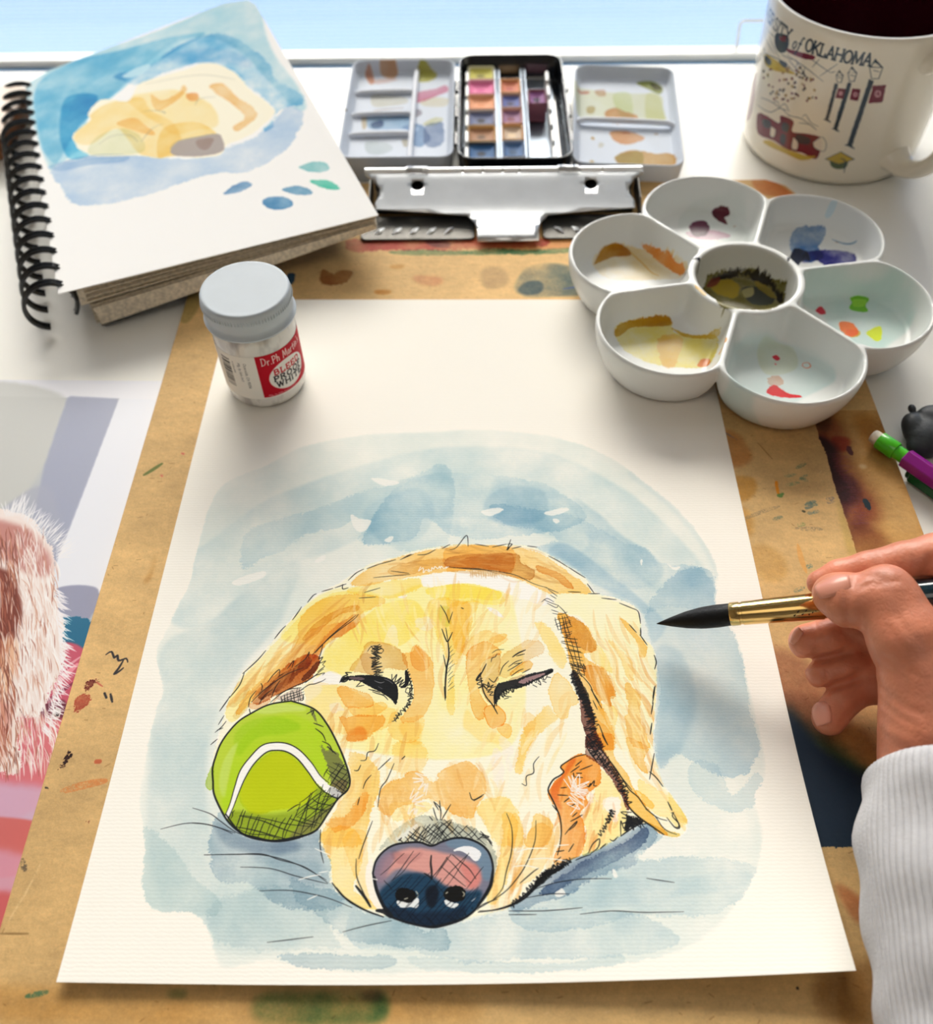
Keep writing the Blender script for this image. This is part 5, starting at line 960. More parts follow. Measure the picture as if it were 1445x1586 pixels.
def paint_palette():
    w = 1500; S_ = w / .184; base = (226, 228, 225); c = Canvas(w, w, base, None, 3); U = T_(880, 250, .391); W_, S, G_ = c.wash, c.stroke, c.gouache
    def fl(z):
        def f(u, v):
            p = march(D, lo, vox, u, v)
            if p is None or p[2] < .004: p = at(u, v, z)
            return ((p[0] - lo[0]) * S_, (lo[1] + .184 - p[1]) * S_)
        return f
    c.fn = fl(.0084)
    W_(U(440,230,520,150,700,170,740,290,600,310,470,300), (232,240,238), .5, soft=8, edge=0)
    G_(U(570,200,600,178,630,180,640,210,620,225,632,250,610,245,580,225), (84,20,36), .96, rag=2); G_(U(480,260,500,240,540,238,558,262,545,290,510,300,488,285), (88,26,58), .96, rag=3); W_(U(470,280,560,270,640,290,620,305,540,312,480,300), (220,160,185), .7, rag=5)
    W_(U(890,280,920,258,1010,260,1015,300,990,340,1010,380,960,400,900,380,880,330), (60,110,180), .95, rag=4, tex=.5); W_(U(940,360,1040,350,1140,380,1120,398,1000,402,930,402), (70,70,150), .8, rag=5, tex=.8); G_(U(885,365,910,345,945,360,960,395,920,402,890,390), (16,26,50), .95, rag=3); S(U(1045,310,1090,325,1140,320), 7, (100,140,170), .8); S(U(1020,215,1050,200), 12, (190,215,225), .7)
    W_(U(930,440,1100,420,1260,430,1340,500,1360,640,1280,720,1140,720,1020,620), (216,242,238), .9, soft=12, edge=0, tex=.3)
    G_(U(1118,540,1150,532,1192,545,1180,570,1188,595,1150,598,1112,585,1122,560), (110,190,40), .95, rag=2); G_(U(1130,548,1180,550,1172,575,1130,575), (150,215,60), .9, rag=1); G_(U(980,592,1000,575,1020,600,1000,606), (205,40,60), .95, rag=2); G_(U(1075,640,1100,635,1130,645,1150,680,1120,695,1080,672), (238,110,20), .95, rag=2); W_(U(1100,670,1150,670,1155,690,1120,698), (250,200,40), .9, rag=2); G_(U(1180,680,1210,660,1240,655,1242,700,1225,715,1205,705), (212,225,40), .95, rag=2)
    W_(U(660,720,760,690,860,720,1000,780,1060,860,960,920,760,920,640,860), (222,240,240), .8, soft=10, edge=0, tex=.3); W_(U(760,720,880,740,900,820,780,840), (240,236,200), .5, soft=6, edge=0)
    G_(U(808,775,825,768,838,782,825,790), (205,40,60), .95, rag=1); G_(U(815,800,825,802,822,808), (220,80,90), .8); S(U(930,800,950,798,960,812,945,820,928,812,930,800), 4, (228,120,80), .9); W_(U(790,860,830,850,850,880,800,890), (245,180,150), .8, rag=4); G_(U(785,910,815,885,850,905,880,920,920,925,925,938,860,938,800,925), (208,20,30), .96, rag=3)
    W_(U(190,650,300,620,400,625,420,680,500,690,590,700,560,800,430,815,330,800,240,760,195,710), (250,232,130), .9, rag=4, edge=.5, tex=.5); W_(U(185,690,200,650,290,622,395,618,405,650,330,655,250,660,205,690), (205,150,10), .85, rag=3, edge=.4); W_(U(400,655,460,680,540,690,600,660,595,690,540,705,460,695), (215,165,20), .85, rag=3); W_(U(360,700,450,700,420,810,370,800), (246,190,110), .6, rag=5); G_(U(515,800,530,785,558,783,555,808,515,815), (205,110,30), .95, rag=2)
    W_(U(100,390,140,345,230,325,340,340,440,400,465,440,360,470,180,470,110,430), (250,225,170), .7, rag=6, edge=.3, tex=.7); W_(U(100,410,130,350,190,325,240,345,245,375,180,380,130,400), (200,140,30), .9, rag=3, edge=.3); W_(U(280,330,320,325,400,375,460,420,450,450,420,440,340,380), (248,150,60), .85, rag=4, edge=.3); S(U(235,350,290,400,330,440,360,455), 7, (205,150,60), .7)
    W_(U(535,500,590,440,700,430,800,470,860,540,830,575,700,585,590,560), (120,110,50), 1, rag=4, tex=.3); G_(U(540,480,620,440,720,432,800,465,850,530,840,560,800,500,700,460,600,470), (30,24,22), .9, rag=5); G_(U(560,490,640,470,680,500,660,540,600,530), (176,150,40), .9, rag=4); G_(U(690,500,780,500,820,540,790,570,720,560), (60,64,62), .9, rag=4); G_(U(740,480,800,500,830,540,800,540,760,510), (150,130,50), .8, rag=3); G_(U(690,510,730,500,735,530,700,540), (190,180,120), .8, rag=3); G_(U(560,470,600,460,590,490,550,500), (110,40,30), .8, rag=3)
    c.fn = lambda u, v: (lambda p: ((p[0] - lo[0]) * S_, (lo[1] + .184 - p[1]) * S_))(at(u, v, .0240))
    for q in (U(490,392,505,383,522,384,522,394), U(762,325,782,322,786,329,766,332), U(866,384,876,382,876,396,868,398), U(893,474,899,472,897,484)): G_(q, (18,22,30), .95, rag=1)
    G_(U(742,578,768,577,762,584,746,585), (110,40,40), .85, rag=1); W_(U(500,490,540,520,540,535,505,505), (250,200,110), .8, rag=2); W_(U(614,698,628,698,626,716,616,714), (245,150,60), .8, rag=1)
    for q in (U(684,150,690,146), U(1226,346,1230,352), U(1100,210,1108,212)): S(q, 6, (170,130,110), .7)
    return c.img
pimg = image('palette_paint', paint_palette()); del D
pal = thing('paint_palette', (PX, PY, .0004), 'white porcelain flower palette of seven wells with wet paint, overhanging the board', 'palette')
po = obj('palette_body', P3, Q3, mat('white porcelain', rough=.24, img=pimg, coat=.05, spec=.28), pal)
uv(po, lambda p: np.c_[(p[:, 0] - lo[0]) / .184, (p[:, 1] - lo[1]) / .184])
# ---------------------------------------------------------------- paint tin: black box with half pans between two white mixing lids
def tray(outline, z0, z1, zf, wall, inset=.0012, rot=None):
    """open tray from a rounded outline function(offset): outer wall, rolled rim, inner wall, floor"""
    L = [[(x, y, z) for x, y in outline(o)] for o, z in ((inset + .001, z0), (inset, z0 + .001), (0, z1 - .0006), (.0004, z1), (wall - .0004, z1), (wall, z1 - .0006), (wall + inset, zf + .002), (wall + inset + .002, zf))]
    V, F = loft(L)
    if rot: V = [rot(p) for p in V]
    return V, F
tin = thing('watercolor_tin', (.03, .468, DZ), 'opened black paint tin with two white mixing lids, standing in front of the window', 'paint tin')
enam = mat('black enamel', srgb(16, 20, 26), .18, coat=.6)
def rot_r(p): a = math.radians(-4.6); x, y = p[0] - .0966, p[1] - .4625; return (.0966 + x * math.cos(a) - y * math.sin(a), .4625 + x * math.sin(a) + y * math.cos(a), p[2])
def paint_lid(left):
    x0, y0, S_ = (-.075, .405, 8000) if left else (.055, .395, 8000); w, h = (int(.075 * S_), int(.13 * S_)) if left else (int(.085 * S_), int(.14 * S_))
    c = Canvas(w, h, (206, 214, 226), None, 31 + left); y1 = y0 + h / S_; z = .0056
    c.fn = lambda u, v: (lambda p: ((p[0] - x0) * S_, (y1 - p[1]) * S_))(at(u, v, z)); G_, S = c.gouache, c.stroke; W_ = lambda P, col, a=1., **k: c.wash(P, tuple(int(x - (255 - x) * .2) if x < 250 else x for x in col), a, **{**k, 'tex': .25})
    if left:
        U = T_(520, 80, .1384)
        W_(U(330,240,400,220,430,330,380,350), (240,180,150), .9, soft=3, edge=0); W_(U(500,210,600,180,690,220,640,290,540,270), (240,190,150), .9, soft=4, edge=.1); W_(U(900,240,960,200,1120,230,1110,290,1000,330,910,310), (225,215,120), .95, rag=4); W_(U(430,310,560,290,700,300,560,340,440,350), (245,205,190), .7, soft=4)
        W_(U(860,500,940,440,1100,410,1220,370,1260,430,1120,490,1000,540,880,560), (230,140,165), .9, rag=5, tex=.6); W_(U(940,540,1100,500,1260,520,1220,600,1000,600), (245,232,200), .7, soft=4)
        W_(U(400,480,520,480,760,500,800,560,600,600,420,600), (232,225,205), .8, soft=4); S(U(340,690,440,650,600,630,760,620), 9, (120,100,80), .8); W_(U(360,700,500,660,700,650,840,660,840,840,700,860,420,860,350,820), (170,200,222), .9, soft=4, edge=.1); W_(U(390,800,480,760,530,770,520,830,420,850), (70,125,165), .9, soft=4)
        G_(U(750,840,850,800,960,810,1010,860,1060,960,1000,1030,920,1060,830,1000,860,900), (86,124,168), .95, rag=4, tex=.3); W_(U(1000,830,1120,780,1200,800,1200,1000,1100,1060,1000,1030), (140,160,190), .85, rag=5); G_(U(870,840,910,830,930,860,890,880), (160,185,215), .7); W_(U(980,800,1100,730,1190,740,1180,780,1060,820), (232,225,170), .8, rag=4); W_(U(860,640,940,640,960,690,880,720), (160,150,160), .7, soft=3); W_(U(740,980,800,980,800,1050,760,1050), (210,200,180), .8, rag=3)
        S(U(320,950,480,940,640,920), 8, (150,130,90), .8); W_(U(340,1000,560,1010,640,1080,500,1140,350,1120), (220,226,222), .8, soft=4); W_(U(290,700,340,690,340,830,300,850), (215,190,150), .8, soft=3)
        for q in (U(590,155,620,158), U(300,170,315,172), U(110,510,130,512), U(110,745,130,770), U(980,75,1010,90)): S(q, 12, (40,36,36), .9)
    else:
        U = T_(860, 80, .1661)
        W_(U(180,340,320,330,520,360,760,370,980,380,1010,520,1040,660,800,650,600,640,300,600,200,560), (244,240,205), .9, soft=5, edge=.1); W_(U(540,380,700,370,720,620,600,560), (228,236,190), .7, soft=5, edge=0); W_(U(850,380,970,390,1020,640,860,620), (236,236,190), .7, soft=5, edge=0)
        W_(U(470,540,560,500,640,530,760,570,730,640,520,640), (226,160,95), .95, rag=5); W_(U(210,355,310,345,310,370,220,372), (225,150,140), .8, soft=3); W_(U(370,340,460,335,470,390,400,390), (210,160,130), .8, soft=3); W_(U(300,490,370,490,360,550,300,550), (215,195,150), .8, soft=3); W_(U(760,270,900,255,1000,310,980,370,900,340), (165,170,90), .9, soft=4); W_(U(890,270,980,300,990,330,930,330), (110,100,40), .8, soft=3)
        W_(U(520,720,640,715,720,730,830,780,760,820,640,840,540,790), (240,180,130), .85, rag=5); W_(U(560,960,680,900,820,905,940,930,1080,930,1130,1010,1080,1060,900,1070,700,1060,600,1020), (226,180,115), .95, rag=5); W_(U(560,960,700,910,810,920,800,1050,650,1050), (215,222,160), .8, soft=4); W_(U(340,770,370,780,360,800,340,795), (215,170,90), .9); W_(U(330,990,360,995,355,1020,330,1015), (225,190,120), .8); W_(U(420,820,460,840,430,870,400,860), (225,215,190), .7)
        S(U(630,735,700,735), 10, (150,70,50), .8); S(U(930,745,960,745), 10, (150,110,60), .8)
    return c, (x0, y0, w / S_, h / S_)
for nm, left in (('mixing_lid', True), ('mixing_lid', False)):
    if left: ol = lambda o: rrect(-.0700 + o, -.0048 - o, .4140 + o, .5265 - o, .0075 - o * .5); rot = None
    else: ol = lambda o: rrect(.0655 + o, .1277 - o, .4065 + o, .5185 - o, .0085 - o * .5); rot = rot_r
    c, (x0, y0, sw, sh) = paint_lid(left)
    m = mat('white enamel lid inside, paint ' + ('left' if left else 'right'), rough=.55, img=image('lid_paint', c.img), spec=.12)
    fz = .0050 if left else .0040
    o = obj(nm, *tray(ol, DZ + .0002, .0118 if left else .0105, fz, .0014, rot=rot), m, tin, label='white lid with grey and pink paint in wells' if left else 'white lid with ochre paint in two wells'); bevel(o, .0002)
    uv(o, lambda p: np.c_[(p[:, 0] - x0) / sw, (p[:, 1] - y0) / sh])
    wm = mat('white enamel ridge', srgb(222, 226, 234), .5, spec=.2) if left else bpy.data.materials['white enamel ridge']
    R = [(-.0640, -.0420, .4475, .0), (-.0640, -.0420, .4700, .0), (-.0640, -.0420, .4960, 0), (-.0300, -.0292, .4220, 1)] if left else [(.0690, .1240, .4590, 0)]
    for x0_, x1_, yy_, vert in R:
        if vert: path = [(-.0300, .4190, .0050), (-.0300, .4220, .0064), (-.0296, .5180, .0064), (-.0296, .5220, .0050)]
        elif left: path = [(-.0650, yy_, .0046), (-.0630, yy_, .0062), (-.0330, yy_ + .001, .0062), (-.0305, yy_ + .001, .0048)]
        else: path = [rot_r((x0_, yy_, .0040)), rot_r((x0_ + .003, yy_, .0068)), rot_r((x1_ - .003, yy_ - .001, .0068)), rot_r((x1_, yy_ - .001, .0040))]
        V, F = tube(crom(path, False, .003), .0017, 10); obj('ridge', V, F, wm, o)
ol = lambda o: rrect(-.0026 + o, .0622 - o, .4092 + o, .5285 - o, .0095 - o * .5)
bx = obj('box', *tray(ol, DZ + .0002, .0135, -.002, .0013), enam, tin); bevel(bx, .0002)
ins = mat('brushed tin insert', srgb(150, 160, 172), .42, .9, var=.05, vscale=80)
bm = bmesh.new(); box(bm, .0010, .0562, .4130, .5235, -.0015, -.0004, .0003); plate = from_bm('insert', bm, ins, tin)
tabm = mat('white enamelled tab', srgb(236, 236, 234), .3)
for side in (0, 1):
    for k in range(6):
        y = .4215 + k * .0172; x = .0016 if side == 0 else .0512
        bm = bmesh.new(); box(bm, x, x + .0022, y - .0062, y + .0062, -.0006, .0100, .0008); from_bm('tab', bm, tabm, plate)
for x in (.0213, .0375):
    for dx in (-.0012, .0012):
        bm = bmesh.new(); box(bm, x + dx - .0004, x + dx + .0004, .4140, .5220, -.0004, .0078, .0002); from_bm('rail', bm, ins, plate)
for x0_, x1_, y0_, y1_ in ((.0230, .0360, .5060, .5205), (.0392, .0500, .4905, .5030)):
    bm = bmesh.new(); box(bm, x0_, x1_, y0_, y1_, -.0004, .0020, .0004); from_bm('empty_slot', bm, mat('grey slot floor', srgb(92, 98, 108), .4, .6), plate)
for hy_ in (.438, .468, .498):
    for hx_ in (-.0037, .0634):
        V, F = tube([(hx_, hy_ - .006, .0080), (hx_, hy_ + .006, .0080)], .0013, 10); obj('hinge', V, F, enam, tin)
# half pans, every one a thing of its own
pans = [(.0030, 0, (208, 200, 92), (150, 140, 60), 'yellow', 0), (.0030, 1, (236, 124, 172), (220, 90, 150), 'pink', 0), (.0030, 2, (240, 168, 124), (230, 150, 100), 'peach orange', 0), (.0030, 3, (112, 120, 156), (24, 28, 44), 'grey blue', 0), (.0030, 4, (176, 128, 92), (110, 80, 50), 'brown', 0), (.0030, 5, (50, 98, 150), (14, 40, 66), 'deep blue', 0),
        (.0228, 1, (214, 128, 96), (190, 90, 70), 'coral', -.4), (.0228, 2, (96, 106, 170), (50, 44, 90), 'blue violet', -.45), (.0228, 3, (160, 116, 150), (130, 60, 80), 'mauve', -.45), (.0228, 4, (206, 182, 158), (230, 205, 170), 'beige', -.3), (.0228, 5, (80, 116, 164), (40, 80, 120), 'slate blue', 0), (.0392, 2, (150, 92, 150), (50, 30, 70), 'dark purple', -.5)]
rims = {'yellow': (225, 222, 190), 'pink': (240, 170, 195), 'peach orange': (238, 190, 150), 'grey blue': (190, 180, 180), 'brown': (232, 190, 120), 'deep blue': (60, 70, 80), 'coral': (240, 190, 130), 'blue violet': (205, 170, 150), 'mauve': (215, 165, 150), 'beige': (230, 180, 120), 'slate blue': (150, 170, 200), 'dark purple': (225, 120, 100)}
proto = None
for px, k, cc, dc, nm, dy in pans:
    yc = .5142 - k * .0178 + (0 if px < .01 else (.0015 if px < .03 else -.0005)); wx = .0166 if px < .01 else (.0128 if px < .03 else .0112); hz = .0092 if nm != 'dark purple' else .0125
    p = thing('paint_pan', (px + wx / 2, yc, -.0003), 'half pan of %s watercolour in the open tin' % nm, 'paint pan', 'half pans in the tin')
    ol2 = lambda o: rrect(px + o, px + wx - o, yc - .0084 + o, yc + .0084 - o, .0012)
    pm_ = mat('%s stained pan plastic' % nm, srgb(*rims[nm]), .35) if nm != 'dark purple' else mat('purple stained pan plastic', srgb(150, 90, 110), .35)
    obj('pan', *tray(ol2, -.0003, hz, hz - .004, .0009, .0003), pm_, p)
    m = mat('%s paint cake' % nm, srgb(*cc), .6, spec=.25); t = m.node_tree; b = t.nodes['Principled BSDF']; tcn = t.nodes.new('ShaderNodeTexCoord'); mpp = t.nodes.new('ShaderNodeMapping'); g = t.nodes.new('ShaderNodeTexGradient'); g.gradient_type = 'SPHERICAL'
    mpp.inputs['Scale'].default_value = (260, 260, 60); mpp.inputs['Location'].default_value = (.1, 0, -.5); n = t.nodes.new('ShaderNodeTexNoise'); n.inputs['Scale'].default_value = 300
    r_ = t.nodes.new('ShaderNodeValToRGB'); r_.color_ramp.elements[0].position = .15; r_.color_ramp.elements[0].color = (*srgb(*cc), 1); r_.color_ramp.elements[1].position = .55; r_.color_ramp.elements[1].color = (*srgb(*dc), 1)
    t.links.new(tcn.outputs['Object'], mpp.inputs[0]); t.links.new(mpp.outputs[0], g.inputs[0]); t.links.new(g.outputs[0], r_.inputs[0]); t.links.new(r_.outputs[0], b.inputs['Base Color'])
    loops = [[(x, y, z) for x, y in ol2(o)] for o, z in ((.0013, hz - .0042), (.0013, hz - .0014), (.003, hz - .0022), (.0048, hz - .0026))]
    obj('paint', *loft(loops), m, p)
# ---------------------------------------------------------------- wire bound sketchbook
A_, B_, C_, D_ = at(90, 455, .0220), at(586, 333, .0235), at(386, -10, .0345), at(37, 124, .0085)      # near left, near right, far right, far left corners of the open page
def page(u, v, dz=0, off=(0, 0)):
    p = (1 - u) * (1 - v) * A_ + u * (1 - v) * B_ + u * v * C_ + (1 - u) * v * D_
    return np.array([p[0] + off[0], p[1] + off[1], p[2] + .0025 * math.sin(math.pi * min(1, v * 1.0)) * (1 - u) + dz])
book = thing('sketchbook', (.5 * (A_[0] + C_[0]), .5 * (A_[1] + C_[1]), DZ), 'wire bound sketchbook open at a blue and cream watercolour study of a dog', 'sketchbook')
BW, BH = 1000, 1640
def paint_page():
    c = Canvas(BW, BH, (247, 246, 244), homog([(90, 455), (586, 333), (386, -10), (37, 124)], [(0, BH), (BW, BH), (BW, 0), (0, 0)]), 17); U = T_(0, 0, .41522); W_, S, G_ = c.wash, c.stroke, c.gouache; W2 = lambda P, col, a, **k: c.wash(P, col, a * .66, **k)
    body = U(255,530,310,470,305,440,350,390,440,395,480,330,560,300,660,270,720,245,790,250,860,290,900,340,950,370,990,410,960,450,900,500,840,530,790,550,760,590,680,605,600,600,540,610,470,600,310,600)
    W2(U(70,330,160,230,400,180,600,110,800,20,900,-40,960,0,1000,180,1110,330,1120,400,1060,380,960,280,880,200,760,150,620,170,500,260,420,340,330,420,260,520,200,640,180,640,130,480), (140,205,228), .95, soft=10, edge=0, tex=.4)
    W2(U(130,330,250,240,420,200,600,150,740,130,640,190,500,280,420,350,330,430,300,470,290,560,250,600,200,630,150,540), (70,180,225), .85, soft=8, edge=.1, tex=.5)
    W2(U(230,380,330,370,320,440,270,500,300,560,310,600,240,610,210,500), (0,165,220), .9, soft=6, edge=0)
    W2(U(390,300,520,260,600,200,700,150,800,130,900,170,980,230,1000,290,1100,330,1120,380,1060,390,1000,420,980,480,930,490,990,420,940,360,880,310,800,250,720,240,640,260,560,290,480,330), (30,150,215), .85, rag=8, edge=.2, tex=.6)
    W2(U(600,220,700,190,820,190,900,220,900,250,800,240,700,240,620,250), (165,200,235), .5, soft=6, edge=0); G_(U(420,300,470,270,520,255,500,285,450,305), (195,228,240), .9, rag=3)
    W2(U(190,650,300,610,440,600,600,610,700,600,800,560,900,520,990,450,1040,390,1110,400,1100,450,1040,540,960,600,860,650,740,660,620,700,480,750,360,780,260,780,220,720), (160,195,232), .95, rag=8, edge=.15, tex=.4)
    W2(U(180,640,300,605,430,600,420,625,300,640,220,660), (110,165,215), .6, soft=5, edge=0)
    G_(body, (250, 244, 222), 1, rag=4); c.setclip(body, (), 2)
    W_(U(340,420,480,380,520,430,600,480,620,560,540,610,470,590,400,500,310,560,260,530), (248,226,165), .8, soft=6, edge=.1); W_(U(430,390,520,360,620,350,740,400,760,480,680,500,600,520,540,480), (250,230,170), .7, soft=8, edge=0); W_(U(560,500,680,470,760,520,700,560,600,600,540,610), (247,222,150), .8, soft=5)
    W_(U(740,330,790,320,850,370,900,400,920,430,880,470,830,500,820,480,870,440,820,390,770,360), (240,195,130), .9, rag=4); W_(U(650,365,690,360,690,385,660,390), (240,180,120), .9, rag=3); W_(U(520,370,560,390,620,360,640,330,650,350,600,400,540,430), (244,205,140), .8, rag=3); W_(U(400,480,460,460,500,490,530,520,500,520,440,500), (244,200,130), .8, rag=3)
    W_(U(310,560,350,520,420,500,480,530,480,590,320,600), (232,238,222), .9, soft=3)
    c.setclip(None)
    G_(U(580,580,610,545,680,525,760,510,780,540,770,580,680,600,600,600), (170,160,156), .95, rag=3, soft=0); W_(U(680,540,740,530,720,570,690,570), (215,190,180), .6, soft=4)
    for q in (U(490,435,540,430,570,440,560,430), U(680,405,700,380,760,370), U(580,575,600,550,640,535,720,520), U(340,560,380,530,440,525,470,550), U(480,550,520,500,560,480), U(500,330,700,290,840,300)): S(q, 3, (130,130,120), .6)
    S(U(200,640,260,615,340,600,420,598), 4, (60,120,180), .6)
    for q, cc in ((U(770,738,800,710,850,690,880,700,840,725,790,738), (100,150,195)), (U(1000,715,1050,700,1100,705,1122,725,1080,733,1030,728), (110,165,200)), (U(918,765,950,745,1010,745,1038,770,1000,792,940,790), (90,150,195)), (U(1075,625,1130,600,1190,600,1208,625,1170,640,1120,640), (110,190,195)), (U(1115,675,1180,670,1230,685,1243,705,1190,705,1150,695), (80,200,175))): W_(q, cc, .95, rag=3, edge=.4)
    return c.img
NU, NV = 22, 34; V = []; UVs = []
for j in range(NV + 1):
    for i in range(NU + 1):
        u, v = i / NU, j / NV; rr_ = .11                     # rounded far corners
        uu, vv = u, v
        if v > 1 - rr_ * .6:
            f = (v - (1 - rr_ * .6)) / (rr_ * .6); k = rr_ * (1 - math.sqrt(max(0, 1 - f * f))); uu = k + u * (1 - 2 * k)
        V.append(tuple(page(uu, vv))); UVs.append((uu, vv))
F = [(j * (NU + 1) + i, j * (NU + 1) + i + 1, (j + 1) * (NU + 1) + i + 1, (j + 1) * (NU + 1) + i) for j in range(NV) for i in range(NU)]
pg = obj('painted_page', V, F, mat('white sketch paper', rough=.8, img=image('sketch_page', paint_page()), spec=.2), book, False, label='page with a blue and cream watercolour study')
l = pg.data.uv_layers.new(name='UVMap'); idx = [v for p in pg.data.polygons for v in p.vertices]; l.data.foreach_set('uv', np.array(UVs)[idx].ravel()); solid(pg, .0004, -1)
em = mat('cream page edges', srgb(214, 202, 180), .8, var=.25, vscale=600)
BZ = lambda u: DZ + .0005 + .0186 * u          # underside: flat on the desk at the wire, propped on the clip at the right
def stack(name, f0, f1, ins_near, ins_far, m, n=18):
    """a block of leaves between two fractions of the book's thickness"""
    V = []; N1 = n + 1
    for f in (f0, f1):
        for j in range(N1):
            for i in range(N1):
                v = ins_near + (.965 - ins_near) * j / n; u = ins_far + (.985 - .04 * j / n - ins_far) * i / n; p = page(u, v)
                V.append((p[0] + .0006 * math.sin(f * 9 + v * 3), p[1] + .0006 * math.sin(f * 11 + u * 4), p[2] - .0006 + (BZ(u) - p[2] + .0006) * f))
    K = N1 * N1; F = [(j * N1 + i, j * N1 + i + 1, (j + 1) * N1 + i + 1, (j + 1) * N1 + i) for j in range(n) for i in range(n)]
    F += [tuple(K + q for q in f[::-1]) for f in F]
    E_ = [i for i in range(n)] + [n + j * N1 for j in range(n)] + [n * N1 + i for i in range(n, 0, -1)] + [j * N1 for j in range(n, 0, -1)]
    F += [(a, K + a, K + b_, b_) for a, b_ in zip(E_, E_[1:] + E_[:1])]
    return obj(name, V, F, m, book, False)
stack('page_block', .0, .44, .012, .05, em)
bk = mat('dark grey card cover', srgb(52, 56, 58), .6)
stack('page_block', .52, .92, .0, .08, em)
stack('cover', .93, 1.0, .006, .08, bk)
for k in range(9):                                            # single leaves standing a little proud at the near edge
    d = (.07 + k * .10 + (.03 if k > 3 else 0)); v0 = .004 + .004 * random.random(); s0 = random.uniform(0, .0012); V = []
    for i in range(17): u = .07 + .925 * i / 16; p = page(u, v0); q = page(u, .06); V += [(p[0], p[1] - s0, p[2] + (BZ(u) - p[2]) * d), (q[0], q[1], q[2] + (BZ(u) - q[2]) * d)]
    o = obj('leaf', V, [(2 * i, 2 * i + 2, 2 * i + 3, 2 * i + 1) for i in range(16)], em, book, False); solid(o, .0002, 0)
wire = mat('black coated binding wire', srgb(14, 18, 24), .22, coat=.6)
ax0, ax1 = page(0, .0), page(0, .985); nring = 17; rme = None
axd = (ax1 - ax0) / np.linalg.norm(ax1 - ax0); acr = page(1, .5) - page(0, .5); acr -= axd * (acr @ axd); acr /= np.linalg.norm(acr); upv = np.cross(acr, axd); upv = upv if upv[2] > 0 else -upv
for k in range(nring):
    v = .030 + .925 * k / (nring - 1); b0 = page(0, v); parts = []
    for s_ in (-.0013, .0013):
        P = []
        for a in np.linspace(math.radians(-40 + 0), math.radians(248), 40):
            hz_ = min(.0125, (b0[2] - DZ - .0012 + .003) / 2); P.append(b0 + axd * s_ + acr * (-.0062 + .0120 * math.cos(a)) + np.array([0, 0, 1.]) * (.003 - hz_ + hz_ * math.sin(a)))
        parts.append(tube(P, .00105, 8))
    obj('ring', *merge(*parts), wire, book)
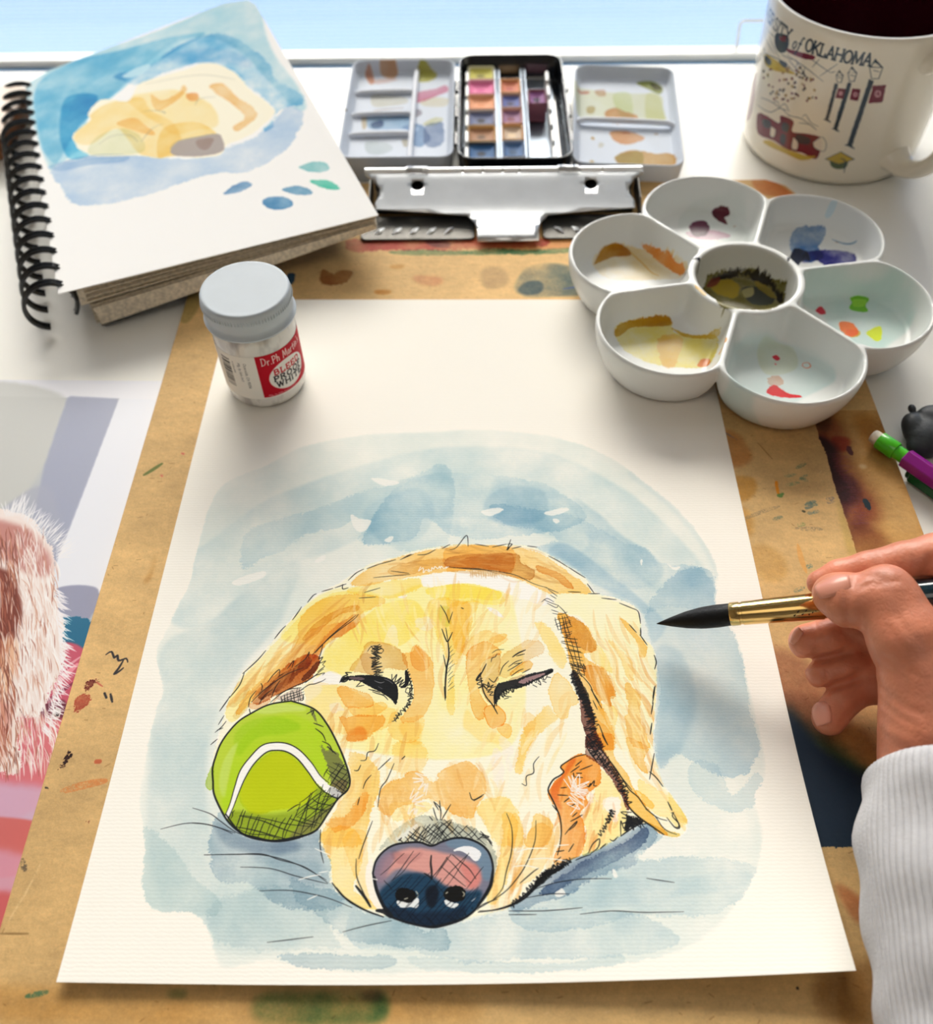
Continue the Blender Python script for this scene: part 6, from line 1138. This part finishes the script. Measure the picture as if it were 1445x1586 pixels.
# ---------------------------------------------------------------- printed reference photograph
def paint_print():
    w, h = 900, 1500; c = Canvas(w, h, (236, 236, 242), None, 41); x0, y1, S_ = -.3185, .2565, 5000
    c.fn = lambda u, v: (lambda p: ((p[0] - x0) * S_, (y1 - p[1]) * S_))(at(u, v, DZ)); Q = T_(0, 570, .46); W_, G_, S = c.wash, c.gouache, c.stroke
    G_(Q(-400,80,0,97,402,105,190,640,190,745,330,745,330,900,100,2000,-400,2000), (186,190,192), 1, rag=0, smooth=False)
    G_(Q(-200,97,220,100,100,420,-200,800), (198,199,194), .9, soft=10); G_(Q(232,97,402,105,300,380,180,690,100,560,150,330), (158,163,186), .95, soft=5, smooth=False); G_(Q(60,440,160,400,200,560,120,640,0,520), (165,168,186), .7, soft=10)
    G_(Q(402,105,620,110,330,745,185,740,180,690), (232,234,242), 1, rag=0, smooth=False)
    G_(Q(190,745,330,745,290,860,180,850), (150,152,176), 1, soft=3); G_(Q(150,855,300,850,270,970,150,1000), (12,104,140), 1, rag=4); G_(Q(100,960,280,950,250,1220,0,1200), (196,80,104), 1, soft=4); S(Q(170,1080,260,1000), 12, (235,150,165), .9); S(Q(150,1130,250,1060), 8, (120,30,60), .8); S(Q(180,1040,270,975), 6, (230,170,180), .8); G_(Q(140,1140,220,1120,200,1190,120,1180), (90,30,50), .9, soft=3)
    G_(Q(178,1160,190,1145,205,1150,205,1175,190,1185,178,1178), (215,210,205), .95, rag=1); G_(Q(185,1160,200,1158,198,1172,186,1172), (40,30,30), .95, rag=1)
    G_(Q(-300,1180,200,1180,180,1320,100,1500,-300,1560), (214,112,120), 1, soft=8); G_(Q(-300,1400,160,1420,100,1540,-300,1560), (208,170,196), .9, soft=14); G_(Q(-300,1535,130,1535,80,1700,-300,1700), (205,104,100), 1, soft=4); G_(Q(-300,1650,80,1640,0,1900,-300,1900), (214,150,170), .9, soft=12); G_(Q(-300,1800,60,1780,-100,2100,-300,2100), (200,90,90), .9, soft=8)
    dog = Q(-300,470,0,480,80,490,150,560,190,640,185,740,210,820,220,900,210,1000,170,1080,130,1170,60,1180,70,1300,60,1360,0,1360,-300,1340)
    G_(dog, (240, 226, 220), 1, rag=6); c.setclip(dog, (), 6)
    G_(Q(-200,500,60,530,150,610,170,700,100,690,0,640,-200,620), (190,120,110), .9, soft=12); G_(Q(-200,660,20,680,70,760,70,860,30,960,0,1030,-200,1100), (120,50,34), 1, soft=8); G_(Q(-100,640,60,700,80,780,60,700), (205,130,95), .8, soft=8); G_(Q(0,960,40,900,60,980,20,1100,0,1200), (225,170,130), .8, soft=8); G_(Q(-100,1080,20,1120,40,1200,0,1340,-100,1340), (200,120,100), .7, soft=10)
    c.setclip(None)
    for k in range(1100):
        a = c.rng.uniform(0, 1); x, y = (c.rng.uniform(-20, 190), c.rng.uniform(520, 1330)); L = c.rng.uniform(25, 80); d = (c.rng.normal() * .25 + .2, 1)
        if x > 150 and y < 640: continue
        S(Q(x, y, x + d[0] * L * .5, y + L * .5, x + d[0] * L * .7, y + L), c.rng.uniform(1.0, 2.4), [(250,246,244), (236,214,204), (205,150,125), (160,90,70)][c.rng.choice(4, p=[.5, .25, .17, .08])] if x > 60 else [(160,84,58), (205,140,110), (240,225,215), (110,50,36)][c.rng.choice(4)], .75, taper=.9)
    for k in range(90):
        t_ = k / 90; bx_, by_ = (20 + 170 * min(1, t_ * 1.3), 490 + 150 * max(0, t_ - .2) / .8); an = -1.4 + 1.1 * t_ + c.rng.normal() * .25; L = c.rng.uniform(30, 80); S(Q(bx_, by_ + 10, bx_ + L * math.cos(an), by_ + L * math.sin(an)), 2.4, (240,238,240), .8, taper=.9)
    for k in range(120):
        t_ = k / 120; bx_, by_ = (200 + 15 * math.sin(t_ * 3) - 120 * max(0, t_ - .6), 740 + 480 * t_); an = .9 + c.rng.normal() * .4; L = c.rng.uniform(20, 55); S(Q(bx_ - 15, by_, bx_ + L * math.cos(an), by_ + L * math.sin(an)), 2.4, (246,242,244), .85, taper=.9)
    return c.img
V = [(-.3185, -.0435, DZ + .0003), (-.1385, -.0435, DZ + .0003), (-.1385, .2530, DZ + .0003), (-.3185, .2565, DZ + .0003)]
pr = obj('photo_print', V, [(0, 1, 2, 3)], mat('satin photo paper', rough=.35, img=image('reference_print', paint_print()), coat=.1), None, False, origin=(-.23, .1, DZ)); solid(pr, .0002, -1)
uv(pr, lambda p: np.c_[(p[:, 0] + .3185) / .18, 1 - (.2565 - p[:, 1]) / .30]); tag(pr, 'printed photograph of a long haired dog lying left of the board', 'photograph')
# ---------------------------------------------------------------- round brush
def J(u, v, z, r):                       # joint: a real point and the radius that spans r pixels there
    p = at(u, v, z); d = (O3 - p) @ (RM @ np.array([0, 0, 1.])); return p, r * d / F_PX
bp = np.array([at(1017, 966, .0085), at(1136, 951, .0215), at(1250, 941, .0300), at(1460, 921, .0440)])
axis = (bp[3] - bp[1]) / np.linalg.norm(bp[3] - bp[1])
brush = thing('paintbrush', tuple(bp[1]), 'large round watercolour brush with black bristles and gold ferrule, held over the sheet', 'brush')
tl = np.linalg.norm(bp[1] - bp[0]); tt = np.linspace(0, 1, 22)
R_ = np.interp(tt, [0, .06, .2, .4, .6, .8, 1], [.0001, .0006, .0017, .0030, .0038, .0040, .0038]); P_ = [bp[0] + (bp[1] - bp[0]) * t_ for t_ in tt]
V, F = tube(P_, R_, 40); br = mat('black wet bristle hair', (.004, .004, .0045), .5, bump=.4, bscale=900, spec=.25)
o = obj('bristles', V, F, br, brush)
L1 = .0385; P_ = [bp[1] + axis * x for x in (-.0012, -.0008, .002, .0021, .0030, .0031, .0060, L1 * .75, L1 * .76, L1 * .78, L1 * .79, L1)]
V, F = tube(P_, [.0038, .0041, .0041, .00385, .00385, .0041, .00412, .0046, .0043, .0043, .0046, .0046], 40)
gold = mat('polished brass ferrule', srgb(226, 190, 120), .14, 1, var=.04, vscale=50)
o = obj('ferrule', V, F, gold, brush)
# stamped size marks on the ferrule
T_u, N_u, B_u = frames([bp[1], bp[1] + axis * .05]); vd = O3 - bp[1]; vd -= axis * (vd @ axis); vd /= np.linalg.norm(vd); sd_ = np.cross(vd, axis)
for k, (a, b_, w_) in enumerate(((.0200, .0008, .0009), (.0212, -.0004, .0008), (.0226, .0006, .0010), (.0238, -.0006, .0009), (.0246, .0008, .0008), (.0258, .0002, .0009), (.0268, -.0002, .0007), (.0292, .0002, .0005))):
    an = b_ / .0044 + .35; q = bp[1] + axis * a + (vd * math.cos(an) - sd_ * math.sin(an)) * .00432
    V, F = tube([q - axis * w_ * .5 - sd_ * .0004, q + axis * w_ * .5 + sd_ * .0004], .00022, 6); obj('size_mark', V, F, br, o)
P_ = [bp[1] + axis * (L1 - .0005 + x) for x in (0, .002, .012, .030, .060, .120, .1270)]
V, F = tube(P_, [.0045, .0048, .0056, .0058, .0050, .0030, .0006], 32); obj('handle', V, F, mat('dark teal lacquered wood', srgb(6, 40, 52), .15, coat=.8), brush)
# ---------------------------------------------------------------- the hand: one continuous skin around tapered bones
# every bone: list of (u, v, z, radius in px)
THUMB = [(1291, 920, .0425, 32), (1306, 925, .0440, 38), (1322, 933, .0450, 41), (1350, 930, .0470, 42), (1376, 936, .0480, 50), (1406, 990, .0455, 58), (1440, 1050, .0390, 74), (1452, 1130, .0320, 86)]
INDEX = [(1271, 903, .0345, 21), (1300, 892, .0375, 25), (1345, 882, .0410, 28), (1400, 872, .0440, 33), (1450, 866, .0465, 40), (1520, 910, .0450, 48), (1570, 990, .0380, 56)]
MIDDLE = [(1250, 994, .0165, 28), (1285, 988, .0180, 31), (1330, 982, .0200, 32), (1400, 975, .0230, 34), (1470, 980, .0260, 40), (1540, 1020, .0300, 48)]
RING = [(1273, 1042, .0120, 25), (1305, 1036, .0130, 28), (1350, 1028, .0150, 29), (1410, 1030, .0190, 34), (1480, 1050, .0220, 44)]
PINKY = [(1284, 1113, .0068, 26), (1303, 1086, .0085, 27), (1335, 1064, .0105, 27), (1385, 1062, .0140, 31), (1450, 1085, .0200, 42)]
PALM = [(1452, 1050, .0300, 62), (1475, 1110, .0270, 78), (1480, 1180, .0260, 92), (1490, 1260, .0260, 98), (1505, 1420, .0260, 104), (1520, 1640, .0270, 112)]
HEEL = [(1430, 1110, .0270, 62), (1452, 1180, .0260, 80)]
CH = {n: [J(*q) for q in c_] for n, c_ in (('t', THUMB), ('i', INDEX), ('m', MIDDLE), ('r', RING), ('p', PINKY), ('h', PALM), ('e', HEEL))}
allp = np.array([p for c_ in CH.values() for p, r in c_]); vox = .00065
lo_h = np.array([allp[:, 0].min() - .012, -.030, -.002]); hi_h = np.array([min(allp[:, 0].max() + .022, .22), allp[:, 1].max() + .016, .066])
n3 = np.ceil((hi_h - lo_h) / vox).astype(int)
G = [(lo_h[k] + np.arange(n3[k]) * vox).astype(np.float32) for k in range(3)]
def cone(D, a, ra, b, rb, k):            # union with a tapered capsule, only where it matters
    mg = max(ra, rb) + .010; m0 = np.minimum(a, b) - mg; m1 = np.maximum(a, b) + mg
    s = tuple(slice(max(0, int((m0[i] - lo_h[i]) / vox)), max(0, min(n3[i], int((m1[i] - lo_h[i]) / vox) + 2))) for i in range(3))
    if any(q.stop <= q.start for q in s): return
    x, y, z = G[0][s[0]][:, None, None] - a[0], G[1][s[1]][None, :, None] - a[1], G[2][s[2]][None, None, :] - a[2]
    d = b - a; h = np.clip((x * d[0] + y * d[1] + z * d[2]) / (d @ d), 0, 1)
    q = np.sqrt((x - h * d[0]) ** 2 + (y - h * d[1]) ** 2 + (z - h * d[2]) ** 2) - (ra + (rb - ra) * h)
    D[s] = smin(D[s], q, k)
def chain(c_, k):
    D = np.full(n3, .03, np.float32)
    for (a, ra), (b, rb) in zip(c_[:-1], c_[1:]): cone(D, a, ra, b, rb, k)
    return D
D = smin(chain(CH['h'], .006), chain(CH['e'], .004), .008)
for n_ in 'prm':
    F_ = chain(CH[n_], .0012); D = smin(D, F_, .0006)
F_ = chain(CH['i'], .0014); D = smin(D, F_, .0010)
F_ = chain(CH['t'], .0018)
# thumb knuckle: a low hump and two wrinkle grooves over the joint
kp, kr = J(1372, 902, .0520, 26); gx, gy, gz = G[0][:, None, None], G[1][None, :, None], G[2][None, None, :]
F_ = smin(F_, np.sqrt((gx - kp[0]) ** 2 + (gy - kp[1]) ** 2 + (gz - kp[2]) ** 2).astype(np.float32) - kr, .005)
D = smin(D, F_, .0012); del F_
def groove(pts, depth, w):               # a skin crease that follows the surface under a traced line
    P = [march(D, lo_h, vox, *q) for q in crom(pts, False, 6)]; P = [p for p in P if p is not None]
    for a, b in zip(P[:-1], P[1:]):
        if np.linalg.norm(a - b) > .006: continue
        m0 = np.minimum(a, b) - 3.2 * w; m1 = np.maximum(a, b) + 3.2 * w
        s = tuple(slice(max(0, int((m0[i] - lo_h[i]) / vox)), max(0, min(n3[i], int((m1[i] - lo_h[i]) / vox) + 2))) for i in range(3))
        if any(q.stop <= q.start for q in s): continue
        x, y, z = G[0][s[0]][:, None, None] - a[0], G[1][s[1]][None, :, None] - a[1], G[2][s[2]][None, None, :] - a[2]
        d = b - a; h = np.clip((x * d[0] + y * d[1] + z * d[2]) / max(d @ d, 1e-9), 0, 1)
        q = (x - h * d[0]) ** 2 + (y - h * d[1]) ** 2 + (z - h * d[2]) ** 2
        CR[s] = np.maximum(CR[s], (depth * np.exp(-q / (2 * w * w))).astype(np.float32))
CR = np.zeros_like(D); U_ = T_(1140, 800, .2775)
for q, dp, w in ((U_(640,640,625,560,620,480,632,410,660,350), .0010, .0012), (U_(690,400,760,370,830,350), .0005, .0006), (U_(650,345,720,330,800,335), .0005, .0006), (U_(780,385,850,365,910,360), .0005, .0006), (U_(640,440,660,420), .0004, .0006),
                (U_(740,215,755,250,745,290), .0005, .0006), (U_(800,200,815,240), .0004, .0006), (U_(930,170,950,230,930,300), .0004, .0006), (U_(1040,350,1070,300,1090,240), .0012, .0012), (U_(980,160,1000,220,985,290), .0004, .0005),
                (U_(770,850,850,860,930,900), .0007, .0008), (U_(780,930,850,1000,940,1060,1030,1100), .0006, .0008), (U_(775,990,860,1080,960,1150), .0005, .0007), (U_(800,1110,900,1180,1010,1230), .0004, .0007), (U_(820,780,900,840,1000,880), .0004, .0007), (U_(850,620,900,700,960,760), .0003, .0006), (U_(900,560,960,640,1030,700), .0003, .0006), (U_(800,1200,900,1280,1000,1330), .0004, .0007),
                (U_(400,815,470,800,560,775,640,740,700,720), .0022, .0011), (U_(455,975,520,960,600,930,680,900), .0022, .0011), (U_(600,650,660,690,720,760,760,800), .0016, .0014), (U_(440,600,460,700,450,790), .0004, .0006), (U_(500,800,510,880,500,950), .0004, .0006)): groove(q, dp, w)
D += CR; del CR
d3 = axis; sx_ = [G[k].reshape([-1 if i == k else 1 for i in range(3)]) - bp[1][k] for k in range(3)]
al_ = sx_[0] * d3[0] + sx_[1] * d3[1] + sx_[2] * d3[2]; rd_ = np.sqrt(np.maximum(sx_[0] ** 2 + sx_[1] ** 2 + sx_[2] ** 2 - al_ ** 2, 0)) - np.interp(al_, [0, .030, L1, L1 + .02, .08, .1655], [.0046, .0051, .0051, .0064, .0060, .0024]).astype(np.float32)
D = np.maximum(D, -rd_.astype(np.float32)); del al_, rd_          # the skin closes round the brush without entering it
def skin_at(u, v):                       # skin point and outward normal under a traced point
    p = march(D, lo_h, vox, u, v); i = ((p - lo_h) / vox + .5).astype(int); k = 4
    g = np.array([D[tuple(i + np.eye(3, dtype=int)[a] * k)] - D[tuple(i - np.eye(3, dtype=int)[a] * k)] for a in range(3)], float); return p, g / np.linalg.norm(g)
NAILS = [(skin_at(1288, 903), skin_at(1266, 911)[0] - skin_at(1316, 893)[0], .0054, .0043), (skin_at(1271, 1104), skin_at(1279, 1126)[0] - skin_at(1271, 1086)[0], .0042, .0032), (skin_at(1231, 985), skin_at(1224, 1000)[0] - skin_at(1240, 974)[0], .0030, .0020)]
P_, Q_ = sdf_mesh(D, lo_h, vox, 'hand'); del D
skin = mat('warm skin', srgb(213, 134, 103), .42, var=.18, vscale=75, sss=.12, spec=.45)
t = skin.node_tree; b = t.nodes['Principled BSDF']; tcn = t.nodes.new('ShaderNodeTexCoord'); vo = t.nodes.new('ShaderNodeTexVoronoi'); vo.feature = 'DISTANCE_TO_EDGE'; vo.inputs['Scale'].default_value = 620; nn_ = t.nodes.new('ShaderNodeTexNoise'); nn_.inputs['Scale'].default_value = 260; nn_.inputs['Detail'].default_value = 5
ad = t.nodes.new('ShaderNodeMath'); ad.operation = 'MULTIPLY_ADD'; ad.inputs[1].default_value = .5; bpn = t.nodes.new('ShaderNodeBump'); bpn.inputs['Strength'].default_value = .6; bpn.inputs['Distance'].default_value = .0004
t.links.new(tcn.outputs['Object'], vo.inputs['Vector']); t.links.new(tcn.outputs['Object'], nn_.inputs['Vector']); t.links.new(vo.outputs['Distance'], ad.inputs[0]); t.links.new(nn_.outputs[0], ad.inputs[2]); t.links.new(ad.outputs[0], bpn.inputs['Height']); t.links.new(bpn.outputs[0], b.inputs['Normal'])
person = thing('person', tuple(CH['h'][3][0]), 'hand of a person in a white ribbed sleeve holding the round brush', 'person')
# keep the surface that can be inside the sleeve too; the forearm simply runs on into the cuff
hand = obj('hand', P_, Q_, skin, person, True)
sm_ = hand.modifiers.new('even_skin', 'CORRECTIVE_SMOOTH'); sm_.iterations = 3; sm_.smooth_type = 'SIMPLE'; sm_.use_only_smooth = True
nailm = mat('pink fingernail', srgb(218, 146, 122), .32, coat=.15)
def nail(c, along, up, ln, wd, name='nail'):
    """curved plate: c centre, along = towards the fingertip, up = outwards"""
    along = along / np.linalg.norm(along); up = up - along * (up @ along); up /= np.linalg.norm(up); sd = np.cross(along, up); V = []; n_, m_ = 13, 11
    for i in range(n_):
        for j in range(m_):
            s_, t_ = -1 + 2 * i / (n_ - 1), -1 + 2 * j / (m_ - 1); w_ = wd * math.sqrt(max(.05, 1 - max(0, s_) ** 2 * .45 - max(0, -s_) ** 3 * .4))
            V.append(c + along * ln * (s_ - .12 * t_ * t_ * s_) + sd * w_ * t_ - up * (wd * .34 * t_ * t_ + ln * (.10 if s_ > 0 else .20) * s_ * s_ + .0004))
    F = [(i * m_ + j, (i + 1) * m_ + j, (i + 1) * m_ + j + 1, i * m_ + j + 1) for i in range(n_ - 1) for j in range(m_ - 1)]
    o = obj(name, V, F, nailm, hand); solid(o, .0006, 0); return o
for (p, w), al, ln_, wd_ in NAILS: nail(p + w * .0006, al, w, ln_, wd_)
# ---------------------------------------------------------------- ribbed sleeve
SL = [(1478, 1222, .0275, 133), (1481, 1250, .0275, 142), (1488, 1320, .0275, 146), (1498, 1420, .0270, 138), (1506, 1500, .0265, 131), (1512, 1560, .0260, 136), (1518, 1640, .0255, 142), (1526, 1800, .0255, 150), (1540, 2250, .0265, 172)]
SJ = [J(*q) for q in SL]; sp = crom([p for p, r in SJ], False, .0012); sr = np.interp(np.linspace(0, 1, len(sp)), np.linspace(0, 1, len(SJ)), [r for p, r in SJ])
T3, N3, B3 = frames(sp); nr = 640; A = np.arange(nr) * 2 * np.pi / nr; rib = np.abs(np.sin(A * 40)) ** .7; loops = []
def ring(i, dr, dal, amp):
    p = sp[i] + T3[i] * dal; s0 = 1 - .16 * 0
    wr = .0009 * math.sin(i * .33) * np.sin(2 * A + .5) + .0007 * math.sin(i * .21 + 1) * np.sin(3 * A)
    r = sr[i] + dr + amp * rib + wr
    Q = p + r[:, None] * (np.cos(A)[:, None] * N3[i] + np.sin(A)[:, None] * B3[i] * 1.0)
    return [tuple(q) for q in Q]
loops = [ring(6, -.0040, 0, 0), ring(1, -.0036, -.0002, 0), ring(0, -.0030, -.0012, .0001), ring(0, -.0016, -.0022, .0002), ring(0, -.0004, -.0012, .0004), ring(1, .0, 0, .0005)] + [ring(i, 0, 0, .0006) for i in range(2, len(sp), 2)]
loops = [[(x, y, max(z, .0006)) for x, y, z in l] for l in loops]
kn = mat('white ribbed cotton knit', srgb(194, 193, 195), .9, var=.05, vscale=300, bump=.5, bscale=1500, spec=.1)
obj('sleeve', *loft(loops, False, True), kn, person, label='white ribbed knit sleeve')
# ---------------------------------------------------------------- pencils, kneaded eraser, wooden block
p0, p1, p2, p3 = at(1362, 680, .0052), at(1386, 692, .0050), at(1412, 712, .0048), at(1470, 757, .0044)
ax_ = (p3 - p0); ax_[2] = 0; ax_ /= np.linalg.norm(ax_)
pen = thing('mechanical_pencil', tuple(p1), 'purple mechanical pencil with bright green cap and white eraser, at the board edge', 'pencil')
q0 = np.array([p0[0], p0[1], .0048])
V, F = tube([q0 + ax_ * x for x in (-.0034, -.0031, -.0024, .002)], [.0021, .0026, .0029, .0029], 24); obj('eraser_tip', V, F, mat('used white eraser', srgb(226, 216, 200), .8, var=.25, vscale=260), pen, label='white eraser, grey at the tip')
gr = mat('bright green plastic', srgb(72, 190, 20), .28, coat=.4)
V, F = tube([q0 + ax_ * x for x in (.0002, .0005, .0080, .0084, .0085, .0130)], [.0036, .0038, .0038, .0036, .0030, .0030], 28); obj('cap', V, F, gr, pen)
pu = mat('purple plastic', srgb(140, 16, 132), .3, coat=.3)
V, F = tube([q0 + ax_ * x for x in (.0128, .0132, .0330, .1200)], [.0040, .0043, .0043, .0043], 6); bevel(obj('barrel', V, F, pu, pen, False), .0004)
g0 = at(1412, 733, DZ + .0040); 
pen2 = thing('green_pencil', tuple(g0), 'dark green pencil lying on the desk beneath the purple pencil', 'pencil')
V, F = tube([g0 + ax_ * x for x in (0, .0006, .004, .11)], [.0030, .0036, .0037, .0037], 6); obj('barrel', V, F, mat('dark green plastic', srgb(4, 84, 34), .35, coat=.3), pen2, False)
V, F = tube([g0 + ax_ * x for x in (-.0016, -.0010, .0003)], [.0022, .0028, .0028], 20); obj('end_plug', V, F, mat('dark green plug', srgb(6, 70, 32), .4), pen2)
ec = at(1436, 668, .0035); vx = .0004; nn = [int(.044 / vx), int(.044 / vx), int(.026 / vx)]; l0 = ec + np.array([-.022, -.022, -.0095])
g_ = [l0[k] + np.arange(nn[k]) * vx for k in range(3)]; X_, Y_, Z_ = g_[0][:, None, None] - ec[0], g_[1][None, :, None] - ec[1], g_[2][None, None, :] - ec[2]
ell = lambda cx, cy, cz, a, b, c_: (np.sqrt(((X_ - cx) / a) ** 2 + ((Y_ - cy) / b) ** 2 + ((Z_ - cz) / c_) ** 2) - 1) * min(a, b, c_)
D = ell(.001, 0, -.001, .0105, .0110, .0065); 
for q, k in (((-.002, -.0065, -.0025, .0075, .0055, .0048), .0012), ((.004, .006, .002, .0075, .0062, .0048), .001), ((-.0055, .0035, .0005, .0042, .0055, .0045), .001), ((.006, -.003, .001, .006, .007, .005), .001), ((-.0045, .0105, .003, .0016, .0022, .0016), .0008)): D = smin(D, ell(*q), k)
D = np.maximum(D, (DZ + .0002) - (Z_ + ec[2]))
P_, Q_ = sdf_mesh(D, l0, vx, 'eraser'); del D
er = obj('kneaded_eraser', P_, Q_, mat('black kneaded eraser', srgb(34, 40, 46), .55, var=.15, vscale=200, bump=.3, bscale=700), None, True, origin=tuple(ec)); tag(er, 'lump of black kneaded eraser on the desk behind the pencils', 'eraser')
c0 = at(-14, 246, DZ); c1 = at(13, 250, DZ); z1 = .0120
blk = thing('wooden_box', (c1[0] - .03, c1[1] + .02, DZ), 'brown wooden box corner at the left, behind the sketchbook wire', 'box')
X1 = c1[0]; Y0 = c1[1] - .002
o = obj('box_body', *tray(lambda o: rrect(X1 - .07 + o, X1 - o, Y0 + o, Y0 + .060 - o, .006), DZ + .0002, z1 - .0035, .002, .003), mat('brown wood', srgb(150, 96, 58), .5, var=.25, vscale=60), blk)
o = obj('box_lid', *loft([[(x, y, z) for x, y in rrect(X1 - .0705 + k, X1 + .0005 - k, Y0 - .0005 + k, Y0 + .0605 - k, .006)] for k, z in ((.001, z1 - .0033), (0, z1 - .0028), (0, z1 - .0008), (.001, z1))]), mat('pale pink wooden lid', srgb(228, 205, 186), .5, var=.05, vscale=60), blk)
